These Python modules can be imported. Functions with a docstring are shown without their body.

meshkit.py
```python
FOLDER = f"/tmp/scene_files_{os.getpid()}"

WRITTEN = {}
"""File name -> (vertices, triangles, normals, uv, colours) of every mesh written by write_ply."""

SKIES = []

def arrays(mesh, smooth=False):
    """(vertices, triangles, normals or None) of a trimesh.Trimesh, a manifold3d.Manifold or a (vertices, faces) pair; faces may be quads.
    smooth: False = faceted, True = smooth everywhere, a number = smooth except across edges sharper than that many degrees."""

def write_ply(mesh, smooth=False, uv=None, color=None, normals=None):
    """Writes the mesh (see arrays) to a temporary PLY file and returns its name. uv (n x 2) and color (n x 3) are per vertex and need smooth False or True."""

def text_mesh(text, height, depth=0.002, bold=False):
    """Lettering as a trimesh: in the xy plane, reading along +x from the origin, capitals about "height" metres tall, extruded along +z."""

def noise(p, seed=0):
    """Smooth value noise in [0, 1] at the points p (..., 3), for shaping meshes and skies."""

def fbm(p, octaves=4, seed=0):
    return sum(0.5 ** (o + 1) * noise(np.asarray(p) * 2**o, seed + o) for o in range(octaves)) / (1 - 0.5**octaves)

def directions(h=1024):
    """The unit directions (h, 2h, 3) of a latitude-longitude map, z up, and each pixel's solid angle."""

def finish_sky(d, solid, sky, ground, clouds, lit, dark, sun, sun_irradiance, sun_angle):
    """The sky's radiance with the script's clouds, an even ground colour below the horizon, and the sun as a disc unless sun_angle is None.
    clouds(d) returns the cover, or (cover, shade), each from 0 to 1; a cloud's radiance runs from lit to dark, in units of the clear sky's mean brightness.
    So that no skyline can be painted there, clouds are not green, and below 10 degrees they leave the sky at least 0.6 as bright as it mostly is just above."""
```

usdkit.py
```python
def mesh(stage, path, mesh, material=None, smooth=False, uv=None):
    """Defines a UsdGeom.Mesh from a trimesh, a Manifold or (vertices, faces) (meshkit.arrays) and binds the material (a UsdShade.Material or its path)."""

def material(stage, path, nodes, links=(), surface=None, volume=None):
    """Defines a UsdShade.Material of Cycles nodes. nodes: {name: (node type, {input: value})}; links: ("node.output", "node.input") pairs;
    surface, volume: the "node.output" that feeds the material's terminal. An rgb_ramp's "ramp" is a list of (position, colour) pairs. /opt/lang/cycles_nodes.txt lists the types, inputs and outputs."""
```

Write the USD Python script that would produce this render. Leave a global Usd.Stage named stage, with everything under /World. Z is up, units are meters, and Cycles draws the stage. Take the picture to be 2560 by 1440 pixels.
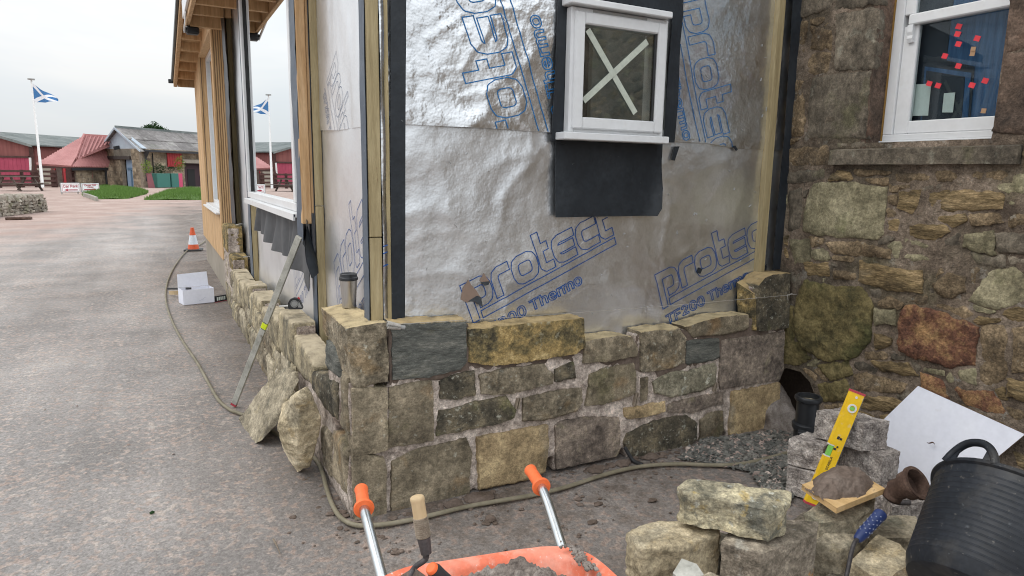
import math, random
import numpy as np, trimesh, shapely, usdkit, meshkit
from scipy.spatial import Delaunay, cKDTree
from shapely.geometry import Polygon, LineString, Point, box as sbox, MultiPolygon
from shapely import affinity
from shapely.ops import unary_union
from pxr import Usd, UsdGeom, UsdLux, UsdShade, Gf, Sdf, Vt

# ---------------------------------------------------------------- camera, sky, sun
stage = Usd.Stage.CreateInMemory()
UsdGeom.SetStageUpAxis(stage, UsdGeom.Tokens.z)
UsdGeom.SetStageMetersPerUnit(stage, 1.0)
W = UsdGeom.Xform.Define(stage, '/World')
stage.SetDefaultPrim(W.GetPrim())
EYE = np.array([-0.6847, -2.7122, 1.5])
YAW, PITCH, ROLL, FPX = 0.489909, 0.169133, 0.0161467, 1672.2
FWD = np.array([math.sin(YAW) * math.cos(PITCH), math.cos(YAW) * math.cos(PITCH), -math.sin(PITCH)])
_r = np.array([math.cos(YAW), -math.sin(YAW), 0.0])
_u = np.cross(_r, FWD)
RGT = _r * math.cos(ROLL) + _u * math.sin(ROLL)
UPV = -_r * math.sin(ROLL) + _u * math.cos(ROLL)
cam = UsdGeom.Camera.Define(stage, '/World/camera')
m4 = Gf.Matrix4d(1.0)
for i, a in enumerate((RGT, UPV, -FWD)):
    m4.SetRow(i, Gf.Vec4d(*map(float, a), 0.0))
m4.SetRow(3, Gf.Vec4d(*map(float, EYE), 1.0))
cam.AddTransformOp().Set(m4)
cam.CreateHorizontalApertureAttr(36.0)
cam.CreateVerticalApertureAttr(20.25)
cam.CreateFocalLengthAttr(FPX / 2560 * 36)
cam.CreateClippingRangeAttr(Gf.Vec2f(0.05, 5000))
cam.CreateExposureAttr(0.55)

SUN_AZ, SUN_EL = math.radians(-70), math.radians(52)       # azimuth from +y towards +x
sd = np.array([math.sin(SUN_AZ) * math.cos(SUN_EL), math.cos(SUN_AZ) * math.cos(SUN_EL), math.sin(SUN_EL)])
sun = UsdLux.DistantLight.Define(stage, '/World/sun')
sun.CreateIntensityAttr(0.22)
sun.CreateAngleAttr(28.0)
sun.CreateNormalizeAttr(True)
sun.CreateColorAttr(Gf.Vec3f(1.0, 0.96, 0.9))
zax = sd / np.linalg.norm(sd)
xax = np.cross([0, 0, 1.0], zax); xax /= np.linalg.norm(xax)
yax = np.cross(zax, xax)
ms = Gf.Matrix4d(1.0)
for i, a in enumerate((xax, yax, zax)):
    ms.SetRow(i, Gf.Vec4d(*map(float, a), 0.0))
sun.AddTransformOp().Set(ms)

CLOUD = 8.6
dome = UsdLux.DomeLight.Define(stage, '/World/sky')
dome.CreateIntensityAttr(1.0)
sky_mat = usdkit.material(stage, '/World/Looks/sky_overcast', {
    'tc': ('texture_coordinate', {}),
    'sky': ('sky_texture', {'sky_type': 'single_scattering', 'sun_disc': False, 'sun_elevation': SUN_EL, 'sun_rotation': math.atan2(sd[0], sd[1]), 'air_density': 1.0, 'aerosol_density': 1.5}),
    'sep': ('separate_xyz', {}),
    'cie': ('map_range', {'from_min': 0.0, 'from_max': 1.0, 'to_min': 0.60, 'to_max': 1.65, 'clamp': True}),
    'map': ('mapping', {'mapping_type': 'point', 'scale': (1.0, 1.0, 3.2)}),
    'n': ('noise_texture', {'scale': 1.6, 'detail': 6.0, 'roughness': 0.52, 'distortion': 0.4}),
    'tint': ('rgb_ramp', {'ramp': [(0.30, (0.78, 0.86, 0.93)), (0.46, (0.90, 0.955, 1.0)), (0.58, (0.98, 1.01, 1.03)), (0.68, (1.08, 1.08, 1.07))]}),
    'mul': ('vector_math', {'math_type': 'scale'}),
    'mul2': ('vector_math', {'math_type': 'scale', 'scale': CLOUD}),
    'mix': ('mix_color', {'fac': 0.93}),
    'bg': ('background_shader', {'strength': 0.1}),
}, [('tc.generated', 'sep.vector'), ('sep.z', 'cie.value'), ('tc.generated', 'map.vector'), ('map.vector', 'n.vector'), ('n.fac', 'tint.fac'),
    ('tint.color', 'mul.vector1'), ('cie.result', 'mul.scale'), ('mul.vector', 'mul2.vector1'), ('sky.color', 'mix.a'), ('mul2.vector', 'mix.b'), ('mix.result', 'bg.color')], surface='bg.background')
UsdShade.MaterialBindingAPI.Apply(dome.GetPrim()).Bind(sky_mat)
dome.GetPrim().SetCustomDataByKey('kind', 'structure')

# ---------------------------------------------------------------- helpers
def ray(px, py):
    return FWD + RGT * ((px - 1280) / FPX) - UPV * ((py - 720) / FPX)
def G(px, py, z=0.0):           # the point at height z
    d = ray(px, py); return EYE + d * ((z - EYE[2]) / d[2])
def PX(px, py, x):              # the point on the plane x
    d = ray(px, py); return EYE + d * ((x - EYE[0]) / d[0])
def PY(px, py, y):              # the point on the plane y
    d = ray(px, py); return EYE + d * ((y - EYE[1]) / d[1])
def PD(px, py, t):              # the point t metres away
    d = ray(px, py); return EYE + d * (t / np.linalg.norm(d))
def nrm(v):
    v = np.asarray(v, float); return v / np.linalg.norm(v)
def fb(p, scale, seed=0, oct=4):
    return meshkit.fbm(np.asarray(p, float) * scale + 37.1, oct, seed) - 0.5

used = {}
def numbered(path):
    n = used.get(path, -1) + 1
    used[path] = n
    return path if n == 0 else '%s_%03d' % (path, n)
def data(p, **k):
    for a, b in k.items():
        if b: p.SetCustomDataByKey(a, b)
    return p
def thing(name, label, category, group=None, kind=None):
    x = UsdGeom.Xform.Define(stage, numbered('/World/' + name))
    return data(x.GetPrim(), label=label, category=category, group=group, kind=kind)
def cat(meshes):
    return trimesh.util.concatenate([m for m in meshes if m is not None])
def obj(name, mesh, material, parent=None, smooth=False, label=None, kind=None, category=None, group=None):
    if isinstance(mesh, list): mesh = cat(mesh)
    root = str(parent.GetPath()) if parent is not None else '/World'
    p = usdkit.mesh(stage, numbered(root + '/' + name), mesh, material, smooth).GetPrim()
    return data(p, label=label, kind=kind, category=category, group=group)

def box(x0, x1, y0, y1, z0, z1, bev=0.0):
    if bev:
        pts = []
        for sx, sy, sz in np.ndindex(2, 2, 2):
            c = np.array([(x0, x1)[sx], (y0, y1)[sy], (z0, z1)[sz]]); s = np.array([1 - 2 * sx, 1 - 2 * sy, 1 - 2 * sz]) * bev
            for k in range(3):
                q = c + s; q[k] = c[k]; pts.append(q)
        return trimesh.convex.convex_hull(np.array(pts))
    m = trimesh.creation.box([x1 - x0, y1 - y0, z1 - z0]); m.apply_translation([(x0 + x1) / 2, (y0 + y1) / 2, (z0 + z1) / 2]); return m
def obox(a, b, w, h, side=None, bev=0.0):
    """A bar from a to b: width w along `side`, height h along the third direction."""
    a, b = np.asarray(a, float), np.asarray(b, float); L = np.linalg.norm(b - a); d = (b - a) / L
    side = np.array([0, 0, 1.0]) if side is None else np.asarray(side, float)
    if abs(side @ d) > .98: side = np.array([1.0, 0, 0])
    s = nrm(side - d * (side @ d)); t = np.cross(d, s)
    m = box(-w / 2, w / 2, -h / 2, h / 2, 0, L, bev)
    T = np.eye(4); T[:3, 0] = s; T[:3, 1] = t; T[:3, 2] = d; T[:3, 3] = a
    m.apply_transform(T); return m
def frame_T(origin, zdir, xdir=None):
    z = nrm(zdir); x = np.array([1.0, 0, 0]) if xdir is None else np.asarray(xdir, float)
    if abs(x @ z) > .98: x = np.array([0, 1.0, 0])
    x = nrm(x - z * (x @ z)); y = np.cross(z, x)
    T = np.eye(4); T[:3, 0] = x; T[:3, 1] = y; T[:3, 2] = z; T[:3, 3] = origin
    return T
def lathe(profile, T=None, n=28):
    m = trimesh.creation.revolve(np.asarray(profile, float), sections=n)
    if T is not None: m.apply_transform(T)
    return m
def cyl(a, b, r, n=16, r2=None):
    L = np.linalg.norm(np.asarray(b, float) - a)
    return lathe([(0, 0), (r, 0), (r if r2 is None else r2, L), (0, L)], frame_T(np.asarray(a, float), np.asarray(b, float) - a), n)
def spline(pts, n=12):
    P = np.asarray(pts, float); P = np.vstack([2 * P[0] - P[1], P, 2 * P[-1] - P[-2]]); out = []
    for i in range(1, len(P) - 2):
        for t in np.linspace(0, 1, n, endpoint=False):
            a, b, c, d = P[i - 1:i + 3]
            out.append(.5 * (2 * b + (c - a) * t + (2 * a - 5 * b + 4 * c - d) * t * t + (3 * b - 3 * c + d - a) * t ** 3))
    out.append(P[-2]); return np.array(out)
def tube(pts, r, n=10):
    P = np.asarray(pts, float); r = np.broadcast_to(r, len(P)); V, F = [], []
    T = np.gradient(P, axis=0); up = np.array([0, 0, 1.0])
    for i, p in enumerate(P):
        t = nrm(T[i]); s = np.cross(up, t)
        s = nrm(s) if np.linalg.norm(s) > .05 else nrm(np.cross([1.0, 0, 0], t)); w = np.cross(t, s)
        a = np.arange(n) * 2 * np.pi / n
        V.append(p + r[i] * (np.cos(a)[:, None] * s + np.sin(a)[:, None] * w))
    for i in range(len(P) - 1):
        for k in range(n):
            a, b = i * n + k, i * n + (k + 1) % n
            F += [[a, b, b + n], [a, b + n, a + n]]
    V = np.vstack(V); c0, c1 = len(V), len(V) + 1
    V = np.vstack([V, P[0], P[-1]])
    for k in range(n):
        F += [[c0, (k + 1) % n, k], [c1, (len(P) - 1) * n + k, (len(P) - 1) * n + (k + 1) % n]]
    return trimesh.Trimesh(V, F, process=False)
def densify(ring, step):
    P = np.asarray(ring, float); out = []
    if np.allclose(P[0], P[-1]): P = P[:-1]
    for a, b in zip(P, np.roll(P, -1, 0)):
        k = max(1, int(np.ceil(np.linalg.norm(b - a) / step)))
        out += [a + (b - a) * t for t in np.arange(k) / k]
    return np.array(out)
def tri_poly(poly, step, seed=0):
    """(points, triangles, rings) of a 2-D polygon filled with a jittered grid."""
    rng = np.random.default_rng(seed); rings = [densify(r.coords, step) for r in [poly.exterior, *poly.interiors]]
    B = np.vstack(rings); x0, y0, x1, y1 = poly.bounds
    gx, gy = np.meshgrid(np.arange(x0 + step / 2, x1, step), np.arange(y0 + step / 2, y1, step)); g = np.stack([gx.ravel(), gy.ravel()], 1)
    if len(g):
        g += rng.uniform(-.3, .3, g.shape) * step
        inner = poly.buffer(-.55 * step)
        g = g[shapely.contains_xy(inner, g[:, 0], g[:, 1])]
    pts = np.vstack([B, g]) if len(g) else B
    t = Delaunay(pts).simplices; c = pts[t].mean(1)
    t = t[shapely.contains_xy(poly, c[:, 0], c[:, 1])]
    e1, e2 = pts[t[:, 1]] - pts[t[:, 0]], pts[t[:, 2]] - pts[t[:, 0]]
    cr = e1[:, 0] * e2[:, 1] - e1[:, 1] * e2[:, 0]
    t = t[np.abs(cr) > 1e-10]; cr = cr[np.abs(cr) > 1e-10]
    t[cr < 0] = t[cr < 0][:, ::-1]
    return pts, t, rings
def polys(g):
    if g.is_empty: return []
    return [q for q in getattr(g, 'geoms', [g]) if q.geom_type == 'Polygon' and q.area > 1e-7]
def earcut(poly):
    v, f = trimesh.creation.triangulate_polygon(poly, engine='earcut'); f = np.array(f); v = np.array(v)
    e1, e2 = v[f[:, 1]] - v[f[:, 0]], v[f[:, 2]] - v[f[:, 0]]; cr = e1[:, 0] * e2[:, 1] - e1[:, 1] * e2[:, 0]
    f[cr < 0] = f[cr < 0][:, ::-1]; return v, f
def prism(poly, d, to3):
    """A flat shape d thick; to3(uv, h) gives the place."""
    v, f = earcut(poly); n = len(v)
    V = np.vstack([to3(v, np.full(n, d)), to3(v, np.zeros(n))]); F = [f, f[:, ::-1] + n]; base = 2 * n; ex = []
    for r in [poly.exterior, *poly.interiors]:
        P = np.array(r.coords)[:-1]
        if (r is poly.exterior) != r.is_ccw: P = P[::-1]
        k = len(P); ex.append(np.vstack([to3(P, np.full(k, d)), to3(P, np.zeros(k))]))
        i = np.arange(k); j = (i + 1) % k
        F.append(np.vstack([np.stack([i + base, i + base + k, j + base + k], 1), np.stack([i + base, j + base + k, j + base], 1)])); base += 2 * k
    return trimesh.Trimesh(np.vstack([V, *ex]), np.vstack(F), process=False)

def stone(poly, depth, to3, seed=0, step=.016, rnd=.016, rough=.006, edge=.004, proud=0.0, strat=1.0, top_rough=.008, freq=7.0, face=None, facets=0.0):
    """One dressed or rubble stone: outline in wall coordinates, rounded broken arris, uneven face, rough sides and back.
    to3(uv, h): h metres out of the wall's face."""
    rng = np.random.default_rng(seed)
    ring = densify(poly.exterior.coords, step * .8)
    off = np.array([seed * 3.17, seed * 1.31])
    nx = fb(np.c_[ring + off, np.full(len(ring), .3)], 28, 1, 3); ny = fb(np.c_[ring + off, np.full(len(ring), 7.3)], 28, 2, 3)
    ring = ring + np.stack([nx, ny], 1) * edge * 4
    poly = Polygon(ring).buffer(0)
    poly = max(polys(poly), key=lambda q: q.area)
    pts, tris, rings = tri_poly(poly, step, seed); n = len(pts); k = len(rings[0]); R = pts[:k]
    d = cKDTree(R).query(pts)[0]
    e = np.clip(1 - d / rnd, 0, 1)
    q = np.c_[pts * [1, strat] + off, np.full(n, .5)]
    h = proud - rnd * .75 * e ** 2 + rough * 2.2 * fb(q, freq, 3, 4) + rough * 1.2 * fb(q, freq * 4, 4, 3)
    if facets:
        c0 = pts.mean(0); ext_ = np.ptp(pts, axis=0); hf = np.full(n, 9.0)
        for _ in range(9):
            cc_ = c0 + rng.uniform(-.5, .5, 2) * ext_; hf = np.minimum(hf, rng.uniform(0, .8) * facets + (pts - cc_) @ rng.normal(0, .085 * facets / .007, 2))
        h = h + (np.clip(hf, -1.3 * facets, facets) + .6 * facets) * (1 - e * .6)
    V = [to3(pts, h)]; F = [tris]; base = n
    ccw = Polygon(R).exterior.is_ccw
    nr = np.roll(R, -1, 0) - np.roll(R, 1, 0); nr = np.stack([nr[:, 1], -nr[:, 0]], 1) / (np.linalg.norm(nr, axis=1)[:, None] + 1e-9)
    if not ccw: nr = -nr
    prev, prev_n = np.arange(k), k
    levels = [.12, .3, .5, .72, 1.0]
    for j, l in enumerate(levels):
        w = fb(np.c_[R + off, np.full(k, l * depth)] * [1, 1, 2.0], 16, 5, 3) * 2
        P = R + nr * (w[:, None] * top_rough + .003 * (1 - l))
        V.append(to3(P, np.full(k, h[:k].mean() if False else 0.0) + h[:k] * (1 - l) - depth * l))
        cur = base + np.arange(k); nxt = np.roll(np.arange(k), -1)
        a, b, c, dd = prev, prev[nxt], cur[nxt], cur
        q1 = np.stack([a, c, b], 1), np.stack([a, dd, c], 1)
        if not ccw: q1 = [x[:, ::-1] for x in q1]
        F += list(q1); prev = cur; base += k
    v2, f2 = earcut(Polygon(P).buffer(0)) if Polygon(P).is_valid else (None, None)
    if v2 is not None:
        V.append(to3(v2, np.full(len(v2), -depth))); F.append(f2[:, ::-1] + base)
    m = trimesh.Trimesh(np.vstack(V), np.vstack(F), process=False)
    return m
def fixed(m, outward_from=None):
    m = trimesh.Trimesh(m.vertices, m.faces, process=True); trimesh.repair.fix_normals(m); return m
def refine(v, f, step, most=14):
    v, f = np.asarray(v, float), np.asarray(f, int)
    for _ in range(most):
        e = np.sort(np.stack([f[:, [0, 1]], f[:, [1, 2]], f[:, [2, 0]]], 1), 2); u, inv = np.unique(e.reshape(-1, 2), axis=0, return_inverse=True); inv = inv.reshape(-1, 3)
        long = np.linalg.norm(v[u[:, 0]] - v[u[:, 1]], axis=1) > step
        if not long.any(): break
        mid = np.full(len(u), -1); mid[long] = len(v) + np.arange(long.sum()); v = np.vstack([v, (v[u[long, 0]] + v[u[long, 1]]) / 2])
        m = mid[inv]; k = (m >= 0).sum(1); out = [f[k == 0]]
        for want in (1, 2, 3):
            q, mm = f[k == want].copy(), m[k == want].copy()
            if not len(q): continue
            for _r in range(3):
                bad = (mm[:, 0] < 0) if want == 1 else (mm[:, 2] >= 0) if want == 2 else np.zeros(len(q), bool)
                q[bad], mm[bad] = np.roll(q[bad], -1, 1), np.roll(mm[bad], -1, 1)
            a, b, c = q.T; ab, bc, ca = mm.T
            if want == 1: out += [np.stack([a, ab, c], 1), np.stack([ab, b, c], 1)]
            elif want == 2: out += [np.stack([a, ab, c], 1), np.stack([ab, b, bc], 1), np.stack([ab, bc, c], 1)]
            else: out += [np.stack([a, ab, ca], 1), np.stack([ab, b, bc], 1), np.stack([bc, c, ca], 1), np.stack([ab, bc, ca], 1)]
        f = np.vstack(out)
    return v, f
def rock(points, step=.02, amp=.012, seed=0, freq=6.0, strat=(1, 1, 1), sharp=.5):
    """A broken block: the hull of the given corners, worked over with uneven faces and chipped arrises."""
    h = trimesh.convex.convex_hull(np.asarray(points, float))
    v, f = refine(h.vertices, h.faces, step)
    m = trimesh.Trimesh(v, f, process=True); m.merge_vertices()
    V = np.array(m.vertices); N = np.array(m.vertex_normals); S = np.asarray(strat, float); o = np.array([seed * 5.1, seed * 2.3, seed * .7])
    s = trimesh.smoothing.filter_laplacian(m.copy(), lamb=.5, iterations=3, volume_constraint=False)
    V = V * sharp + np.array(s.vertices) * (1 - sharp)
    for k, (fr, a) in enumerate(((freq, 1.6), (freq * 2.7, .8), (freq * 7, .4))):
        V = V + N * (fb(V * S + o, fr, 11 + k, 3) * 2 * a * amp)[:, None]
    m.vertices = V; return m

# ---------------------------------------------------------------- materials
LOOK = {}
def mat(name, cols, scale=5.0, rough=.85, bump=.5, bscale=55.0, bdist=.006, fine=.3, fscale=None, spots=(), stretch=(1, 1, 1), metallic=0.0, spec=.3, rand=0.0, detail=8.0, lo=.32, hi=.68, coat=0.0, bdetail=6.0, distort=0.0, rvar=0.0, bump2=None):
    """A procedural surface: large mottling from the colours, finer grain, patches of other colours (lichen, moss, dust), fine relief."""
    nd, ln = {}, []
    rgh = .62
    for pre, kk in (('stone_pale', .86), ('stone_loaf', .92), ('stone_cut', .90), ('stone_left', 1.0), ('stone_', .94), ('house_', 1.0), ('mortar_old', .92), ('mortar_new', 1.3), ('block', 1.3)):
        if name.startswith(pre) and rgh == .62:
            cols = [tuple(x * kk * (.74 if i == 0 else 1.18 if i == len(cols) - 1 else 1.0) for x in c) for i, c in enumerate(cols)]; rand = rand or .13; spots = [(tuple(x * kk for x in c), *o) for c, *o in spots]; rgh = .72; fine = max(fine, .34); bump *= 1.25; lo, hi = .36, .64
    nd['geo'] = ('geometry', {}); nd['map'] = ('mapping', {'mapping_type': 'point', 'scale': stretch}); ln.append(('geo.position', 'map.vector'))
    nd['n1'] = ('noise_texture', {'scale': scale, 'detail': detail, 'roughness': rgh, 'distortion': distort}); ln.append(('map.vector', 'n1.vector'))
    k = len(cols)
    nd['r1'] = ('rgb_ramp', {'ramp': [(lo + (hi - lo) * i / max(1, k - 1), c) for i, c in enumerate(cols)]}); ln.append(('n1.fac', 'r1.fac'))
    cur = 'r1.color'
    for i, (c, sc, a, b, amt) in enumerate(spots):
        nd['sm%d' % i] = ('mapping', {'mapping_type': 'point', 'location': (i * 3.7 + 1.1, i * 1.9, 5.3 * i), 'scale': stretch}); ln.append(('geo.position', 'sm%d.vector' % i))
        nd['sn%d' % i] = ('noise_texture', {'scale': sc, 'detail': 5.0, 'roughness': .6}); ln.append(('sm%d.vector' % i, 'sn%d.vector' % i))
        nd['sr%d' % i] = ('map_range', {'from_min': a, 'from_max': b, 'to_min': 0.0, 'to_max': amt, 'clamp': True}); ln.append(('sn%d.fac' % i, 'sr%d.value' % i))
        nd['sx%d' % i] = ('mix_color', {'b': c}); ln += [('sr%d.result' % i, 'sx%d.fac' % i), (cur, 'sx%d.a' % i)]
        cur = 'sx%d.result' % i
    nd['n2'] = ('noise_texture', {'scale': fscale or scale * 9, 'detail': 5.0, 'roughness': .65}); ln.append(('map.vector', 'n2.vector'))
    nd['f2'] = ('map_range', {'from_min': .3, 'from_max': .7, 'to_min': 1 - fine, 'to_max': 1 + fine, 'clamp': False}); ln.append(('n2.fac', 'f2.value'))
    nd['mul'] = ('vector_math', {'math_type': 'scale'}); ln += [(cur, 'mul.vector1'), ('f2.result', 'mul.scale')]
    cur = 'mul.vector'
    if rgh != .62:
        nd['n3'] = ('noise_texture', {'scale': 130.0 if 'house' not in name else 90.0, 'detail': 4.0, 'roughness': .75}); nd['f3'] = ('map_range', {'from_min': .3, 'from_max': .7, 'to_min': .62, 'to_max': 1.38}); nd['mul3'] = ('vector_math', {'math_type': 'scale'})
        ln += [('map.vector', 'n3.vector'), ('n3.fac', 'f3.value'), (cur, 'mul3.vector1'), ('f3.result', 'mul3.scale')]; cur = 'mul3.vector'; bump2 = bump2 or (120, .7, .006)
        nd['n4'] = ('noise_texture', {'scale': 24.0, 'detail': 5.0, 'roughness': .7}); nd['f4'] = ('map_range', {'from_min': .35, 'from_max': .65, 'to_min': .80, 'to_max': 1.20}); nd['mul4'] = ('vector_math', {'math_type': 'scale'})
        ln += [('map.vector', 'n4.vector'), ('n4.fac', 'f4.value'), (cur, 'mul4.vector1'), ('f4.result', 'mul4.scale')]; cur = 'mul4.vector'
    if rand:
        nd['oi'] = ('object_info', {}); nd['rr'] = ('map_range', {'from_min': 0.0, 'from_max': 1.0, 'to_min': 1 - rand, 'to_max': 1 + rand}); ln.append(('oi.random', 'rr.value'))
        nd['mulr'] = ('vector_math', {'math_type': 'scale'}); ln += [(cur, 'mulr.vector1'), ('rr.result', 'mulr.scale')]; cur = 'mulr.vector'
    nd['p'] = ('principled_bsdf', {'roughness': rough, 'metallic': metallic, 'specular_ior_level': spec, 'coat_weight': coat}); ln.append((cur, 'p.base_color'))
    if rvar:
        nd['rv'] = ('map_range', {'from_min': .3, 'from_max': .7, 'to_min': rough - rvar, 'to_max': rough + rvar}); ln += [('n1.fac', 'rv.value'), ('rv.result', 'p.roughness')]
    if bump:
        nd['bn'] = ('noise_texture', {'scale': bscale, 'detail': bdetail, 'roughness': .6}); nd['bp'] = ('bump', {'strength': bump, 'distance': bdist}); ln += [('map.vector', 'bn.vector'), ('bn.fac', 'bp.height'), ('bp.normal', 'p.normal')]
        if bump2:
            nd['bn2'] = ('noise_texture', {'scale': bump2[0], 'detail': 4.0, 'roughness': .5}); nd['bp2'] = ('bump', {'strength': bump2[1], 'distance': bump2[2]}); ln += [('geo.position', 'bn2.vector'), ('bn2.fac', 'bp2.height'), ('bp2.normal', 'bp.normal')]
    LOOK[name] = usdkit.material(stage, '/World/Looks/' + name, nd, ln, surface='p.BSDF')
    return LOOK[name]
def plain(name, c, rough=.5, metallic=0.0, spec=.5, coat=0.0, bump=0.0, bscale=80.0, fine=.06, bdist=.002, fscale=40.0):
    return mat(name, [tuple(x * .95 for x in c), tuple(x * 1.05 for x in c)], 9.0, rough, bump, bscale, bdist, fine, fscale, metallic=metallic, spec=spec, coat=coat)

LICH, MOSS, DARK = (.42, .41, .34), (.12, .13, .035), (.035, .034, .028)
mat('stone_slate', [(.065, .066, .058), (.10, .102, .09), (.145, .14, .12)], 5, .8, .35, 40, .004, .22, spots=[((.19, .17, .10), 3, .58, .72, .5), (LICH, 60, .66, .70, .6)], stretch=(1, 1, 5))
mat('stone_ochre', [(.07, .06, .04), (.16, .125, .06), (.30, .21, .085), (.36, .27, .13)], 6, .9, .8, 45, .008, .35, spots=[((.33, .31, .22), 22, .60, .68, .6), (DARK, 9, .56, .66, .7)])
mat('stone_olive', [(.125, .10, .068), (.198, .163, .112), (.28, .23, .16)], 5, .9, .5, 50, .006, .25, spots=[((.13, .125, .05), 3.5, .56, .68, .4), (LICH, 35, .64, .69, .5), ((.24, .14, .06), 5, .57, .68, .5)])
mat('stone_grey', [(.12, .098, .068), (.20, .165, .115), (.28, .235, .17)], 6, .9, .7, 45, .008, .3, spots=[((.24, .155, .07), 5, .56, .66, .5), (LICH, 30, .62, .68, .5), (DARK, 12, .60, .68, .5)])
mat('stone_dark', [(.045, .04, .03), (.10, .085, .06), (.19, .155, .10)], 8, .9, .9, 45, .009, .35, spots=[(LICH, 40, .60, .66, .65), (MOSS, 6, .58, .7, .4)])
mat('stone_tan', [(.25, .185, .105), (.355, .26, .145), (.44, .335, .19)], 5, .9, .55, 45, .006, .16, spots=[((.22, .20, .16), 4, .56, .68, .6)])
mat('stone_lilac', [(.145, .115, .095), (.225, .18, .145), (.31, .25, .195)], 6, .9, .8, 45, .008, .25, spots=[((.30, .26, .16), 9, .58, .68, .6), (DARK, 14, .62, .7, .5)])
mat('stone_lichen', [(.13, .115, .08), (.21, .19, .135), (.29, .26, .19)], 8, .9, .8, 45, .008, .3, spots=[((.48, .47, .39), 11, .60, .63, .85), (DARK, 16, .58, .66, .5)])
mat('stone_pale', [(.34, .275, .175), (.465, .385, .255), (.57, .485, .345)], 5, .9, .6, 40, .007, .16, spots=[((.26, .235, .18), 6, .56, .68, .5), ((.40, .27, .10), 9, .58, .70, .5)], bump2=(14, .5, .02))
mat('stone_pale_grey', [(.24, .205, .15), (.35, .30, .215), (.46, .395, .29)], 5, .9, .6, 40, .007, .2, spots=[((.12, .12, .09), 7, .56, .66, .65), ((.33, .26, .13), 9, .60, .70, .5)], bump2=(14, .5, .02))
mat('stone_loaf', [(.16, .15, .11), (.33, .29, .20), (.47, .41, .27)], 7, .9, .8, 40, .008, .25, spots=[((.10, .10, .085), 10, .54, .62, .75), ((.36, .25, .07), 12, .60, .68, .6), ((.45, .45, .40), 26, .62, .67, .6)])
mat('stone_cut', [(.16, .135, .10), (.24, .20, .155), (.30, .26, .20)], 6, .9, .5, 50, .006, .25, spots=[((.26, .12, .07), 3.5, .60, .68, .6), ((.38, .36, .31), 10, .60, .66, .6), ((.46, .21, .04), 8, .66, .69, .8)])
mat('stone_left', [(.15, .13, .095), (.28, .235, .155), (.40, .335, .22)], 7, .9, .9, 30, .01, .3, spots=[((.11, .105, .085), 7, .55, .64, .65), ((.38, .34, .30), 16, .60, .68, .6)], stretch=(1, 1, .6), rand=.18)
mat('house_moss', [(.075, .065, .03), (.145, .115, .05), (.20, .16, .075)], 4, .95, .9, 30, .012, .3, spots=[((.045, .05, .018), 3, .52, .66, .7)], bump2=(9, .6, .03))
mat('house_yellow', [(.11, .078, .04), (.185, .132, .066), (.27, .195, .105)], 6, .95, .9, 40, .01, .3, stretch=(1, .6, 2.2), spots=[((.08, .07, .05), 6, .56, .66, .6)], rand=.2)
mat('house_red', [(.085, .042, .03), (.14, .065, .04), (.24, .14, .065)], 9, .95, .9, 40, .01, .3, spots=[((.27, .17, .08), 14, .58, .64, .6)])
mat('house_jamb', [(.06, .045, .036), (.10, .07, .052), (.145, .10, .075)], 4, .95, .6, 40, .006, .25, spots=[((.15, .08, .05), 3, .56, .68, .6)])
mat('house_pale', [(.15, .13, .08), (.21, .185, .115), (.27, .24, .155)], 4, .95, .6, 40, .006, .22, spots=[((.12, .13, .05), 4, .56, .68, .5), ((.10, .085, .06), 18, .62, .68, .6)])
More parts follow.
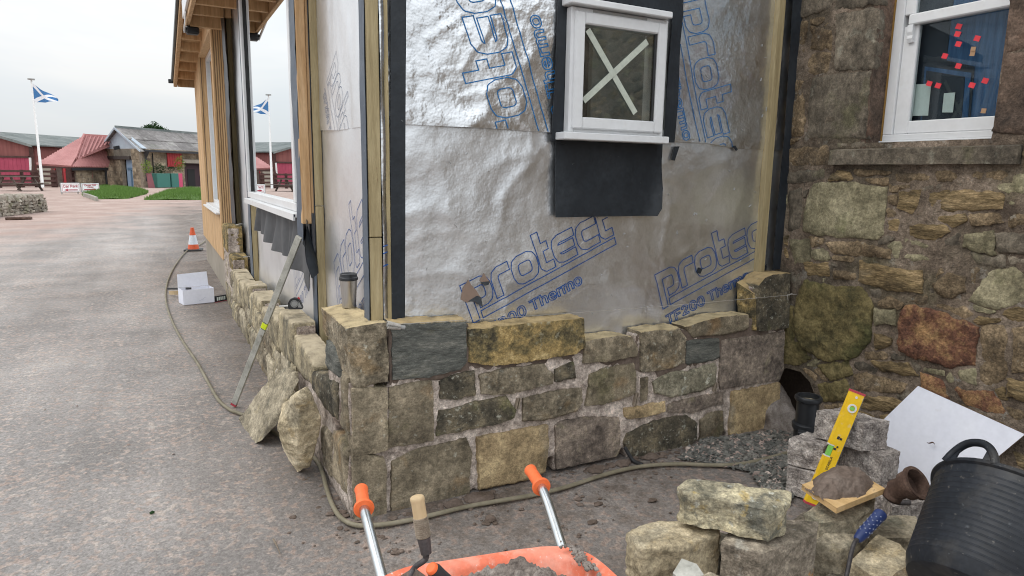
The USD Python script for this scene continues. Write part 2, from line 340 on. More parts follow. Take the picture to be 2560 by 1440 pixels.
mat('house_brown', [(.10, .07, .042), (.165, .12, .072), (.23, .17, .105)], 5, .95, .7, 40, .008, .28, spots=[((.06, .05, .04), 4, .55, .66, .6), ((.27, .25, .21), 16, .63, .68, .5)], rand=.2)
mat('house_grey', [(.075, .063, .048), (.125, .104, .078), (.175, .148, .112)], 4, .95, .5, 40, .006, .28, spots=[((.20, .19, .15), 12, .61, .68, .55), ((.10, .10, .045), 4, .58, .7, .5)], rand=.2, stretch=(1, 1.0, .8))
mat('mortar_old', [(.125, .092, .068), (.19, .146, .108), (.26, .205, .158)], 5, .95, .9, 45, .01, .3, spots=[((.085, .072, .05), 2.2, .52, .66, .7), ((.30, .28, .24), 14, .62, .68, .5), ((.10, .10, .04), 1.6, .57, .7, .45)])
mat('mortar_new', [(.25, .20, .168), (.335, .28, .24), (.42, .36, .315)], 6, .95, .8, 60, .006, .18, spots=[((.17, .12, .092), 3, .58, .66, .55)])
mat('mortar_wet', [(.09, .066, .05), (.135, .10, .08), (.18, .14, .115)], 8, .8, .7, 60, .006, .25)
mat('mortar_grey', [(.13, .105, .09), (.22, .185, .16), (.32, .28, .25)], 16, .95, 1.0, 80, .008, .3)
mat('block', [(.22, .19, .175), (.31, .275, .25), (.40, .36, .33)], 12, .95, 1.0, 110, .012, .3, spots=[((.12, .10, .09), 60, .58, .66, .7), ((.46, .44, .41), 80, .62, .68, .5)])
mat('foil', [(.72, .735, .755), (.78, .795, .815), (.83, .845, .86)], 2.2, .34, .5, 7, .012, .04, 90, metallic=1.0, rvar=.05, bdetail=4.0, bump2=(40, .12, .004), spots=[((.70, .66, .62), 1.3, .55, .75, .4)])
mat('foil_left', [(.70, .70, .71), (.78, .78, .79)], 2.2, .40, .3, 6, .012, .04, 90, metallic=1.0, rvar=.05, bdetail=3.0, bump2=(40, .12, .004))
mat('foil_crumpled', [(.72, .735, .755), (.77, .785, .805), (.83, .845, .86)], 2.2, .28, .6, 6, .022, .05, 90, metallic=1.0, rvar=.05, bump2=(34, .25, .006), bdetail=4.0)
mat('ink_blue', [(.012, .055, .21), (.016, .075, .27)], 9, .5, 0, fine=.2)
mat('ink_teal', [(.02, .11, .28), (.03, .15, .35)], 9, .5, 0, fine=.2)
mat('ink_dull', [(.08, .12, .20), (.12, .16, .25)], 9, .5, 0, fine=.2)
mat('dpc_black', [(.008, .010, .013), (.013, .016, .020), (.022, .026, .031)], 4, .42, .4, 9, .01, .25, spots=[((.16, .17, .17), 55, .70, .74, .5)], spec=.38, bump2=(7, .35, .012))
mat('dpc_slate', [(.055, .070, .095), (.08, .098, .125), (.11, .125, .15)], 3, .5, .3, 12, .006, .12, spots=[((.26, .27, .28), 40, .66, .72, .5)])
mat('dpc_curtain', [(.055, .056, .060), (.085, .086, .09)], 3, .6, .25, 30, .004, .15)
mat('batten', [(.24, .185, .095), (.32, .255, .14), (.40, .325, .19)], 5, .75, .35, 70, .002, .14, stretch=(7, 7, .5), spots=[((.14, .085, .035), 9, .69, .73, .7)], distort=.4)
mat('timber', [(.38, .22, .10), (.50, .315, .16), (.58, .39, .22)], 5, .7, .35, 70, .002, .14, stretch=(7, 7, .5), spots=[((.22, .085, .03), 7, .66, .71, .8)], distort=.4)
mat('larch', [(.40, .245, .115), (.52, .335, .175), (.62, .42, .24)], 4, .7, .35, 70, .002, .14, stretch=(7, 7, .4), spots=[((.28, .12, .045), 6, .68, .73, .7)], rand=.12)
mat('plywood', [(.44, .28, .12), (.56, .37, .175), (.64, .45, .24)], 5, .65, .3, 70, .002, .12, stretch=(4, .8, 4), spots=[((.36, .18, .06), 6, .66, .72, .5)])
mat('upvc', [(.62, .62, .62), (.67, .68, .69)], 3, .32, 0, fine=.04, spots=[((.46, .43, .39), 7, .64, .78, .3)], spec=.5)
plain('upvc_grubby', (.66, .65, .63), .4, spec=.5, fine=.06)
mat('white_card', [(.64, .65, .72), (.70, .71, .78), (.73, .74, .80)], 4, .6, 0, fine=.04, spots=[((.48, .44, .40), 9, .66, .76, .35)])
plain('card_print', (.42, .45, .55), .6, fine=.15)
plain('label_blue', (.02, .06, .30), .5)
plain('black_plastic', (.012, .013, .015), .38, spec=.5, bump=.15, bscale=20, fine=.2)
plain('black_rubber', (.018, .018, .019), .55, spec=.5, fine=.2)
plain('dark_gap', (.01, .01, .01), .9)
mat('trug_black', [(.006, .007, .010), (.010, .012, .016), (.017, .019, .024)], 6, .45, .25, 26, .006, .3, spots=[((.10, .11, .12), 30, .66, .72, .5), ((.075, .068, .06), 5, .52, .70, .6), ((.16, .145, .13), 45, .64, .70, .5)], spec=.28)
mat('steel_brushed', [(.42, .405, .385), (.50, .485, .465)], 4, .30, 0, fine=.10, fscale=200, metallic=1.0, stretch=(1, 1, .06))
mat('zinc', [(.50, .53, .55), (.66, .69, .70), (.76, .78, .79)], 5, .24, .2, 30, .002, .1, metallic=1.0, stretch=(1, 1, .3))
mat('grip_orange', [(.72, .125, .035), (.80, .165, .05)], 9, .5, .12, 40, .002, .08, spots=[((.55, .28, .18), 26, .64, .72, .4)])
mat('tray_orange', [(.62, .13, .065), (.70, .175, .095), (.74, .23, .145)], 7, .55, .3, 50, .003, .1, spots=[((.74, .34, .25), 26, .48, .64, .6), ((.72, .38, .30), 5, .48, .72, .6), ((.66, .55, .50), 70, .62, .68, .7), ((.30, .19, .15), 11, .66, .72, .7)])
mat('asphalt_dummy', [(.1, .1, .1), (.1, .1, .1)])
mat('hose', [(.15, .13, .088), (.20, .175, .122), (.25, .22, .16)], 8, .6, .2, 60, .002, .12)
mat('rust', [(.035, .02, .014), (.075, .044, .032), (.125, .08, .06)], 14, .85, .6, 60, .004, .35)
mat('level_yellow', [(.72, .44, .012), (.82, .53, .03)], 9, .45, .1, 40, .002, .05, spots=[((.60, .50, .36), 30, .58, .68, .55)])
mat('level_grey', [(.30, .295, .26), (.42, .41, .365), (.50, .49, .44)], 12, .55, .15, 60, .002, .12, metallic=.35, spots=[((.14, .12, .09), 22, .64, .69, .7)])
mat('alu_dark', [(.16, .155, .145), (.24, .235, .22)], 9, .5, .1, 60, .002, .15, metallic=.6)
plain('vial_green', (.20, .52, .10), .2)
plain('vial_lime', (.62, .72, .02), .25)
plain('red_cap', (.42, .05, .07), .5)
plain('red_sticker', (.62, .035, .05), .55)
plain('brown_sticker', (.36, .22, .12), .6)
mat('paper', [(.60, .66, .62), (.68, .74, .70)], 5, .7, 0, fine=.04)
plain('masking_tape', (.44, .47, .40), .7, fine=.12)
mat('blue_wood', [(.018, .06, .14), (.035, .10, .215), (.06, .14, .275)], 6, .6, .2, 40, .003, .2, stretch=(1, 6, .35))
plain('dark_navy', (.010, .018, .03), .5)
plain('room_dark', (.05, .055, .055), .9)
plain('room_mid', (.16, .175, .17), .9)
plain('ochre_sealant', (.33, .19, .05), .8, fine=.2)
mat('flag_white', [(.72, .73, .76), (.80, .80, .82)], 5, .8, 0, fine=.04)
mat('flag_blue', [(.05, .16, .36), (.07, .20, .42)], 5, .8, 0, fine=.05)
plain('pole_white', (.78, .78, .77), .35)
mat('barn_red', [(.17, .06, .055), (.22, .08, .072), (.26, .105, .092)], .6, .85, 0, fine=.08, fscale=3, stretch=(3, 3, .3))
mat('barn_door', [(.28, .04, .075), (.34, .055, .095)], .6, .75, 0, fine=.08, fscale=3)
mat('roof_pink', [(.33, .135, .13), (.40, .175, .165), (.45, .21, .20)], .8, .6, 0, fine=.06, fscale=5)
mat('roof_slate', [(.10, .115, .11), (.15, .165, .16), (.20, .21, .20)], .7, .85, 0, fine=.15, fscale=4)
mat('roof_fibre', [(.13, .12, .115), (.20, .185, .18), (.29, .275, .26)], .5, .95, 0, fine=.18, fscale=4, stretch=(1, 1, 1.5), spots=[((.08, .085, .06), .8, .56, .68, .6), ((.33, .32, .30), 2, .60, .66, .5)], rand=.12)
mat('gable_blue', [(.33, .38, .43), (.40, .45, .50)], .6, .7, 0, fine=.05, fscale=3, spots=[((.40, .36, .40), 1, .60, .7, .5)])
mat('far_stone', [(.13, .10, .07), (.23, .18, .125), (.34, .28, .20)], 1.6, .95, 0, fine=.25, fscale=7, spots=[((.07, .055, .045), 2.4, .60, .66, .7), ((.40, .35, .27), 2.6, .62, .68, .6)], rand=.3)
mat('far_mortar', [(.19, .155, .12), (.27, .225, .175)], 1.5, .95, 0, fine=.2, fscale=6)
mat('far_concrete', [(.25, .22, .18), (.33, .29, .24)], .8, .95, 0, fine=.1, fscale=5)
plain('door_blue', (.20, .27, .36), .6)
plain('door_blue_dark', (.07, .13, .20), .6)
plain('shutter_red', (.34, .022, .028), .6)
plain('dark_wood', (.035, .025, .022), .8)
plain('door_maroon', (.030, .012, .016), .7)
plain('gutter_black', (.015, .016, .018), .5)
plain('gutter_green', (.012, .022, .022), .4)
mat('fence_wood', [(.05, .025, .022), (.085, .042, .035)], 2, .85, 0, fine=.2, fscale=12)
mat('bench_wood', [(.07, .05, .04), (.13, .10, .085)], 3, .9, 0, fine=.2, fscale=14)
plain('planter_green', (.03, .13, .105), .7)
plain('planter_pink', (.48, .06, .13), .7)
plain('planter_brown', (.20, .07, .08), .8)
plain('sign_white', (.78, .77, .77), .5)
plain('sign_red', (.36, .02, .045), .5)
plain('sign_edge', (.30, .30, .31), .6)
mat('dyke_stone', [(.13, .11, .085), (.25, .215, .175), (.38, .345, .29)], 3, .95, .6, 14, .02, .25, spots=[((.10, .11, .04), 3, .56, .68, .5), ((.42, .41, .36), 7, .60, .67, .6)], rand=.22)
plain('cone_orange', (.62, .10, .03), .5, fine=.12)
plain('cone_white', (.62, .66, .70), .35, fine=.1)
mat('kerb', [(.25, .23, .20), (.34, .32, .28)], 2, .9, 0, fine=.2, fscale=12)
mat('soil', [(.04, .03, .022), (.07, .052, .04)], 9, .95, .5, 40, .01, .3)
mat('slate_chip', [(.085, .085, .078), (.15, .145, .13), (.23, .215, .19)], 14, .8, .3, 60, .004, .2, rand=.35)
mat('pink_chip', [(.28, .20, .17), (.38, .29, .25), (.46, .38, .33)], 20, .9, .3, 90, .003, .2, rand=.25)
mat('cord', [(.30, .28, .25), (.46, .43, .39)], 60, .9, .5, 250, .002, .3)
mat('cord_brown', [(.20, .155, .115), (.32, .265, .205)], 90, .9, .5, 250, .002, .3)
mat('ash_wood', [(.42, .30, .165), (.52, .39, .235)], 8, .6, .2, 60, .002, .12, stretch=(1, 1, .25))
mat('iron_dark', [(.05, .045, .045), (.11, .10, .10)], 16, .55, .3, 70, .003, .25, metallic=.7)
plain('handle_navy', (.016, .032, .115), .5, fine=.1)
plain('dot_white', (.36, .39, .47), .6)
mat('twig', [(.16, .12, .085), (.25, .20, .15)], 30, .9, .3)
mat('bark', [(.06, .05, .04), (.11, .09, .07)], 4, .95, .3)
mat('slab_dark_side', [(.10, .06, .045), (.16, .10, .075)], 9, .8, .2)
plain('tape_grey', (.30, .30, .29), .45)
plain('insul_brown', (.22, .155, .12), .85)
def leafmat(name, a, b):
    LOOK[name] = usdkit.material(stage, '/World/Looks/' + name, {'geo': ('geometry', {}), 'n': ('noise_texture', {'scale': 1.3, 'detail': 3.0}), 'rnd': ('geometry', {}), 'mx': ('mix_color', {'a': a, 'b': b}), 'p': ('principled_bsdf', {'roughness': .7, 'specular_ior_level': .2}), 't': ('translucent_bsdf', {}), 'm': ('mix_closure', {'fac': .3})},
        [('rnd.random_per_island', 'mx.fac'), ('mx.result', 'p.base_color'), ('mx.result', 't.color'), ('p.BSDF', 'm.closure1'), ('t.BSDF', 'm.closure2')], surface='m.closure')
leafmat('grass', (.10, .175, .04), (.21, .30, .08))
leafmat('leaf_dark', (.02, .05, .015), (.06, .11, .03))
leafmat('leaf_lime', (.14, .20, .03), (.26, .30, .08))
def panemat(name, tint, lo, hi, blend=1.5):
    LOOK[name] = usdkit.material(stage, '/World/Looks/' + name, {'f': ('fresnel', {'IOR': 1.52}), 'r': ('map_range', {'from_min': 0.0, 'from_max': 1.0, 'to_min': lo, 'to_max': hi}), 't': ('transparent_bsdf', {'color': tint}), 'g': ('glossy_bsdf', {'color': (.95, .97, .98), 'roughness': 0.005}), 'm': ('mix_closure', {})},
        [('f.fac', 'r.value'), ('r.result', 'm.fac'), ('t.BSDF', 'm.closure1'), ('g.BSDF', 'm.closure2')], surface='m.closure')
panemat('pane', (.86, .90, .88), .06, 1.0)
panemat('pane_house', (.90, .93, .93), .0, .55)
panemat('pane_multi', (.45, .48, .47), .14, 2.4)
L = LOOK

# ---------------------------------------------------------------- ground
A0, A1 = G(-200, 640)[:2], G(560, 497)[:2]                   # where tarmac gives way to pink gravel
gn = np.array([-(A1 - A0)[1], (A1 - A0)[0]]); gn = gn / np.linalg.norm(gn)
if gn @ (np.array([-3.0, 50.0]) - A0) < 0: gn = -gn
usdkit.material(stage, '/World/Looks/ground', {
    'geo': ('geometry', {}), 'sep': ('separate_xyz', {}),
    'dot': ('vector_math', {'math_type': 'dot_product', 'vector2': (gn[0], gn[1], 0)}),
    'wn': ('noise_texture', {'scale': .55, 'detail': 6.0, 'roughness': .6}), 'wm': ('math', {'math_type': 'multiply_add', 'value2': 9.0, 'value3': -4.5 - float(gn @ A0)}),
    'wa': ('math', {'math_type': 'add'}), 'wz': ('map_range', {'from_min': -1.6, 'from_max': 1.6, 'to_min': 0, 'to_max': 1, 'clamp': True}),
    # tarmac: grey binder, pinkish stone showing through in patches, dusty tracks
    'b1': ('noise_texture', {'scale': 1.1, 'detail': 6.0, 'roughness': .6}), 'br': ('rgb_ramp', {'ramp': [(.32, (.215, .198, .187)), (.5, (.275, .254, .241)), (.68, (.34, .313, .295))]}),
    'c1': ('noise_texture', {'scale': 26.0, 'detail': 3.0, 'roughness': .55}), 'cs': ('noise_texture', {'scale': 1.7, 'detail': 4.0, 'roughness': .6}),
    'cm': ('math', {'math_type': 'multiply_add', 'value2': .34, 'value3': -.16}), 'ca': ('math', {'math_type': 'add'}), 'cr': ('map_range', {'from_min': .53, 'from_max': .63, 'to_min': 0, 'to_max': .68, 'clamp': True}),
    'ch': ('noise_texture', {'scale': 9.0, 'detail': 2.0}), 'cc': ('rgb_ramp', {'ramp': [(.3, (.40, .30, .25)), (.5, (.435, .345, .295)), (.7, (.49, .425, .375))]}),
    'm1': ('mix_color', {}),
    'd1': ('noise_texture', {'scale': 5.5, 'detail': 5.0, 'roughness': .65}), 'dr': ('map_range', {'from_min': .62, 'from_max': .70, 'to_min': 0, 'to_max': .5, 'clamp': True}), 'm2': ('mix_color', {'b': (.48, .45, .42)}),
    # greyer, dirtier strip close to the new wall
    'nx': ('math', {'math_type': 'absolute'}), 'k1': ('map_range', {'from_min': -.9, 'from_max': -.1, 'to_min': 0, 'to_max': .8, 'clamp': True}), 'm3': ('mix_color', {'blend_type': 'multiply', 'b': (.62, .585, .555)}),
    'tm': ('mapping', {'mapping_type': 'point', 'scale': (1.5, .16, 1.0), 'rotation': (0, 0, .10)}), 'tn': ('noise_texture', {'scale': 1.0, 'detail': 4.0, 'roughness': .6}), 'tf': ('map_range', {'from_min': .35, 'from_max': .65, 'to_min': .84, 'to_max': 1.12, 'clamp': True}), 'mt': ('vector_math', {'math_type': 'scale'}),
    'my': ('map_range', {'from_min': -1.3, 'from_max': -.10, 'to_min': 0, 'to_max': 1, 'clamp': True}), 'mx2': ('map_range', {'from_min': -.35, 'from_max': .1, 'to_min': 0, 'to_max': 1, 'clamp': True}), 'mn': ('noise_texture', {'scale': 4.5, 'detail': 6.0, 'roughness': .68}), 'mr': ('map_range', {'from_min': .47, 'from_max': .62, 'to_min': 0, 'to_max': .85, 'clamp': True}), 'mm1': ('math', {'math_type': 'multiply'}), 'mm2': ('math', {'math_type': 'multiply'}), 'm4': ('mix_color', {'b': (.115, .088, .07)}),
    # pink gravel
    'g1': ('noise_texture', {'scale': .8, 'detail': 8.0, 'roughness': .65}), 'gr': ('rgb_ramp', {'ramp': [(.30, (.29, .205, .175)), (.5, (.36, .265, .228)), (.70, (.44, .345, .305))]}),
    'mg': ('mix_color', {}),
    'f1': ('noise_texture', {'scale': 120.0, 'detail': 4.0, 'roughness': .7}), 'fr': ('map_range', {'from_min': .3, 'from_max': .7, 'to_min': .72, 'to_max': 1.28}), 'mul': ('vector_math', {'math_type': 'scale'}),
    'bp1': ('bump', {'strength': .8, 'distance': .006}), 'bp2': ('bump', {'strength': .6, 'distance': .01}),
    'vo': ('voronoi_texture', {'scale': 78.0, 'randomness': 1.0}), 'vs': ('separate_xyz', {}), 'vr': ('map_range', {'from_min': 0, 'from_max': 1, 'to_min': .84, 'to_max': 1.16}), 'mulv': ('vector_math', {'math_type': 'scale'}), 'bp3': ('bump', {'strength': .4, 'distance': .004, 'invert': True}),
    'p': ('principled_bsdf', {'roughness': .9, 'specular_ior_level': .25}),
}, [('geo.position', 'vo.vector'), ('vo.color', 'vs.vector'), ('vs.x', 'vr.value'), ('mul.vector', 'mulv.vector1'), ('vr.result', 'mulv.scale'), ('vo.distance', 'bp3.height'), ('bp3.normal', 'bp2.normal'), ('geo.position', 'sep.vector'), ('geo.position', 'dot.vector1'), ('geo.position', 'wn.vector'), ('wn.fac', 'wm.value1'), ('dot.value', 'wa.value1'), ('wm.value', 'wa.value2'), ('wa.value', 'wz.value'),
    ('geo.position', 'b1.vector'), ('b1.fac', 'br.fac'), ('geo.position', 'c1.vector'), ('geo.position', 'cs.vector'), ('cs.fac', 'cm.value1'), ('cm.value', 'ca.value1'), ('c1.fac', 'ca.value2'), ('ca.value', 'cr.value'),
    ('geo.position', 'ch.vector'), ('ch.fac', 'cc.fac'), ('cr.result', 'm1.fac'), ('br.color', 'm1.a'), ('cc.color', 'm1.b'),
    ('geo.position', 'd1.vector'), ('d1.fac', 'dr.value'), ('dr.result', 'm2.fac'), ('m1.result', 'm2.a'),
    ('sep.x', 'k1.value'), ('k1.result', 'm3.fac'), ('geo.position', 'tm.vector'), ('tm.vector', 'tn.vector'), ('tn.fac', 'tf.value'), ('m2.result', 'mt.vector1'), ('tf.result', 'mt.scale'), ('mt.vector', 'm3.a'), ('sep.y', 'my.value'), ('sep.x', 'mx2.value'), ('geo.position', 'mn.vector'), ('mn.fac', 'mr.value'), ('my.result', 'mm1.value1'), ('mx2.result', 'mm1.value2'), ('mm1.value', 'mm2.value1'), ('mr.result', 'mm2.value2'), ('mm2.value', 'm4.fac'), ('m3.result', 'm4.a'),
    ('geo.position', 'g1.vector'), ('g1.fac', 'gr.fac'), ('wz.result', 'mg.fac'), ('m4.result', 'mg.a'), ('gr.color', 'mg.b'),
    ('geo.position', 'f1.vector'), ('f1.fac', 'fr.value'), ('mg.result', 'mul.vector1'), ('fr.result', 'mul.scale'), ('mulv.vector', 'p.base_color'),
    ('f1.fac', 'bp1.height'), ('ca.value', 'bp2.height'), ('bp2.normal', 'bp1.normal'), ('bp1.normal', 'p.normal')], surface='p.BSDF')
def axis(lo, a, b, hi, fine):
    mid = np.arange(a, b, fine); out = [mid]
    for s, e0, e1 in ((-1, a, lo), (1, b, hi)):
        g, x, st = [], e0, fine
        while abs(x - e0) < abs(e1 - e0):
            st *= 1.16; x += s * st; g.append(x)
        out.append(np.array(g))
    return np.sort(np.concatenate(out))
gx, gy = axis(-420, -3.2, 2.9, 420, .035), axis(-120, -2.2, 5.0, 900, .035)
X_, Y_ = np.meshgrid(gx, gy); P_ = np.stack([X_.ravel(), Y_.ravel(), np.zeros(X_.size)], 1)
near = np.exp(-np.maximum(0, np.hypot(P_[:, 0], P_[:, 1] - 1) - 4) / 6)
P_[:, 2] = (fb(P_, 9, 5, 3) * .010 + fb(P_, 1.2, 9, 3) * .022) * near - .004
i_ = np.arange(len(gy) - 1)[:, None] * len(gx) + np.arange(len(gx) - 1)[None]; i_ = i_.ravel()
F_ = np.stack([i_, i_ + 1, i_ + len(gx) + 1, i_ + len(gx)], 1)
obj('ground', (P_, F_), '/World/Looks/ground', smooth=True, kind='structure', label='worn grey tarmac yard turning to pink gravel further off')

# ---------------------------------------------------------------- the rubble plinth wall going up round the extension
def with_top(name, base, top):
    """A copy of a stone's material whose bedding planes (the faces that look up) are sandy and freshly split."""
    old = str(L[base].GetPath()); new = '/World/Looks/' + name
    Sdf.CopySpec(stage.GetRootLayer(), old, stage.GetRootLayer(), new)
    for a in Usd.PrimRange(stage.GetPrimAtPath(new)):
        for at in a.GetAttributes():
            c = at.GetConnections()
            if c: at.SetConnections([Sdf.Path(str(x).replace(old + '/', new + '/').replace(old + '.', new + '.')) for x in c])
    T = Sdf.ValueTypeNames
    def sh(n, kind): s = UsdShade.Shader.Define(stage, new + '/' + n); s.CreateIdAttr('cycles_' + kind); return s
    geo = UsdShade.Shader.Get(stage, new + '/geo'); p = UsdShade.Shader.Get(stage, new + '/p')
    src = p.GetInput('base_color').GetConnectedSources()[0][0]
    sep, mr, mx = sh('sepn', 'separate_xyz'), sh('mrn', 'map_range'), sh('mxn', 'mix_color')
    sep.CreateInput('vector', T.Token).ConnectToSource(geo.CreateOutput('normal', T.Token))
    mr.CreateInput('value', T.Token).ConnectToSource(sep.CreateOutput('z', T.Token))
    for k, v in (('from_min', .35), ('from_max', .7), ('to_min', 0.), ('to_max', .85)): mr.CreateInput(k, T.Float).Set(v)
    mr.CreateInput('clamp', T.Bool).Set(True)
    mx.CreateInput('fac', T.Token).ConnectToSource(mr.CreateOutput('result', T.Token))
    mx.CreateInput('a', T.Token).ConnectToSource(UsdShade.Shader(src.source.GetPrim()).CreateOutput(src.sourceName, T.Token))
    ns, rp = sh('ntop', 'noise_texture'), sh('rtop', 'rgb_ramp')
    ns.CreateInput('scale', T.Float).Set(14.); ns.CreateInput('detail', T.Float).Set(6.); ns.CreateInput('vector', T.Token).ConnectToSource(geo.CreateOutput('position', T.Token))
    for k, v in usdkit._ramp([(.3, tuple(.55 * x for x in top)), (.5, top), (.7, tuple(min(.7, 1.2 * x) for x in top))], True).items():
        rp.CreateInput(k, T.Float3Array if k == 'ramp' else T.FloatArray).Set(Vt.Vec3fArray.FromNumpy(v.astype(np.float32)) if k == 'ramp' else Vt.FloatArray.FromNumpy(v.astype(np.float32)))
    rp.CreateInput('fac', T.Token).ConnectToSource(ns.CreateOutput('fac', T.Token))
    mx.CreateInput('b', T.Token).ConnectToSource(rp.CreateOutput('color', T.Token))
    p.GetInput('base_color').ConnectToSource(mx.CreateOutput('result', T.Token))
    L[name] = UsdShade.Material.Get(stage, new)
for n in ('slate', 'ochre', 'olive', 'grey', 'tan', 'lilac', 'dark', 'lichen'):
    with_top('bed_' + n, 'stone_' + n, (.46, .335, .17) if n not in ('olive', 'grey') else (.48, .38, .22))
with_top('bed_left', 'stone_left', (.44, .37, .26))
YM, XM = .13, .17                       # the membranes' planes
def mainw(uv, h): uv = np.asarray(uv); return np.stack([uv[:, 0], -np.asarray(h), uv[:, 1]], 1)
def leftw(uv, h, x0=-.035): uv = np.asarray(uv); return np.stack([x0 - np.asarray(h), -uv[:, 0], uv[:, 1]], 1)
def mp(px): return Polygon([PY(*q, 0)[[0, 2]] for q in px]).buffer(0)
def lp(px, x0=-.035): return Polygon([(-PX(*q, x0)[1], PX(*q, x0)[2]) for q in px]).buffer(0)
plinth = thing('rubble_plinth_wall', 'low half-built sandstone rubble wall round the foil-wrapped extension', 'stone wall')
MS = [  # look, outline seen on the wall's face, proud, depth
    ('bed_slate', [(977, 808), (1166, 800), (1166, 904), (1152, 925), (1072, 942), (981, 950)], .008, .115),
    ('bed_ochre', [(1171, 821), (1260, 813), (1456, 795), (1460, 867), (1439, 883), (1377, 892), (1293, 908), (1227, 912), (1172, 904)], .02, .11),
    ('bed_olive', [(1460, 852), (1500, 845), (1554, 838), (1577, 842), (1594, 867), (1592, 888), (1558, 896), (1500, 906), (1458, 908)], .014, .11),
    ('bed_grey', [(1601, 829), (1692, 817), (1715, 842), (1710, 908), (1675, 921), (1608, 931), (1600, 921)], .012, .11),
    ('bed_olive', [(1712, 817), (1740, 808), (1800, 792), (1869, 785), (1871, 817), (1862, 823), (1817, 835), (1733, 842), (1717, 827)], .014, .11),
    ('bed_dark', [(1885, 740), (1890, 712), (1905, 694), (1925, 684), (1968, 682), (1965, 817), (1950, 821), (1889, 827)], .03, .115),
    ('stone_slate', [(1717, 852), (1798, 844), (1800, 892), (1787, 902), (1721, 912), (1715, 908)], .004, .10),
    ('stone_lilac', [(1804, 850), (1962, 829), (1960, 917), (1950, 950), (1800, 973), (1798, 950)], .010, .10),
    ('stone_olive', [(972, 967), (1079, 950), (1085, 992), (1085, 1100), (1056, 1108), (970, 1121)], .006, .10),
    ('stone_dark', [(1100, 954), (1139, 933), (1185, 929), (1187, 987), (1143, 998), (1100, 996)], .010, .10),
    ('stone_grey', [(1198, 937), (1252, 923), (1360, 910), (1383, 933), (1381, 958), (1285, 983), (1227, 987), (1202, 983)], .012, .10),
    ('stone_dark', [(1387, 923), (1433, 905), (1441, 946), (1389, 954)], .008, .10),
    ('stone_olive', [(1475, 937), (1500, 923), (1583, 906), (1590, 933), (1588, 983), (1542, 1002), (1500, 1012), (1464, 1015), (1470, 975)], .012, .10),
    ('stone_dark', [(1098, 1029), (1160, 1010), (1264, 992), (1289, 1025), (1285, 1046), (1210, 1067), (1093, 1087)], .013, .10),
    ('stone_grey', [(1308, 996), (1377, 979), (1452, 969), (1456, 1004), (1443, 1029), (1360, 1050), (1306, 1054)], .012, .10),
    ('stone_olive', [(1602, 946), (1622, 942), (1620, 1000), (1602, 1004)], .004, .08),
    ('stone_lichen', [(1631, 956), (1675, 931), (1721, 927), (1787, 908), (1791, 917), (1786, 962), (1750, 979), (1679, 992), (1635, 983)], .011, .10),
    ('stone_tan', [(1558, 1022), (1664, 1002), (1664, 1029), (1637, 1037), (1575, 1048), (1562, 1042)], .008, .10),
    ('stone_lilac', [(1670, 1012), (1692, 1003), (1809, 979), (1809, 1010), (1771, 1017), (1733, 1033), (1668, 1031)], .008, .10),
    ('stone_tan', [(1828, 979), (1948, 958), (1946, 1017), (1935, 1075), (1854, 1090), (1821, 1096)], .016, .10),
    ('stone_olive', [(979, 1152), (1043, 1123), (1166, 1096), (1179, 1133), (1172, 1236), (977, 1279)], .012, .10),
    ('stone_tan', [(1190, 1093), (1366, 1062), (1370, 1112), (1360, 1178), (1310, 1198), (1197, 1222)], .020, .10),
    ('stone_lilac', [(1388, 1064), (1402, 1054), (1477, 1041), (1547, 1043), (1550, 1117), (1539, 1140), (1389, 1172)], .014, .10),
    ('stone_dark', [(1559, 1108), (1567, 1085), (1633, 1052), (1716, 1037), (1739, 1056), (1739, 1098), (1708, 1124), (1575, 1150)], .020, .10),
    ('stone_olive', [(1751, 1050), (1771, 1033), (1807, 1027), (1809, 1077), (1792, 1104), (1751, 1112)], .010, .10),
]
FACES = {'stone_tan': (.005, 6), 'bed_slate': (.002, 9), 'stone_slate': (.002, 9), 'stone_lilac': (.006, 9)}
allp = []
for i, (m, px, pr, dp) in enumerate(MS):
    q = mp(px); allp.append(q); ro, fq = FACES.get(m, (.007, 9))
    obj('stone', stone(q, dp, mainw, 20 + i, .011, .0065, ro * .7, .005, pr, freq=fq, facets=ro), L[m], plinth, 40)
# quoins at the corner: both faces show
def quoin(m, front, left, seed, ztop_back=0.0, top_rough=.012, sharp=.93, amp=.006):
    f = [PY(*q, 0) for q in front]; l = [PX(*q, 0) for q in left]
    pts = [np.array(p) + [0, -.012, 0] for p in f] + [np.array(p) + [-.004, 0, 0] for p in l]
    zs = [p[2] for p in f + l]; xr = max(p[0] for p in f); yb = max(p[1] for p in l)
    for z in (min(zs) + .004, max(zs) - .012 + ztop_back):
        pts += [np.array([xr - .01, .112, z]), np.array([.13, yb, z]), np.array([.13, .112, z])]
    obj('stone', rock(pts, .016, amp, seed, 7, (1, 1, 1), sharp), L[m], plinth, 40)
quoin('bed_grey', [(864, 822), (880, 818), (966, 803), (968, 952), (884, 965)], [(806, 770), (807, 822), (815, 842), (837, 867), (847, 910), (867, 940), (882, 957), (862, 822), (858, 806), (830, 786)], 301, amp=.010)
quoin('stone_olive', [(886, 975), (968, 967), (968, 1123), (935, 1132), (886, 1138)], [(865, 960), (884, 973), (885, 1105), (865, 1096)], 302, amp=.004)
quoin('stone_olive', [(889, 1152), (960, 1146), (966, 1173), (964, 1284), (887, 1299)], [(845, 1085), (884, 1128), (886, 1297), (845, 1215)], 303, amp=.004)
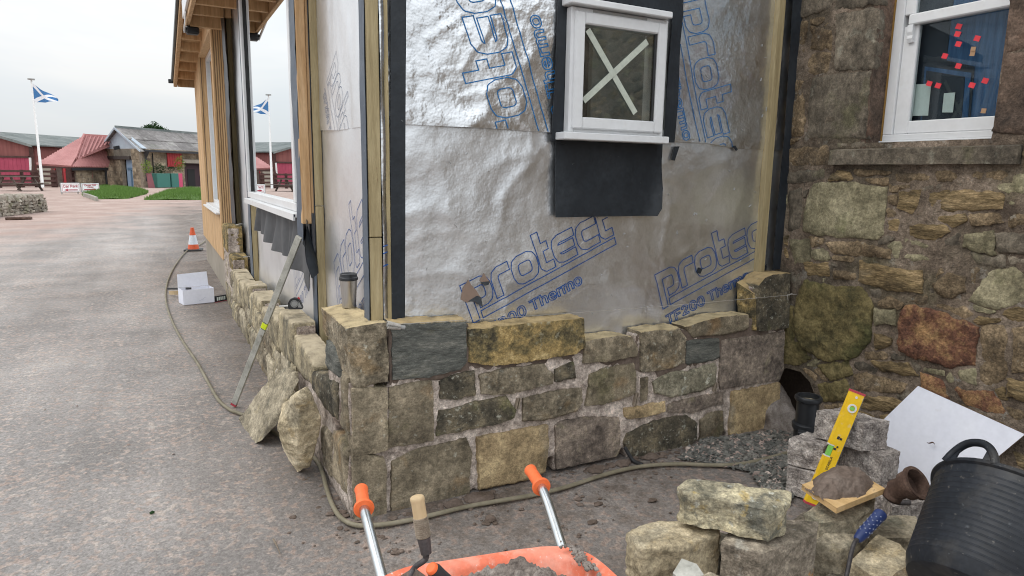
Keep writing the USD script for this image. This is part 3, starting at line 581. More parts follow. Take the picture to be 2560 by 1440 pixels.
# the tall end stone against the old house has a hewn, yellow left end: a chamfered block
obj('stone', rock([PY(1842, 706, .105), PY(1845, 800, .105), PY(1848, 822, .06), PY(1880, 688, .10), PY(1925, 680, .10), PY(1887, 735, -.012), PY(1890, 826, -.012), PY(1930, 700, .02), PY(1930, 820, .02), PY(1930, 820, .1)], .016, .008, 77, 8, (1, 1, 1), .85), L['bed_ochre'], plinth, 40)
tp = [PY(*q, -.03) for q in [(1885, 735), (1892, 705), (1910, 690), (1970, 682), (1965, 815), (1889, 826)]]
LS = [  # stones along the left face, outlines seen on that face
    ('stone_slate', [(811, 852), (832, 872), (839, 900), (843, 945), (813, 920)], .0, -.026),
    ('stone_olive', [(848, 930), (862, 945), (864, 1088), (850, 1067)], .0, -.028),
    ('stone_grey', [(800, 1058), (824, 1085), (824, 1195), (803, 1165)], .0, -.03), ('stone_olive', [(829, 1075), (864, 1128), (864, 1242), (829, 1195)], .0, -.026),
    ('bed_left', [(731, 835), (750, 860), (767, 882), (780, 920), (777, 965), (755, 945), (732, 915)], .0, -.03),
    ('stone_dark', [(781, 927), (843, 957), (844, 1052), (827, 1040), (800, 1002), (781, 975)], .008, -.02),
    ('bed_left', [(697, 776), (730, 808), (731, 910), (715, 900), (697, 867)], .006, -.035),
]
lefts = []
for i, (m, px, pr, x0) in enumerate(LS):
    q = lp(px, x0); lefts.append(q)
    obj('stone', stone(q, .13, lambda uv, h, x0=x0: leftw(uv, h, x0), 120 + i, .02, .014, .008, .005, pr, strat=2), L[m], plinth, 40)
# further along the face is seen edge-on: courses under a stepped top
rng = random.Random(5)
tops = [(1.16, 1.62, .625), (1.64, 2.02, .545), (2.04, 2.46, .505), (2.48, 2.88, .535), (2.90, 3.12, .50), (3.14, 3.52, .535), (3.54, 3.96, .465), (3.98, 4.33, .48), (4.35, 4.62, .50), (4.64, 4.98, .61), (5.02, 5.60, .90)]
for k, (ya, yb, zt) in enumerate(tops):
    zs = [0.0, .20 + rng.uniform(-.03, .03)]
    while zs[-1] < zt - .30: zs.append(zs[-1] + rng.uniform(.13, .22))
    zs.append(zt)
    if k == 10: zs = [0.0, .26, .60, .895]
    if k == 9: zs = [0.0, .24, .45, .61]
    for j in range(len(zs) - 1):
        if k == 0 and j == len(zs) - 2: continue
        cut = rng.choice([.35, .5, .62, 1.0]) if j < len(zs) - 2 and yb - ya > .3 else 1.0
        spans = [(ya, yb)] if cut == 1.0 else [(ya, ya + (yb - ya) * cut - .012), (ya + (yb - ya) * cut + .012, yb)]
        for (a, b) in spans:
            za, zb = zs[j] + (.012 if j else -.02), zs[j + 1] - (.012 if j < len(zs) - 2 else 0)
            jj = lambda: rng.uniform(-.014, .014)
            q = Polygon([(-b + jj() * .5, za), (-a + jj() * .5, za + jj() * .5), (-a + jj(), zb + jj()), (-(a + b) / 2, zb + jj() * .6), (-b + jj(), zb + jj())])
            lefts.append(q); top = j == len(zs) - 2
            x0 = -.035 if k < 9 else -.01
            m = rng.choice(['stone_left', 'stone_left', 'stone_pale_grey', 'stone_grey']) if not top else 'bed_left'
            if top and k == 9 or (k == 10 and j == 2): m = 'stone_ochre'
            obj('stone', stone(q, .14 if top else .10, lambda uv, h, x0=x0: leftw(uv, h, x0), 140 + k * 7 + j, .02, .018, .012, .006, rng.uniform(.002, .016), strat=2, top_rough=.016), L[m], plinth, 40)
def mortar_bed(polyset, to3, name, look, depth, seed, back=.012, grow=.024):
    u = unary_union([p.buffer(grow) for p in polyset]).buffer(-.014)
    for q in polys(u):
        q = Polygon(q.exterior)
        obj(name, stone(q, depth, lambda uv, h: to3(uv, h - back), seed, .02, .006, .005, .002, 0, freq=14), L[look], plinth, 40)
qq = [Polygon([PY(*q, 0)[[0, 2]] for q in [(890, 968), (968, 960), (968, 1284), (889, 1296)]])]
body = unary_union([p.buffer(.03) for p in allp + qq]).buffer(-.022)
body = body.intersection(affinity.translate(body, 0, -.03))
fresh = Polygon([PY(*q, 0)[[0, 2]] for q in [(960, 965), (1080, 952), (1200, 930), (1460, 900), (1600, 930), (1640, 945), (1720, 920), (1800, 900), (1965, 820), (1990, 640), (960, 700)]])
for j, q in enumerate(polys(body.intersection(fresh))): obj('mortar_joint', stone(Polygon(q.exterior), .03, lambda uv, h: mainw(uv, h - .0035), 401 + j, .016, .004, .006, .002, 0, freq=14), L['mortar_wet'], plinth, 40, label='fresh brown mortar of the top course')
for j, q in enumerate(polys(body)): obj('mortar_joint', stone(Polygon(q.exterior), .10, lambda uv, h: mainw(uv, h - .006), 411 + j, .018, .006, .004, .002, 0, freq=14), L['mortar_new'], plinth, 40, label='dry pinkish grey mortar of the lower courses')
lb = unary_union([p.buffer(.035) for p in lefts + [sbox(-1.3, 0, -.02, .30), sbox(-5.6, 0, -1.1, .34)]]).buffer(-.03)
lb = lb.intersection(affinity.translate(lb, 0, -.03))
for j, q in enumerate(polys(lb)): obj('mortar_joint', stone(Polygon(q.exterior), .11, lambda uv, h: leftw(uv, h - .006, -.022), 421 + j, .025, .006, .006, .003, 0, freq=14), L['mortar_new'], plinth, 40)
# plastic weep vents left in the upright joints
for (px, py, h) in [(1294, 1008, 26), (1589, 998, 32), (1787, 967, 22)]:
    for dx in (-.006, .006):
        a, b = PY(px - h * .1, py + h / 2, -.004), PY(px + h * .1, py - h / 2, -.004)
        obj('weep_vent', obox(a + [dx, 0, 0], b + [dx, 0, 0], .005, .02, [1, 0, 0]), L['cord_brown'], plinth)

# ---------------------------------------------------------------- lettering printed on the membrane
def gly(ch):
    w = .29; h = w / 2
    def st(*ls): return unary_union([LineString(l).buffer(h, cap_style=2, join_style=1) for l in ls])
    c = .22
    def rr(x0, x1): return LineString([(x0 + c, h), (x1 - c, h), (x1 - c * .3, h + c * .3), (x1, h + c), (x1, 1 - h - c), (x1 - c * .3, 1 - h - c * .3), (x1 - c, 1 - h), (x0 + c, 1 - h), (x0 + c * .3, 1 - h - c * .3), (x0, 1 - h - c), (x0, h + c), (x0 + c * .3, h + c * .3), (x0 + c, h)])
    if ch == 'o': return st(rr(h, 1.12 - h).coords), 1.12
    if ch == 'p': return st([(h, -.36), (h, 1 - h + h)], [(0, 1 - h), (1.12 - h - c, 1 - h), (1.12 - h - c * .3, 1 - h - c * .3), (1.12 - h, 1 - h - c), (1.12 - h, h + c), (1.12 - h - c * .3, h + c * .3), (1.12 - h - c, h), (.45, h)]), 1.12
    if ch == 'r': return st([(h, 0), (h, 1 - h - c), (h + c * .3, 1 - h - c * .3), (h + c, 1 - h), (.82, 1 - h)]), .82
    if ch == 't': return st([(h, 1.42), (h, h + .1), (h + .1, h), (.62, h)], [(h, 1 - h), (.55, 1 - h)]), .62
    if ch == 'e': return st([(1.02, h), (h + c, h), (h + c * .3, h + c * .3), (h, h + c), (h, 1 - h - c), (h + c * .3, 1 - h - c * .3), (h + c, 1 - h), (1.08, 1 - h)], [(h, .5), (1.0, .5)]).difference(sbox(.42, .355, 1.2, .355 + .001)), 1.08
    return st([(1.0, h), (h + c, h), (h + c * .3, h + c * .3), (h, h + c), (h, 1 - h - c), (h + c * .3, 1 - h - c * .3), (h + c, 1 - h), (1.0, 1 - h)]), 1.0
def text_poly(s, height, bold=True):
    m = meshkit.text_mesh(s, height, .01, bold); v, f = np.array(m.vertices), np.array(m.faces); t = v[f]
    flat = np.abs(t[:, :, 2]).max(1) < 1e-6
    return unary_union([Polygon(x[:, :2]).buffer(1e-5) for x in t[flat]])
def logo_shapes(sub_from=0):
    x, out = 0.0, []
    for ch in 'protect':
        g, w = gly(ch); out.append(affinity.translate(g, x, 0)); x += w + .05
    Lt = x - .05; out[0] = out[0].union(sbox(.0, -.36, .29, -.30)).buffer(0)
    bar = sbox(.42, -.36, Lt, -.10)
    sub = text_poly('TF200 Thermo', .36); b = sub.bounds
    sub = affinity.affine_transform(sub, [.70 * Lt / (b[2] - b[0]), 0, .0, 1.0, -b[0] * .70 * Lt / (b[2] - b[0]) + .05, -1.02])
    return out, bar, sub, Lt
LOGO = logo_shapes()
def logo(name, O, E, U, plane, clip, lift, look, parent, lw=.0022):
    """O, E: the baseline's ends, U: above O by the letters' height, all on the wall; clip: a polygon in wall coordinates."""
    out, bar, sub, Lt = LOGO
    ex, ey = (np.array(E) - O) / Lt, np.array(U) - O
    A = [ex[0], ey[0], ex[1], ey[1], O[0], O[1]]
    ms = []
    for g in [*out, bar, sub]:
        g = affinity.affine_transform(g.simplify(.006), A)
        for q in polys(g):
            for r in [q.exterior, *q.interiors]:
                p = densify(r.coords, .015); a, b = p - np.roll(p, 1, 0), np.roll(p, -1, 0) - p
                a /= np.linalg.norm(a, axis=1)[:, None] + 1e-12; b /= np.linalg.norm(b, axis=1)[:, None] + 1e-12
                nn = np.stack([-(a + b)[:, 1], (a + b)[:, 0]], 1); nn /= np.maximum(np.einsum('ij,ij->i', nn, nn)[:, None] / 2, .5)
                v = np.vstack([p + nn * lw, p - nn * lw]); k = len(p); i = np.arange(k); j = (i + 1) % k
                ok = shapely.contains_xy(clip, *((p[i] + p[j]) / 2).T); i, j = i[ok], j[ok]
                if not len(i): continue
                f = np.vstack([np.stack([i, i + k, j + k], 1), np.stack([i, j + k, j], 1)]); v3 = plane(v, lift(v)); w = plane(v[:1], np.array([1.0])) - plane(v[:1], np.array([0.0]))
                m = trimesh.Trimesh(v3, f, process=False)
                if (m.face_normals @ w[0]).mean() < 0: m.invert()
                ms.append(m)
    if ms: obj(name, ms, L[look], parent)

# ---------------------------------------------------------------- the extension under construction
ext = thing('timber_frame_extension', 'half-clad timber extension wrapped in silver foil membrane', 'building')
def crumple(p, amp, seed, fr=3.2):
    q = np.c_[p, np.full(len(p), seed * 3.3)]
    a = meshkit.fbm(q * fr + 11, 3, seed); b = meshkit.fbm(q * fr * 2.3 + 5, 2, seed + 5)
    rid = 1 - np.abs(2 * meshkit.noise(q * fr * 1.4 + 3, seed + 9) - 1)
    return amp * (1.3 * (a - .5) + .55 * (b - .5) + .35 * (rid ** 3 - .3))
def creases(p, seed, fr, amp):
    q = np.c_[p, np.full(len(p), seed * 1.7)]; w = meshkit.fbm(q * fr * .7 + 3, 2, seed + 40)[:, None] * [1.6, 1.2, 0]
    return amp * sum((1 - np.abs(2 * meshkit.noise((q + w * .35) * fr * s + 9, seed + k) - 1)) ** 7 * g for k, (s, g) in enumerate(((1, 1.0), (1.9, .6), (3.4, .35))))
def lowf(p): return crumple(p, .009, 2, 3.0) + .003 + creases(np.asarray(p), 4, 3.2, .005)
def upf(p):
    p = np.asarray(p); k = np.clip(1 - (p[:, 0] - .9) / 1.8, .45, 1.0)
    return crumple(p, .019, 7, 2.6) * k + .012 + creases(p, 14, 4.0, .0065) * k + .010 * np.exp(-((p[:, 1] - 1.72) / .05) ** 2) * meshkit.noise(np.c_[p * 9, p[:, :1] * 0], 3)
def lowl(p): return crumple(p, .012, 4, 2.2) + .003
def upl(p):
    p = np.asarray(p); return crumple(np.c_[p[:, 0] * 2.2, p[:, 1] * .7], .012, 9, 2.4) + .012
def main_m(uv, h): uv = np.asarray(uv); return np.stack([uv[:, 0], YM - np.asarray(h), uv[:, 1]], 1)
def left_m(uv, h): uv = np.asarray(uv); return np.stack([XM - np.asarray(h), -uv[:, 0], uv[:, 1]], 1)
def wm(px, py): p = PY(px, py, YM); return p[[0, 2]]
def wl(px, py): p = PX(px, py, XM); return np.array([-p[1], p[2]])
def sheet(name, poly, step, f, plane, look, lab=None, thick=.003):
    pts, t, rings = tri_poly(poly, step, 3); h = f(pts); n = len(pts); k = len(rings[0])
    V = np.vstack([plane(pts, h), plane(pts[:k], h[:k] - thick - .012)])
    i = np.arange(k); j = (i + 1) % k; side = np.vstack([np.stack([i, i + n, j + n], 1), np.stack([i, j + n, j], 1)])
    if not Polygon(rings[0]).exterior.is_ccw: side = side[:, ::-1]
    return obj(name, trimesh.Trimesh(V, np.vstack([t, side]), process=False), L[look], ext, 50, lab)
TOPZ = 2.75
lapm = [wm(1003, 311), wm(1100, 316), wm(1230, 322), wm(1367, 331), wm(1500, 340), wm(1644, 353), wm(1760, 358), wm(1840, 372), wm(1937, 376)]
lapz = [(p[0], p[1]) for p in lapm]
xl, xr = lapz[0][0] - .08, 2.66
win_hole = Polygon([wm(1432, 20), wm(1672, 55), wm(1660, 345), wm(1412, 332)]).buffer(-.01)
low_main = Polygon([(xl, .45), (xr, .45), (xr, lapz[-1][1] + .05)] + [(x, z + .06) for x, z in lapz[::-1]] + [(xl, lapz[0][1] + .06)]).buffer(0).difference(win_hole)
up_main = Polygon([(xl, TOPZ), (xl, lapz[0][1])] + lapz + [(xr, lapz[-1][1]), (xr, TOPZ)]).buffer(0).difference(win_hole)
sheet('foil_sheet', low_main, .017, lowf, main_m, 'foil', 'smoother lower sheet of silver foil membrane')
sheet('foil_sheet', up_main, .015, upf, main_m, 'foil_crumpled', 'crumpled upper sheet of silver foil membrane')
lapl = [wl(806, 322), wl(850, 326), wl(912, 318)]
YF = 6.02
low_left = sbox(-YF, .30, -.16, 1.72)
up_left = Polygon([(-1.35, lapl[0][1]), (lapl[1][0], lapl[1][1]), (-.15, lapl[2][1]), (-.15, TOPZ + .6), (-1.35, TOPZ + .6)])
lw0, lw1 = -4.00, -1.60
lwin = sbox(lw0, 1.24, lw1, 3.3)
sheet('foil_sheet', low_left.union(sbox(-YF, 1.7, -1.33, 3.3)).difference(lwin).intersection(sbox(-YF, .3, -.16, 3.3)), .04, lowl, left_m, 'foil_left', 'foil membrane on the long left side')
sheet('foil_sheet', up_left, .026, upl, left_m, 'foil_left', 'loose upper foil sheet on the left side')
# prints
cl = low_main.buffer(-.002)
dz = lambda f: (lambda v: f(v) + .0018)
flap_px = [(1380, 345), (1648, 345), (1640, 470), (1632, 520), (1622, 538), (1378, 542)]
flap_poly = Polygon([wm(*q) for q in flap_px])
lowvis = cl.difference(flap_poly).intersection(Polygon(lapz + [(xr, .4), (xl, .4)]))
logo('printed_lettering', wm(1173, 783), wm(1533, 587), wm(1148, 714), main_m, lowvis, dz(lowf), 'ink_blue', ext)
logo('printed_lettering', wm(1650, 750), wm(1940, 592), wm(1635, 687), main_m, lowvis.intersection(sbox(0, 0, wm(1905, 540)[0], 3)), dz(lowf), 'ink_blue', ext)
upv = up_main.buffer(-.002).intersection(sbox(xl, 1.0, wm(1384, 200)[0], 3.0))
logo('printed_lettering', wm(1366, 445), wm(1199, -129), wm(1282, 468), main_m, upv, dz(upf), 'ink_teal', ext, .0026)
upr = up_main.buffer(-.002).intersection(sbox(wm(1690, 200)[0], 1.0, wm(1915, 200)[0], 3.0))
logo('printed_lettering', wm(1698, 10), wm(1785, 457), wm(1757, -3), main_m, upr, dz(upf), 'ink_teal', ext)
logo('printed_lettering', wl(829, 185), wl(868, 440), wl(846, 128), left_m, up_left.intersection(sbox(-1.3, 1, wl(912, 250)[0], 3)).buffer(-.002), dz(upl), 'ink_dull', ext, .0014)
logo('printed_lettering', wl(846, 760), wl(955, 560), wl(835, 655), left_m, low_left.intersection(sbox(wl(820, 700)[0], .3, wl(916, 700)[0], 1.65)), dz(lowl), 'ink_blue', ext, .0018)
logo('printed_lettering', wl(738, 725), wl(812, 560), wl(735, 660), left_m, low_left.intersection(sbox(wl(728, 700)[0], .3, wl(776, 700)[0], 1.1)), dz(lowl), 'ink_blue', ext, .0018)
# staples and scuffs in the sheet
rs = np.random.default_rng(8); st = []
for _ in range(90):
    p = np.array([[rs.uniform(.35, 2.55), rs.uniform(.75, 2.5)]])
    f = upf if p[0, 1] > np.interp(p[0, 0], [q[0] for q in lapz], [q[1] for q in lapz]) else lowf
    if not low_main.union(up_main).buffer(-.03).contains(Point(p[0])) or flap_poly.contains(Point(p[0])): continue
    c = main_m(p, f(p) + .002)[0]; a = rs.uniform(0, 3.14); d = np.array([math.cos(a), 0, math.sin(a)]) * rs.uniform(.004, .011)
    st.append(obox(c - d, c + d, .0035, .0025, [0, 1, 0]))
obj('staple', st, L['tape_grey'], ext, kind='stuff')
# the torn holes low on the foil and a hanging scrap
def patch(name, px, off, look, curl=0.0, z_of=None):
    q = Polygon([wm(*p) for p in px]); v, t, r = tri_poly(q, .012, 4)
    y0, y1 = v[:, 1].min(), v[:, 1].max(); h = lowf(v) + off + curl * ((y1 - v[:, 1]) / (y1 - y0)) ** 1.5
    obj(name, trimesh.Trimesh(np.vstack([main_m(v, h), main_m(v, h - .0015)]), np.vstack([t, t[:, ::-1] + len(v)]), process=False), L[look], ext, 50)
patch('torn_hole', [(1150, 748), (1155, 720), (1168, 698), (1176, 712), (1188, 725), (1200, 745), (1198, 762), (1178, 752), (1165, 756)], .003, 'insul_brown')
patch('torn_flap', [(1165, 752), (1190, 738), (1199, 742), (1198, 764), (1182, 752)], .006, 'dpc_black', .03)
patch('torn_hole', [(1196, 700), (1207, 682), (1216, 695), (1224, 706), (1208, 710)], .003, 'insul_brown')
patch('torn_flap', [(1200, 704), (1222, 702), (1216, 710), (1205, 712)], .006, 'dpc_black', .015)
patch('torn_hole', [(1738, 680), (1745, 668), (1754, 672), (1746, 684)], .004, 'dpc_black', .01)
# damp-proof strips and battens
def strip_m(name, px, look, off, lab=None, curl=None):
    q = Polygon([wm(*p) for p in px]); v, t, r = tri_poly(q, .03, 6); h = off + .006 * fb(np.c_[v, v[:, :1] * 0], 7, 3, 3)
    if curl: h = h + curl(v)
    n = len(v); k = len(r[0]); i = np.arange(k); j = (i + 1) % k; sd_ = np.vstack([np.stack([i, i + n, j + n], 1), np.stack([i, j + n, j], 1)])
    if not Polygon(r[0]).exterior.is_ccw: sd_ = sd_[:, ::-1]
    return obj(name, trimesh.Trimesh(np.vstack([main_m(v, h), main_m(v, h - .003)]), np.vstack([t, t[:, ::-1] + n, sd_]), process=False), L[look], ext, 50, lab)
strip_m('damp_proof_strip', [(969, -160), (1007, -160), (1005, 400), (1004, 800), (972, 800), (968, 400)], 'dpc_black', .046, 'wide black strip beside the corner batten')
yb = YM - .045
bz0 = .70
XR0, XR1 = PY(1902, 600, yb)[0], PY(1918, 600, yb)[0]
obj('batten', box(XR0, XR1, yb, YM - .004, bz0, TOPZ, .003), L['batten'], ext)
strip_m('damp_proof_strip', [(1975, -160), (2010, -160), (1968, 330), (1948, 668), (1915, 672), (1930, 480), (1945, 330)], 'dpc_black', .05, 'black strip in the corner with the old house')
strip_m('damp_proof_strip', [(1876, 690), (1912, 660), (1912, 830), (1835, 830), (1836, 740)], 'dpc_black', .014)
# corner batten and its strip
cb0 = PY(928, 780, .085)[0]; cb1 = PY(958, 780, .085)[0]
zc = .84
obj('batten', box(cb0, cb1, .085, .085 + .05, zc, 1.22, .003), L['batten'], ext); obj('batten', box(cb0, cb1, .085, .085 + .05, 1.223, TOPZ + .3, .003), L['batten'], ext)
obj('batten', box(cb1 + .022, cb1 + .040, .086, YM, zc, TOPZ + .3, .002), L['batten'], ext)
obj('foil_edge', trimesh.Trimesh(*(lambda zz: (np.vstack([np.stack([np.full(60, cb1 + .004 + .014 * 0), np.full(60, .086) + .004 * np.sin(zz * 9), zz], 1), np.stack([np.full(60, cb1 + .021), np.full(60, .084) + .005 * np.sin(zz * 14 + 1), zz], 1), np.stack([np.full(60, cb1 + .012), np.full(60, .10), zz], 1)]),
    np.vstack([[[a, a + 60, a + 61], [a, a + 61, a + 1], [a + 60, a + 120, a + 121], [a + 60, a + 121, a + 61]] for a in range(59)])))(np.linspace(zc, TOPZ + .3, 60)), process=False), L['foil_crumpled'], ext, True)
for z_ in (1.155, 1.185, 1.10):
    obj('pen_mark', obox([cb1 + .002, .0805, z_ - .004], [cb1 + .024, .0805, z_ + .004], .0018, .004, [0, 1, 0]), L['ink_blue'], ext)
dpcw = [PX(912, 780, cb0 - .006)[1], .09]
def strip_l(name, y0, y1, z0, z1, x, look, wav=.004, lab=None):
    v, t, r = tri_poly(sbox(-y1, z0, -y0, z1), .05, 7); h = XM - x + wav * 2 * fb(np.c_[v, v[:, :1] * 0], 6, int(y0 * 7) + 2, 3)
    n = len(v); obj(name, trimesh.Trimesh(np.vstack([left_m(v, h), left_m(v, h - .003)]), np.vstack([t, t[:, ::-1] + n]), process=False), L[look], ext, 50, lab)
strip_l('damp_proof_strip', .088, max(.17, dpcw[0]), .80, TOPZ + .3, cb0 - .006, 'dpc_slate', lab='blue grey strip wrapping the outer corner')
bf = .12
def batten_l(y, z0, z1, w=.05, look='batten', x0=bf, lab=None): return obj('batten', box(x0, XM - .004, y, y + w, z0, z1, .003), L[look], ext, label=lab)
yB = PX(797, 840, bf)[1]
batten_l(yB - .03, .46, 1.30, .06); batten_l(yB - .028, 1.303, TOPZ + .6, .06)
strip_l('damp_proof_strip', yB - .02, yB + .10, .48, TOPZ + .5, bf - .006, 'dpc_slate')
for px_ in (592, 628):
    y_ = PX(px_, 600, bf)[1]
    batten_l(y_ - .1, .40, TOPZ + .55, .06); strip_l('damp_proof_strip', y_ - .09, y_ + .10, .45, TOPZ + .5, bf - .006, 'dpc_slate' if px_ > 600 else 'dpc_black')
strip_l('damp_proof_strip', PX(586, 500, .1)[1] - .12, PX(586, 500, .1)[1] + .25, .6, TOPZ + .55, .085, 'dpc_black', .012, 'dark strip at the end of the timber cladding')
# the orange post by the big window, black strip beside it and a scrap of membrane
py0 = PX(757, 558, .05)[1]
obj('window_post', box(.05, .10, py0, py0 + .05, 1.20, TOPZ + .5, .003), L['timber'], ext, label='fresh orange timber upright beside the large window')
obj('window_post', box(.102, .118, py0 + .004, py0 + .05, 1.26, TOPZ + .5, .003), L['larch'], ext)
strip_l('damp_proof_strip', py0 + .01, py0 + .14, 1.10, TOPZ + .5, .046, 'dpc_slate', .012)

# large left window
win = obj('large_window', [box(.085, .155, 1.60, 3.98, 1.247, 1.300, .004), box(.085, .155, 3.915, 3.98, 1.301, 3.10, .004), box(.085, .155, 1.60, 1.665, 1.301, 3.10, .004), box(.085, .155, 1.60, 3.98, 3.101, 3.17, .004)], L['upvc'], ext, label='large white framed window mirroring the sky and flagpole')
obj('glass_pane', box(.124, .130, 1.66, 3.92, 1.295, 3.105), L['pane_multi'], win)
for ya_ in (3.904, 1.666): obj('glazing_bead', box(.108, .1235, ya_, ya_ + .010, 1.301, 3.10), L['black_rubber'], win)
obj('window_sill', [box(.035, .13, 1.40, 3.80, 1.222, 1.2455, .004), box(.033, .045, 1.40, 3.80, 1.205, 1.244)], L['upvc'], win)
# dark fabric below the sill, gathered in folds
zz, yy = np.meshgrid(np.linspace(0, 1, 26), np.linspace(0, 1, 90), indexing='ij')
ya = 3.45 + (1.30 - 3.45) * yy; zt = 1.215; zb = np.interp(yy, [0, .18, .2, .45, .47, .72, .74, .93, 1], [.985, .97, .945, .94, .92, .915, .885, .86, .80])
fold = (np.sin(yy * 46 + 2.2 * np.sin(yy * 9)) * .5 + .5 * np.sin(yy * 23 + 1 + zz * 1.2)) * (.006 + .034 * zz)
Vc = np.stack([.105 - .02 * zz - fold, ya + .05 * zz * np.sin(yy * 17), zt + (zb - zt) * zz], -1).reshape(-1, 3)
ic = np.arange(25)[:, None] * 90 + np.arange(89)[None]; ic = ic.ravel()
obj('fabric_flap', (np.vstack([Vc, Vc + [.003, 0, 0]]), np.vstack([np.stack([ic, ic + 1, ic + 91, ic + 90], 1), np.stack([ic, ic + 90, ic + 91, ic + 1], 1) + len(Vc)])), L['dpc_curtain'], ext, True, label='gathered dark grey fabric hanging below the window sill')
v, t, r = tri_poly(Polygon([(-py0 - .10, 1.24), (-py0 + .05, 1.22), (-py0 + .09, .90), (-py0 + .03, .93), (-py0 - .03, 1.02), (-py0 - .08, 1.08)]), .02, 3)
hh = .10 + .05 * np.sin(v[:, 0] * 30 + v[:, 1] * 9) * np.clip((1.24 - v[:, 1]) / .25, 0, 1)
obj('membrane_scrap', trimesh.Trimesh(np.vstack([left_m(v, hh), left_m(v, hh - .003)]), np.vstack([t, t[:, ::-1] + len(v)]), process=False), L['dpc_black'], ext, True)
# room behind the panes
obj('room_lining', [box(.20, 2.6, 4.35, 4.40, .5, 3.2), box(.20, 2.6, .72, .76, .5, 3.2), box(2.55, 2.6, .76, 4.35, .5, 3.2)], L['room_dark'], ext)
obj('room_lining', [box(1.62, 2.3, .66, .70, 1.2, 2.7)], L['room_mid'], ext)
# small window in the short wall
yw = .055
def wp(px, py, y=yw): p = PY(px, py, y); return p[0], p[2]
ox0, oz0 = wp(1418, 330); ox1, oz1 = wp(1672, 52); ox0 = (ox0 + wp(1432, 20)[0]) / 2
gx0, gz0 = wp(1444, 298); gx1, gz1 = wp(1640, 72)
def ringbox(x0, x1, z0, z1, w, y0, y1, bev=.004): return [box(x0, x0 + w, y0, y1, z0, z1, bev), box(x1 - w, x1, y0, y1, z0, z1, bev), box(x0 + w - .001, x1 - w + .001, y0 + .0005, y1, z0, z0 + w, bev), box(x0 + w - .001, x1 - w + .001, y0 + .0005, y1, z1 - w, z1, bev)]
sw = obj('small_window', ringbox(ox0, ox1, oz0, oz1, .030, yw, .20), L['upvc'], ext, label='small white window taped with a big X')
obj('opening_sash', ringbox(ox0 + .016, ox1 - .016, oz0 + .018, oz1 - .018, (gx0 - ox0 + ox1 - gx1) / 2 - .010, yw - .016, .12, .006), L['upvc'], sw)
ix0, ix1, iz0, iz1 = gx0 - .008, gx1 + .008, gz0 - .008, gz1 + .008
obj('glazing_bead', ringbox(ix0, ix1, iz0, iz1, .012, yw - .006, .07, .002), L['black_rubber'], sw)
obj('glass_pane', box(ix0 + .004, ix1 - .004, .056, .062, iz0 + .004, iz1 - .004), L['pane'], sw)
def tape(a, b, y):
    a, b = np.array([a[0], y, a[1]]), np.array([b[0], y, b[1]]); return obox(a, b, .030, .0016, [0, 0, 1])
p1, p2, p3, p4 = wp(1470, 74, .053), wp(1589, 283, .053), wp(1459, 252, .053), wp(1618, 104, .053)
obj('masking_tape', tape(p1, p2, .0545), L['masking_tape'], sw); obj('masking_tape', tape(p3, p4, .0525), L['masking_tape'], sw)
sx0, sx1 = wp(1410, 338, .02)[0], wp(1671, 352, .02)[0]
obj('window_sill', box(sx0, sx1, .012, .10, oz0 - .036, oz0 - .001, .004), L['upvc'], sw)
hx0, hz = wp(1427, 12, .02); hx1 = wp(1681, 50, .02)[0]
obj('head_drip', box(hx0 + .0, hx1, .016, .11, oz1 + .004, oz1 + .034, .004), L['upvc'], sw)
obj('vent_grille', box(ox0 + .12, ox1 - .14, yw - .004, yw + .01, oz1 - .016, oz1 - .004), L['tape_grey'], sw)
strip_m('window_strip', [(1388, -40), (1436, -40), (1425, 200), (1411, 340), (1408, 362), (1369, 352), (1378, 200)], 'dpc_black', .034, 'black strip left of the small window')
strip_m('window_strip', [(1430, -60), (1700, -60), (1697, 40), (1430, 14)], 'dpc_black', .032)
strip_m('window_strip', [(1672, 30), (1698, 30), (1690, 110), (1684, 262), (1676, 357), (1650, 357), (1655, 250)], 'dpc_black', .034)
strip_m('membrane_scrap', [(1680, 366), (1692, 366), (1686, 384), (1680, 402), (1672, 400)], 'dpc_black', .022)
strip_m('membrane_scrap', [(1824, 366), (1830, 364), (1836, 374), (1832, 378)], 'dpc_black', .026)
c0 = wm(1645, 520)[0]
strip_m('window_flap', flap_px, 'dpc_black', .030, 'large black flap hanging below the small window', curl=lambda v: .085 * np.clip((v[:, 0] - c0 + .16) / .20 + (flap_poly.bounds[3] - v[:, 1]) / .42 - .95, 0, 1.2) ** 1.6 + .012 * np.clip((flap_poly.bounds[3] - v[:, 1]) / .4, 0, 1))

# timber cladding of the far half, with its own window
YC0, YC1, CB = 5.95, 9.52, .42
wy0, wy1, wz0, wz1 = 6.02, 8.20, 1.0, 3.06
n = int((YC1 - YC0) / .078); rw = random.Random(3)
for i in range(n):
    a = YC0 + i * .078; b = a + .068
    segs = [(CB, 3.45)] if (b < wy0 or a > wy1) else [(CB, wz0 - .04), (wz1 + .03, 3.45)]
    for z0, z1 in segs: obj('cladding_board', box(-.002 + rw.uniform(-.0015, .0015), .020, a, b, z0, z1, .003), L['larch'], ext)
for i in range(7):
    a = .003 + i * .024; obj('cladding_board', box(a, a + .019, YC0 - .022, YC0 - .004, CB + .02, 3.3, .003), L['larch'], ext)
obj('cladding_backing', [box(.022, .03, YC0, wy0, CB, 3.45), box(.022, .03, wy1, YC1, CB, 3.45), box(.022, .03, wy0, wy1, CB, wz0 - .04), box(.022, .03, wy0, wy1, wz1 + .03, 3.45), box(.03, 2.5, YC1 - .02, YC1 + .02, CB, 3.3), box(.005, .17, YC0 - .003, YC0 + .02, CB, 3.3)], L['dark_wood'], ext)
obj('concrete_base', box(.03, 2.5, YC0 - .02, YC1, -.05, CB + .02, .01), L['far_concrete'], ext)
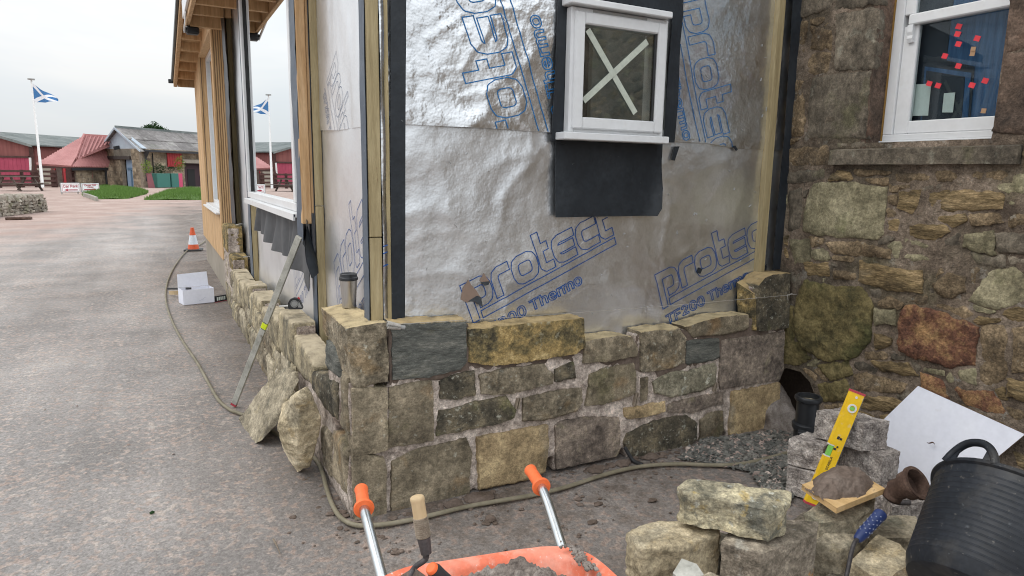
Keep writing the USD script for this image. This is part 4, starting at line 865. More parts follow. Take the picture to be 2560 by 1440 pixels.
obj('window_reveal', [box(-.004, .14, wy1 + .001, wy1 + .028, wz0, wz1 + .028), box(-.004, .14, wy0 - .020, wy1, wz1 + .002, wz1 + .029), box(-.004, .14, wy0 - .020, wy0 - .001, wz0, wz1)], L['larch'], ext)
w2 = obj('clad_window', [box(.09, .15, wy0, wy0 + .06, wz0, wz1, .004), box(.09, .15, wy1 - .06, wy1, wz0, wz1, .004), box(.09, .15, wy0 + .06, wy1 - .06, wz0, wz0 + .06, .004), box(.09, .15, wy0 + .06, wy1 - .06, wz1 - .06, wz1, .004)], L['upvc'], ext, label='tall white window set in the timber cladding')
obj('glass_pane', box(.118, .124, wy0 + .055, wy1 - .055, wz0 + .055, wz1 - .055), L['pane_multi'], w2)
obj('window_sill', [box(-.05, .09, wy0 - .01, wy1 + .02, wz0 - .036, wz0 - .012, .004), box(-.01, .088, wy0, wy1, wz0 - .011, wz0 + .012, .003)], L['upvc'], w2)
obj('window_blind', box(.22, .23, wy0, wy1, wz0, wz1), L['room_mid'], w2)
# roof over the clad half: a sloping verge with open boarding below
rf = obj('roof_covering', trimesh.convex.convex_hull([(-.30, 9.9, 2.93), (3, 9.9, 2.93), (-.30, 4.2, 3.70), (3, 4.2, 3.70), (-.30, 9.9, 2.97), (3, 9.9, 2.97), (-.30, 4.2, 3.74), (3, 4.2, 3.74)]), L['gutter_green'], ext, label='dark roof edge over the clad half')
sl = (3.70 - 2.93) / (9.9 - 4.2)
zr = lambda y: 2.93 + (9.9 - y) * sl
obj('verge_board', obox([-.262, 9.92, zr(9.92) - .06], [-.262, 4.2, zr(4.2) - .06], .05, .11, [1, 0, 0], .004), L['timber'], ext)
obj('verge_gutter', obox([-.305, 9.93, zr(9.93) - .01], [-.305, 4.2, zr(4.2) - .01], .03, .07, [1, 0, 0], .004), L['gutter_green'], ext)
obj('gutter_bracket', box(-.36, -.285, 9.88, 9.95, 2.87, 2.93, .006), L['gutter_black'], ext)
for i in range(9):
    y = 9.8 - i * .5; obj('roof_lookout', obox([-.235, y, zr(y) - .075], [.06, y, zr(y) - .075], .12, .045, [0, 0, 1], .003), L['timber'], ext)
    if i: obj('soffit_board', obox([-.09, y + .024, zr(y) - .018], [-.09, y + .476, zr(y + .45) - .018], .28, .018, [1, 0, 0]), L['timber'], ext)
# lower boxed eave over the foil half
ez = 3.055
obj('eave_board', box(-.255, -.215, .2, 5.86, ez, ez + .22, .004), L['larch'], ext)
obj('eave_board', box(-.214, .15, 5.78, 5.86, ez - .01, ez + .16, .004), L['larch'], ext)
obj('eave_trim', box(-.282, -.257, .2, 5.80, ez + .06, ez + .24, .003), L['upvc'], ext)
obj('eave_gutter', box(-.262, -.12, 5.80, 5.93, ez - .085, ez - .002, .02), L['gutter_black'], ext)
for i in range(11):
    y = 5.28 - i * .5; obj('eave_joist', box(-.213, .16, y, y + .05, ez + .02, ez + .14, .003), L['larch'], ext)
    obj('soffit_board', box(-.21, .16, y + .055, y + .495, ez + .145, ez + .165, .003), L['timber'], ext)
obj('eave_lining', box(-.25, .4, .2, 5.8, ez + .17, ez + .30), L['timber'], ext)
obj('gutter_white', obox([-.275, 5.35, ez + .05], [-.268, 5.92, ez - .05], .035, .012, [0, 0, 1]), L['upvc'], ext)
obj('wall_head', [box(.16, 2.6, YM + .01, YM + .1, TOPZ, 3.2), box(XM + .01, XM + .1, .2, 5.9, 3.18, 3.3)], L['timber'], ext)

# ---------------------------------------------------------------- the old stone house on the right
house = thing('old_stone_house', 'weathered brown rubble stone house with white sash window', 'house')
HX = 2.65
def hw(uv, h, x=HX): uv = np.asarray(uv); return np.stack([x - np.asarray(h), -uv[:, 0], uv[:, 1]], 1)
def hp(px): return Polygon([(-PX(*q, HX)[1], PX(*q, HX)[2]) for q in px]).buffer(0)
RV0, RV1 = .396, 1.005
opening = sbox(RV0, 1.69, RV1, 3.2)
pipe_hole = hp([(1925, 940), (1965, 920), (2000, 930), (2024, 955), (2035, 985), (2050, 1040), (2050, 1120), (1925, 1120)])
wallp = sbox(-.30, -.25, 4.2, 3.4).difference(opening).difference(pipe_hole)
def hmort(p): return .014 * 2 * fb(np.c_[p, p[:, :1] * 0 + 2], 5, 3, 4) + .006 * 2 * fb(np.c_[p, p[:, :1] * 0 + 9], 22, 5, 3) - .001
v, t, r = tri_poly(wallp.segmentize(.03), .03, 9)
obj('wall_mortar', trimesh.Trimesh(hw(v, hmort(v)), t, process=False), L['mortar_old'], house, 60)
obj('wall_core', [box(HX + .04, HX + .5, -4.2, -RV1 - .002, -.2, 3.4), box(HX + .04, HX + .5, -RV0 + .002, .3, .55, 3.4), box(HX + .04, HX + .5, -RV1, -RV0, -.2, 1.685), box(HX + .25, HX + .5, -RV0, .3, -.2, .55)], L['soil'], house)
HS = [
    ('house_pale', [(2035, 458), (2135, 454), (2214, 471), (2210, 583), (2193, 600), (2043, 588), (2008, 575), (2015, 500)], .012),
    ('house_yellow', [(2247, 479), (2302, 475), (2306, 496), (2277, 537), (2243, 521)], .012),
    ('house_yellow', [(2327, 479), (2414, 471), (2510, 483), (2506, 521), (2335, 531), (2318, 512)], .014),
    ('house_yellow', [(2277, 562), (2368, 562), (2377, 579), (2335, 604), (2272, 587)], .014),
    ('house_pale', [(2410, 587), (2485, 575), (2489, 637), (2452, 633), (2406, 617)], .012),
    ('house_grey', [(2489, 583), (2575, 583), (2575, 635), (2497, 629)], .012),
    ('house_brown', [(2064, 608), (2143, 604), (2227, 625), (2227, 648), (2085, 633)], .014),
    ('house_yellow', [(2152, 652), (2227, 671), (2306, 679), (2306, 733), (2227, 725), (2147, 704)], .020),
    ('house_moss', [(2014, 700), (2085, 717), (2156, 717), (2179, 754), (2177, 850), (2139, 896), (2064, 904), (2010, 871), (1985, 817), (1993, 746)], .024),
    ('house_red', [(2264, 762), (2327, 771), (2447, 817), (2439, 912), (2377, 919), (2293, 896), (2247, 879), (2247, 796)], .020),
    ('house_pale', [(2185, 771), (2235, 775), (2237, 812), (2185, 812)], .012), ('house_yellow', [(2187, 833), (2227, 842), (2227, 862), (2189, 877)], .012),
    ('house_brown', [(2331, 712), (2368, 683), (2414, 692), (2410, 729), (2377, 746), (2343, 733)], .012),
    ('house_pale', [(2460, 683), (2535, 667), (2570, 692), (2570, 754), (2489, 771), (2422, 754)], .010),
    ('house_pale', [(1972, 600), (2022, 600), (2027, 650), (1985, 667)], .010), ('house_yellow', [(2177, 904), (2268, 908), (2293, 942), (2210, 929)], .014),
    ('house_brown', [(2135, 937), (2168, 933), (2268, 962), (2252, 983), (2139, 975)], .016), ('house_yellow', [(2518, 946), (2570, 954), (2575, 1010), (2518, 990)], .014),
    ('house_brown', [(2452, 817), (2518, 808), (2514, 942), (2456, 983), (2445, 930)], .006), ('house_red', [(2377, 962), (2480, 978), (2520, 1040), (2420, 1015)], .010),
    ('house_moss', [(2043, 912), (2122, 902), (2131, 935), (2077, 954)], .018), ('house_brown', [(2085, 675), (2139, 683), (2139, 700), (2085, 696)], .012),
    ('house_moss', [(2045, 960), (2122, 946), (2127, 1000), (2058, 1005)], .014), ('house_yellow', [(2155, 990), (2230, 995), (2290, 1015), (2210, 1030), (2150, 1020)], .016),
    ('house_brown', [(2060, 1012), (2140, 1006), (2150, 1060), (2065, 1070)], .012), ('house_brown', [(2535, 820), (2575, 815), (2575, 930), (2530, 930)], .010),
    ('house_brown', [(2420, 535), (2500, 530), (2505, 560), (2425, 565)], .008), ('house_brown', [(2230, 435), (2330, 432), (2335, 455), (2235, 458)], .006), ('house_brown', [(2400, 430), (2520, 425), (2525, 452), (2405, 455)], .006),
    ('house_yellow', [(2010, 655), (2070, 655), (2072, 690), (2015, 690)], .008), ('house_grey', [(1970, 478), (2004, 470), (2000, 570), (1970, 585)], .004),
    ('house_grey', [(2090, 36), (2226, 13), (2205, 168), (2170, 172), (2088, 176)], .012), ('house_grey', [(2028, 198), (2088, 186), (2176, 178), (2164, 344), (2090, 346), (2018, 346)], .012),
    ('house_brown', [(2026, 66), (2080, 76), (2080, 124), (2026, 124)], .008), ('house_brown', [(2018, 126), (2076, 130), (2070, 185), (2014, 188)], .008), ('house_grey', [(1992, -60), (2080, -75), (2082, 20), (1990, 45)], .012),
    ('house_grey', [(2088, -90), (2246, -120), (2230, 4), (2090, 28)], .012), ('house_brown', [(1985, 52), (2020, 50), (2012, 180), (1978, 190)], .006), ('house_brown', [(1975, 200), (2016, 200), (2008, 340), (1968, 345)], .008),
    ('house_brown', [(1966, 372), (2076, 362), (2074, 410), (1964, 420)], .006), ('house_grey', [(1966, 428), (2060, 422), (2060, 448), (1964, 462)], .004), ('house_grey', [(2180, 372), (2080, 366), (2086, 358), (2170, 350)], .004),
    ('house_jamb', [(2526, -100), (2640, -120), (2650, 122), (2521, 128)], .012), ('house_jamb', [(2516, 134), (2640, 130), (2640, 335), (2483, 330), (2500, 220)], .014),
    ('house_brown', [(2560, 345), (2640, 340), (2640, 420), (2560, 420)], .01), ('house_red', [(2300, 932), (2360, 945), (2380, 1000), (2300, 985)], .008), ('house_grey', [(1965, 672), (2010, 672), (2008, 690), (1990, 735), (1968, 740)], .004),
    ('house_moss', [(1962, 760), (1982, 765), (1990, 850), (2030, 895), (2000, 915), (1960, 910)], .014),
]
for i, (m, px, pr) in enumerate(HS):
    q = hp(px)
    for q in polys(q.difference(opening.buffer(.002))):
        obj('stone', stone(q, .06, hw, 600 + i, .014 if m in ('house_moss', 'house_yellow', 'house_red') else .016, .011, .010 if m not in ('house_grey', 'house_pale') else .006, .008, pr * (1 if m == 'house_moss' else .95), freq=8, strat=1.6, facets=.006 if m not in ('house_grey', 'house_pale') else .003), L[m], house, 40)
# smaller stones packed in between
from scipy.spatial import Voronoi
hq = [hp(px) for _, px, _ in HS]; zone = Polygon([(-PX(*q, HX)[1], PX(*q, HX)[2]) for q in [(1958, -80), (2660, -160), (2660, 1330), (2120, 1330), (2060, 1080), (2046, 985), (1960, 900)]]).union(sbox(1.15, .1, 2.1, 2.9)).difference(unary_union([opening.buffer(.05), pipe_hole.buffer(.02), sbox(.19, 1.55, 1.16, 1.69)] + [q.buffer(.010) for q in hq]))
gv_ = np.random.default_rng(23); zx0, zz0, zx1, zz1 = zone.bounds
pv = []
for _ in range(6000):
    c = gv_.uniform([zx0, zz0], [zx1, zz1])
    if all((abs(c[0] - d[0]) / 1.9) ** 2 + (c[1] - d[1]) ** 2 > .062 ** 2 for d in pv): pv.append(c)
pv = np.array(pv) / [1.9, 1.0]; vo = Voronoi(np.vstack([pv, [[-9, -9], [9, -9], [-9, 9], [9, 9]]])); kf = 0
for i in range(len(pv)):
    rgn = vo.regions[vo.point_region[i]]
    if -1 in rgn or not rgn: continue
    cell = Polygon(vo.vertices[rgn] * [1.9, 1.0]).buffer(-.007).intersection(zone)
    for q in polys(cell.buffer(-.009).buffer(.008)):
        if q.area < .0012 or gv_.uniform() < .10: continue
        obj('stone', stone(q.simplify(.004), .05, hw, 900 + kf, .017, .010, .006, .007, gv_.uniform(.001, .011), freq=9, strat=1.8, facets=.005), L[gv_.choice(['house_brown', 'house_brown', 'house_yellow', 'house_grey', 'house_pale'])], house, 40); kf += 1
rq = random.Random(11)
for i in range(14):   # rubble carried on towards the near end, outside the picture
    u = rq.uniform(2.35, 3.9); z = rq.uniform(.05, 3.1); a, b = rq.uniform(.08, .22), rq.uniform(.06, .12)
    q = Polygon([(u - a, z - b), (u + a, z - b * .9), (u + a * .95, z + b), (u - a * .9, z + b)])
    obj('stone', stone(q, .05, hw, 700 + i, .035, .018, .008, .006, .010), L[rq.choice(['house_brown', 'house_yellow', 'house_grey'])], house, 40)
obj('window_reveal', [box(HX + .002, HX + .135, -RV0 + .0005, -RV0 + .03, 1.66, 3.2), box(HX + .002, HX + .135, -RV1 - .03, -RV1 - .0005, 1.66, 3.2)], L['house_jamb'], house)
sp = [(HX - .035, -.212, z) for z in (1.577, 1.653)] + [(HX - .035, -1.135, z) for z in (1.577, 1.653)]
obj('sill_stone', rock(sp + [(HX + .12, y, z) for y in (-.212, -1.135) for z in (1.577, 1.684)], .02, .003, 4, 8, (1, 1, 1), .9), L['house_grey'], house, 40)
FX = HX + .115
sash = obj('sash_window', [box(FX, FX + .05, -RV0 - .062, -RV0 - .012, 1.7355, 3.1, .003), box(FX, FX + .05, -1.42, -RV0 - .0118, 1.7035, 1.735, .003), box(FX - .012, FX + .05, -1.42, -RV0 - .0005, 1.684, 1.703, .003)], L['upvc'], house, label='white sliding sash window with stickers on the glass')
obj('mastic_strip', box(FX + .005, FX + .05, -RV0 - .0115, -RV0, 1.69, 3.1), L['ochre_sealant'], sash)
gy0 = -(RV0 + .138); mz = 2.275
obj('lower_sash', [box(FX + .012, FX + .045, gy0, -RV0 - .063, 1.737, mz, .004), box(FX + .012, FX + .045, -1.42, gy0, 1.737, 1.800, .004), box(FX + .012, FX + .045, -1.42, -1.34, 1.80, mz, .004)], L['upvc'], sash)
obj('meeting_rail', box(FX - .012, FX + .045, -1.42, gy0 + .045, mz, mz + .052, .006), L['upvc'], sash)
hr = Polygon([(0, 0), (0, .085), (.030, .085), (.030, .05), (.022, .035), (.026, .02), (.014, .0)])
obj('sash_horn', prism(hr, .028, lambda uv, h: np.stack([FX + .012 - np.asarray(uv)[:, 0] * .8, gy0 + .016 + h, mz - .085 + np.asarray(uv)[:, 1]], 1)), L['upvc'], sash)
obj('upper_sash', [box(FX + .002, FX + .035, gy0 + .02, -RV0 - .063, mz + .053, 3.1, .004), box(FX + .002, FX + .035, -1.42, -1.34, mz + .053, 3.1, .004)], L['upvc'], sash)
obj('glass_pane', box(FX + .026, FX + .030, -1.34, gy0, 1.80, mz), L['pane_house'], sash); obj('glass_pane', box(FX + .016, FX + .020, -1.34, gy0 + .02, mz + .052, 3.08), L['pane_house'], sash)
gX = FX + .0245
def gp(px, py, x=gX): p = PX(px, py, x); return p[1], p[2]
def sticker(px, py, w, h, look, par=sash, name='sticker', rot=.35):
    y, z = gp(px, py); a = np.array([gX, y - w / 2, z - rot * w * .5]); b = np.array([gX, y + w / 2, z + rot * w * .5]); obj(name, obox(a, b, h, .0012, [0, 0, 1]), L[look], par)
for px, py in [(2394, 85), (2396, 110), (2443, 96), (2362, 140), (2396, 165), (2323, 209), (2345, 214), (2430, 213), (2463, 202), (2397, 66)]: sticker(px, py, .026, .024, 'red_sticker')
for px, py in [(2433, 123), (2431, 134), (2287, 98), (2459, 277)]: sticker(px, py, .022, .022, 'brown_sticker', rot=.15)
def card(px, look, x, name='paper_sheet'):
    q = [PX(a, b, x) for a, b in px]; V = np.array(q + [p + [.0012, 0, 0] for p in q])
    obj(name, trimesh.convex.convex_hull(V + np.random.default_rng(1).uniform(-1e-5, 1e-5, V.shape)), L[look], sash)
card([(2287, 211), (2328, 209), (2320, 289), (2281, 290)], 'paper', FX + .052); card([(2360, 233), (2388, 231), (2382, 281), (2355, 281)], 'paper', FX + .052)
# blue board behind the glass; dark strip and panels paint a reflected door frame
obj('blue_board', box(FX + .075, FX + .085, -1.6, -.50, 1.76, 3.2), L['blue_wood'], house); obj('dark_lining', box(FX + .070, FX + .0745, -.655, -.42, 1.76, 3.2), L['dark_navy'], house)
for k, (c, w) in enumerate([('dark_navy', [(2308, 138), (2436, 166), (2424, 312), (2296, 312)]), ('blue_wood', [(2312, 166), (2428, 182), (2418, 312), (2300, 312)]), ('dark_navy', [(2316, 176), (2412, 192), (2402, 312), (2304, 312)])]):
    x = FX + .069 - .004 * k; q = [PX(a, b, x) for a, b in w]; V = np.array(q + [p + [.003, 0, 0] for p in q])
    obj('door_panel', trimesh.convex.convex_hull(V + np.random.default_rng(1).uniform(-1e-5, 1e-5, V.shape)), L[c], house)
obj('house_roof', trimesh.convex.convex_hull([(HX - .1, -4.5, 3.42), (HX - .1, .4, 3.42), (HX + 5, -4.5, 6.4), (HX + 5, .4, 6.4), (HX + 9.9, -4.5, 3.42), (HX + 9.9, .4, 3.42)]), L['roof_slate'], house)

# ---------------------------------------------------------------- wheelbarrow and what is in it
wb = thing('wheelbarrow', 'orange wheelbarrow full of mortar, handles towards the wall', 'wheelbarrow')
zg = .55
gl, gr_ = G(903, 1222, zg), G(1325, 1174, zg)
ux = nrm(gr_ - gl); ux[2] = 0; ux = nrm(ux); uy = np.array([-ux[1], ux[0], 0]); oc = (gl + gr_) / 2; oc[2] = 0
def wbp(x, y, z): return oc + ux * x + uy * y + np.array([0, 0, z])      # x across, y towards the grips
hs = np.linalg.norm(gr_ - gl) / 2
for s in (-1, 1):
    a, b, c, d = wbp(s * hs, 0, zg), wbp(s * hs, -.115, zg - .005), wbp(s * (hs - .012), -.25, zg - .03), wbp(s * (hs - .05), -.62, zg - .14)
    ax = nrm(b - a)
    T = frame_T(a, ax)
    g = lathe([(0, 0), (.017, 0), (.0205, .004), (.0205, .008), (.0188, .012), (.0188, .05), (.0192, .10), (.0195, .108), (.029, .110), (.0295, .116), (.028, .120), (.0, .120)], T, 24)
    hd = obj('handle_tube', tube(spline([b - ax * .05, b, c, d, wbp(s * .16, -1.25, .16), wbp(s * .06, -1.52, .18)], 8), .0145, 14), L['zinc'], wb, True)
    obj('hand_grip', g, L['grip_orange'], hd, 40)
    obj('leg', tube(spline([wbp(s * (hs - .05), -.62, zg - .15), wbp(s * (hs - .03), -.60, .25), wbp(s * (hs - .03), -.58, .015), wbp(s * (hs - .04), -.68, .015), wbp(s * (hs - .08), -.95, .28)], 8), .013, 10), L['zinc'], wb, True)
tr0, tr1 = -.455, -1.28
def tray_ring(w0, w1, y0, y1, z0, z1, n=80):
    t = np.linspace(0, 2 * np.pi, n, endpoint=False); c, s_ = np.cos(t), np.sin(t); e = .42
    sx, sy = np.sign(c) * np.abs(c) ** e, np.sign(s_) * np.abs(s_) ** e
    y = (y0 + y1) / 2 + sy * abs(y0 - y1) / 2; f = (y - min(y0, y1)) / abs(y0 - y1)
    wdt = w1 + (w0 - w1) * f; z = z1 + (z0 - z1) * f
    return np.array([wbp(sx[i] * wdt[i], y[i], z[i]) for i in range(n)])
cx = -.008
sections = [(.225, .19, tr0 - .19, tr1 + .22, .33, .30), (.235, .195, tr0 - .15, tr1 + .2, .335, .31), (.268, .245, tr0 - .01, tr1 + .03, zg - .02, zg + .03), (.274, .25, tr0, tr1 + .02, zg - .008, zg + .04), (.305, .28, tr0 + .022, tr1, zg - .004, zg + .046), (.311, .286, tr0 + .028, tr1 - .004, zg - .014, zg + .036), (.307, .282, tr0 + .024, tr1, zg - .032, zg + .02), (.281, .256, tr0 + .006, tr1 + .014, zg - .036, zg + .015), (.24, .2, tr0 - .14, tr1 + .19, .325, .30), (.228, .192, tr0 - .19, tr1 + .22, .322, .29)]
R_ = [tray_ring(*s) + ux * cx for s in sections]; V = np.vstack(R_ + [R_[0].mean(0)[None], R_[-1].mean(0)[None]]); F = []; n = 80
for i in range(len(R_) - 1):
    for k in range(n):
        a, b = i * n + k, i * n + (k + 1) % n; F += [[a, b, b + n], [a, b + n, a + n]]
for k in range(n): F += [[len(V) - 2, (k + 1) % n, k], [len(V) - 1, (len(R_) - 1) * n + k, (len(R_) - 1) * n + (k + 1) % n]]
tm = fixed(trimesh.Trimesh(V, F, process=False)); tm.vertices = tm.vertices + tm.vertex_normals * (fb(tm.vertices, 16, 2, 3) * .006)[:, None]
obj('tray', tm, L['tray_orange'], wb, 50)
wt = frame_T(wbp(-.04, -1.55, .18), ux)
wl_ = obj('wheel', lathe([(.10, -.03), (.15, -.045), (.175, -.03), (.18, 0), (.175, .03), (.15, .045), (.10, .03), (.10, -.03)], wt, 36), L['black_rubber'], wb, 40)
obj('wheel_hub', lathe([(0, -.02), (.098, -.025), (.098, .025), (0, .02)], wt, 30), L['grip_orange'], wl_)
# mortar heaped in the tray
gxm, gym = np.meshgrid(np.linspace(-1, 1, 200), np.linspace(-1, 1, 220), indexing='ij')
xx, yy_ = gxm * .28 + cx, (tr0 + tr1) / 2 + gym * (abs(tr0 - tr1) / 2)
pm = np.stack([xx.ravel(), yy_.ravel(), np.zeros(xx.size)], 1)
hm = .47 + .10 * (fb(pm, 5, 3, 4) * 2) + .05 * np.abs(fb(pm, 16, 8, 4) * 2) + .026 * np.abs(fb(pm, 46, 12, 3) * 2) + .016 * fb(pm, 110, 15, 2) + .055 * np.exp(-(((pm[:, 0] - .08) / .10) ** 2 + ((pm[:, 1] - tr0 + .20) / .12) ** 2)) + .02
ed = np.maximum(np.abs(gxm.ravel()), np.abs(gym.ravel())); hm = np.minimum(hm, .585) - .25 * np.clip((ed - .86) / .14, 0, 1)
Vm = np.array([wbp(a, b, c) for (a, b, _), c in zip(pm, hm)])
inn = (hm > .0); im = (np.arange(199)[:, None] * 220 + np.arange(219)[None]).ravel()
def in_tray(p):
    q = (p - oc); x, y = q @ ux - cx, q @ uy; f = (y - tr1) / (tr0 - tr1); return np.abs(x) < (.25 + .024 * f) - .010
okv = in_tray(Vm) & (pm[:, 1] < tr0 - .012) & (pm[:, 1] > tr1 + .03)
Fm = np.vstack([np.stack([im, im + 220, im + 221], 1), np.stack([im, im + 221, im + 1], 1)]); Fm = Fm[okv[Fm].all(1)]
mm = trimesh.Trimesh(Vm, Fm, process=False); mm.remove_unreferenced_vertices()
obj('mortar_heap', mm, L['mortar_grey'], None, True, 'crumbly brown mortar heaped in the orange wheelbarrow', category='mortar')
crumb = []
rc = np.random.default_rng(4)
for _ in range(110):
    e_c = rc.normal(0, 16); c = G(1452 + e_c + rc.normal(0, 6), 1394 + e_c * .8 + rc.normal(0, 7), zg + .012); s_ = rc.uniform(.002, .0065)
    m = trimesh.creation.icosphere(1, s_); m.vertices = m.vertices * (1 + 1.6 * fb(m.vertices + c, 160, 3, 2)[:, None]) + c; crumb.append(m)
obj('mortar_crumbs', crumb, L['mortar_grey'], None, True, 'mortar crumbs stuck on the right corner of the barrow rim', kind='stuff', category='mortar')
# trowel stuck upright in the mortar
tw = thing('pointing_trowel', 'trowel with string-wrapped wooden handle standing in the barrow', 'trowel')
tA, tB = PD(1042, 1240, 1.50), PD(1066, 1385, 1.545)
d_ = nrm(tB - tA); Lh = np.linalg.norm(tB - tA); T = frame_T(tA, d_)
obj('handle', lathe([(0, 0), (.0125, .0005), (.0150, .003), (.0155, .007), (.0150, .011), (.0144, .014), (.0146, .040), (.0148, Lh * .70)], T, 20), L['ash_wood'], tw, 50)
cor = []
for i in range(30):
    z = Lh * (.36 + .34 * i / 30); cor.append((.0151 + .0005 * math.sin(i * 1.7) ** 2, z)); cor.append((.0162 + .0004 * math.sin(i * 2.1), z + Lh * .006))
obj('string_wrapping', lathe([(.012, Lh * .355)] + cor + [(.012, Lh * .705)], T, 22), L['cord_brown'], tw, 60)
obj('ferrule', lathe([(.0, Lh * .70), (.0145, Lh * .705), (.0115, Lh * .99), (.008, Lh), (0, Lh)], T, 20), L['iron_dark'], tw, 50)
tn = [tB, PD(1062, 1400, 1.55), PD(1040, 1416, 1.545), PD(1028, 1432, 1.53), PD(1022, 1452, 1.53)]
obj('neck', tube(spline(tn, 6), np.linspace(.007, .005, 25), 10), L['iron_dark'], tw, True)
bl = [PD(1035, 1418, 1.535), PD(1000, 1440, 1.52), PD(990, 1500, 1.52), PD(1035, 1560, 1.52), PD(1078, 1500, 1.535), PD(1072, 1445, 1.54)]
obj('blade', trimesh.convex.convex_hull(np.array(bl + [p - FWD * .002 for p in bl])), L['mortar_wet'], tw)
pt = thing('gripped_tool', 'black and orange rubber grip poking out of the mortar in the barrow', 'hand tool')
a, b = PD(1076, 1418, 1.46), PD(1112, 1450, 1.50)
T = frame_T(a, b - a)
obj('grip_cap', lathe([(0, 0), (.010, .0005), (.0125, .003), (.013, .008), (0, .008)], T, 20), L['grip_orange'], pt, 40)
obj('grip', lathe([(0, .0085), (.0135, .0085), (.0155, .016), (.0145, .04), (.0150, .10), (0, .10)], T, 20), L['black_rubber'], pt, 40)

# ---------------------------------------------------------------- loose stones against the wall
a0_, a1_, a2_ = G(597, 1047), G(641, 1111), PX(736, 932, -.075)
an_ = nrm(np.cross(a1_ - a0_, a2_ - a0_)); an_ = an_ if an_ @ FWD > 0 else -an_
def ap(px, py, o=0): d = ray(px, py); return EYE + d * (((a0_ - EYE) @ an_) / (d @ an_)) + d / np.linalg.norm(d) * o
A1 = [ap(*q) for q in [(597, 1046), (606, 1070), (622, 1092), (640, 1111), (654, 1102), (694, 1016), (718, 968), (736, 934), (712, 920), (690, 930), (645, 985)]]
A2 = [ap(q[0], q[1], .075) for q in [(618, 1040), (690, 1062), (748, 950), (745, 930), (712, 922), (692, 934)]]
obj('leaning_stone', rock(A1 + A2, .014, .006, 31, 7, (1, 3, 1), .94), L['stone_pale_grey'], None, 40, 'long pale slab leaning on the plinth, the one nearer the straightedge', category='stone')
B1 = [G(745, 1183, 0), G(722, 1150, .0), PD(700, 1100, 3.45), PD(694, 1062, 3.44), PX(705, 1010, -.20), PX(752, 974, -.15), PX(776, 983, -.10), PX(804, 1040, -.05), PX(801, 1078, -.05), G(775, 1165, .06), PD(758, 1032, 3.33), PD(742, 1120, 3.42)]
obj('leaning_stone', rock(B1 + [p + FWD * .10 for p in B1[2:6]], .014, .006, 33, 6, (1, 1, 3), .93), L['stone_pale'], None, 40, 'buff pointed stone with a ridge leaning beside the corner of the plinth', category='stone')

# ---------------------------------------------------------------- pile of building stones at the lower right
def pile(label, top, zt, zb, look, seed, grow=1.06, down=(0, 0), amp=.008, sharp=.9, step=.014, tilt=None, extra=()):
    P = [G(q[0], q[1], q[2] if len(q) > 2 else zt) for q in top]; c = np.mean(P, 0)
    Q = [np.array([c[0] + (p[0] - c[0]) * grow + down[0], c[1] + (p[1] - c[1]) * grow + down[1], zb]) for p in P]
    return obj('building_stone', rock(P + Q + [np.asarray(x) for x in extra], step, amp, seed, 7, (1, 1, 1.6), sharp), L[look], None, 40, label, category='stone')
pile('long loaf-shaped stone lying across the top of the stone pile', [(1694, 1218, .42), (1728, 1198, .43), (1790, 1205, .43), (1975, 1232, .42), (1972, 1262, .41), (1930, 1278, .41), (1850, 1250, .42), (1770, 1240, .42), (1710, 1232, .42)], .42, .30, 'stone_loaf', 41, .97, amp=.010)
pile('big pale block at the left front of the stone pile', [(1572, 1340, .27), (1600, 1318, .27), (1640, 1306, .27), (1800, 1300, .27), (1795, 1340, .26), (1720, 1362, .27), (1610, 1376, .27)], .27, .0, 'stone_pale', 43, 1.02, amp=.012)
pile('squared block with orange lichen on top of its mortar skin', [(1803, 1356, .28), (1822, 1330, .28), (1960, 1298, .29), (2046, 1305, .29), (2042, 1335, .28), (1965, 1352, .28), (1905, 1385, .28), (1850, 1372, .28)], .28, .0, 'stone_cut', 45, .97, amp=.005, sharp=.92)
pile('pale stone under the wooden mortar board', [(2010, 1282, .24), (2070, 1245, .27), (2190, 1238, .27), (2175, 1275, .26), (2120, 1300, .25), (2050, 1308, .24)], .26, .0, 'stone_pale_grey', 47, 1.0, amp=.008)
pile('wedge-shaped tan stone standing below the hammer handle', [(2040, 1352, .20), (2060, 1332, .21), (2140, 1334, .21), (2150, 1352, .20), (2100, 1375, .19)], .2, .0, 'stone_pale_grey', 49, .95, amp=.009)
pile('flat cream triangular slab beside the black tub', [(2125, 1402, .17), (2195, 1336, .20), (2250, 1360, .20), (2288, 1400, .19), (2250, 1450, .16), (2180, 1440, .16)], .18, .03, 'stone_pale', 51, .96, amp=.005)
pile('flat grey-cream stone behind the hammer', [(2168, 1328, .16), (2185, 1288, .16), (2290, 1290, .16), (2300, 1345, .15), (2215, 1345, .16)], .16, .02, 'stone_pale_grey', 53, 1.0, amp=.005)
pile('small dusty stone between the level and the lichened block', [(1985, 1300, .15), (2010, 1278, .16), (2060, 1280, .16), (2080, 1310, .15), (2020, 1322, .15)], .15, .0, 'stone_cut', 55, 1.0)
pile('dark stone in the gap below the long loaf stone', [(1730, 1335, .14), (1790, 1320, .14), (1830, 1335, .14), (1800, 1360, .14)], .14, .0, 'stone_dark', 57, 1.05)
pile('rough stone below the triangular slab at the frame edge', [(2060, 1440, .10), (2130, 1400, .10), (2230, 1450, .10), (2150, 1500, .10)], .10, .0, 'stone_cut', 59, 1.05)
pile('broad stone bedded under the black tub', [(2230, 1440, .17), (2330, 1380, .20), (2520, 1400, .22), (2600, 1470, .20), (2400, 1540, .17)], .2, .0, 'stone_grey', 61, 1.05)
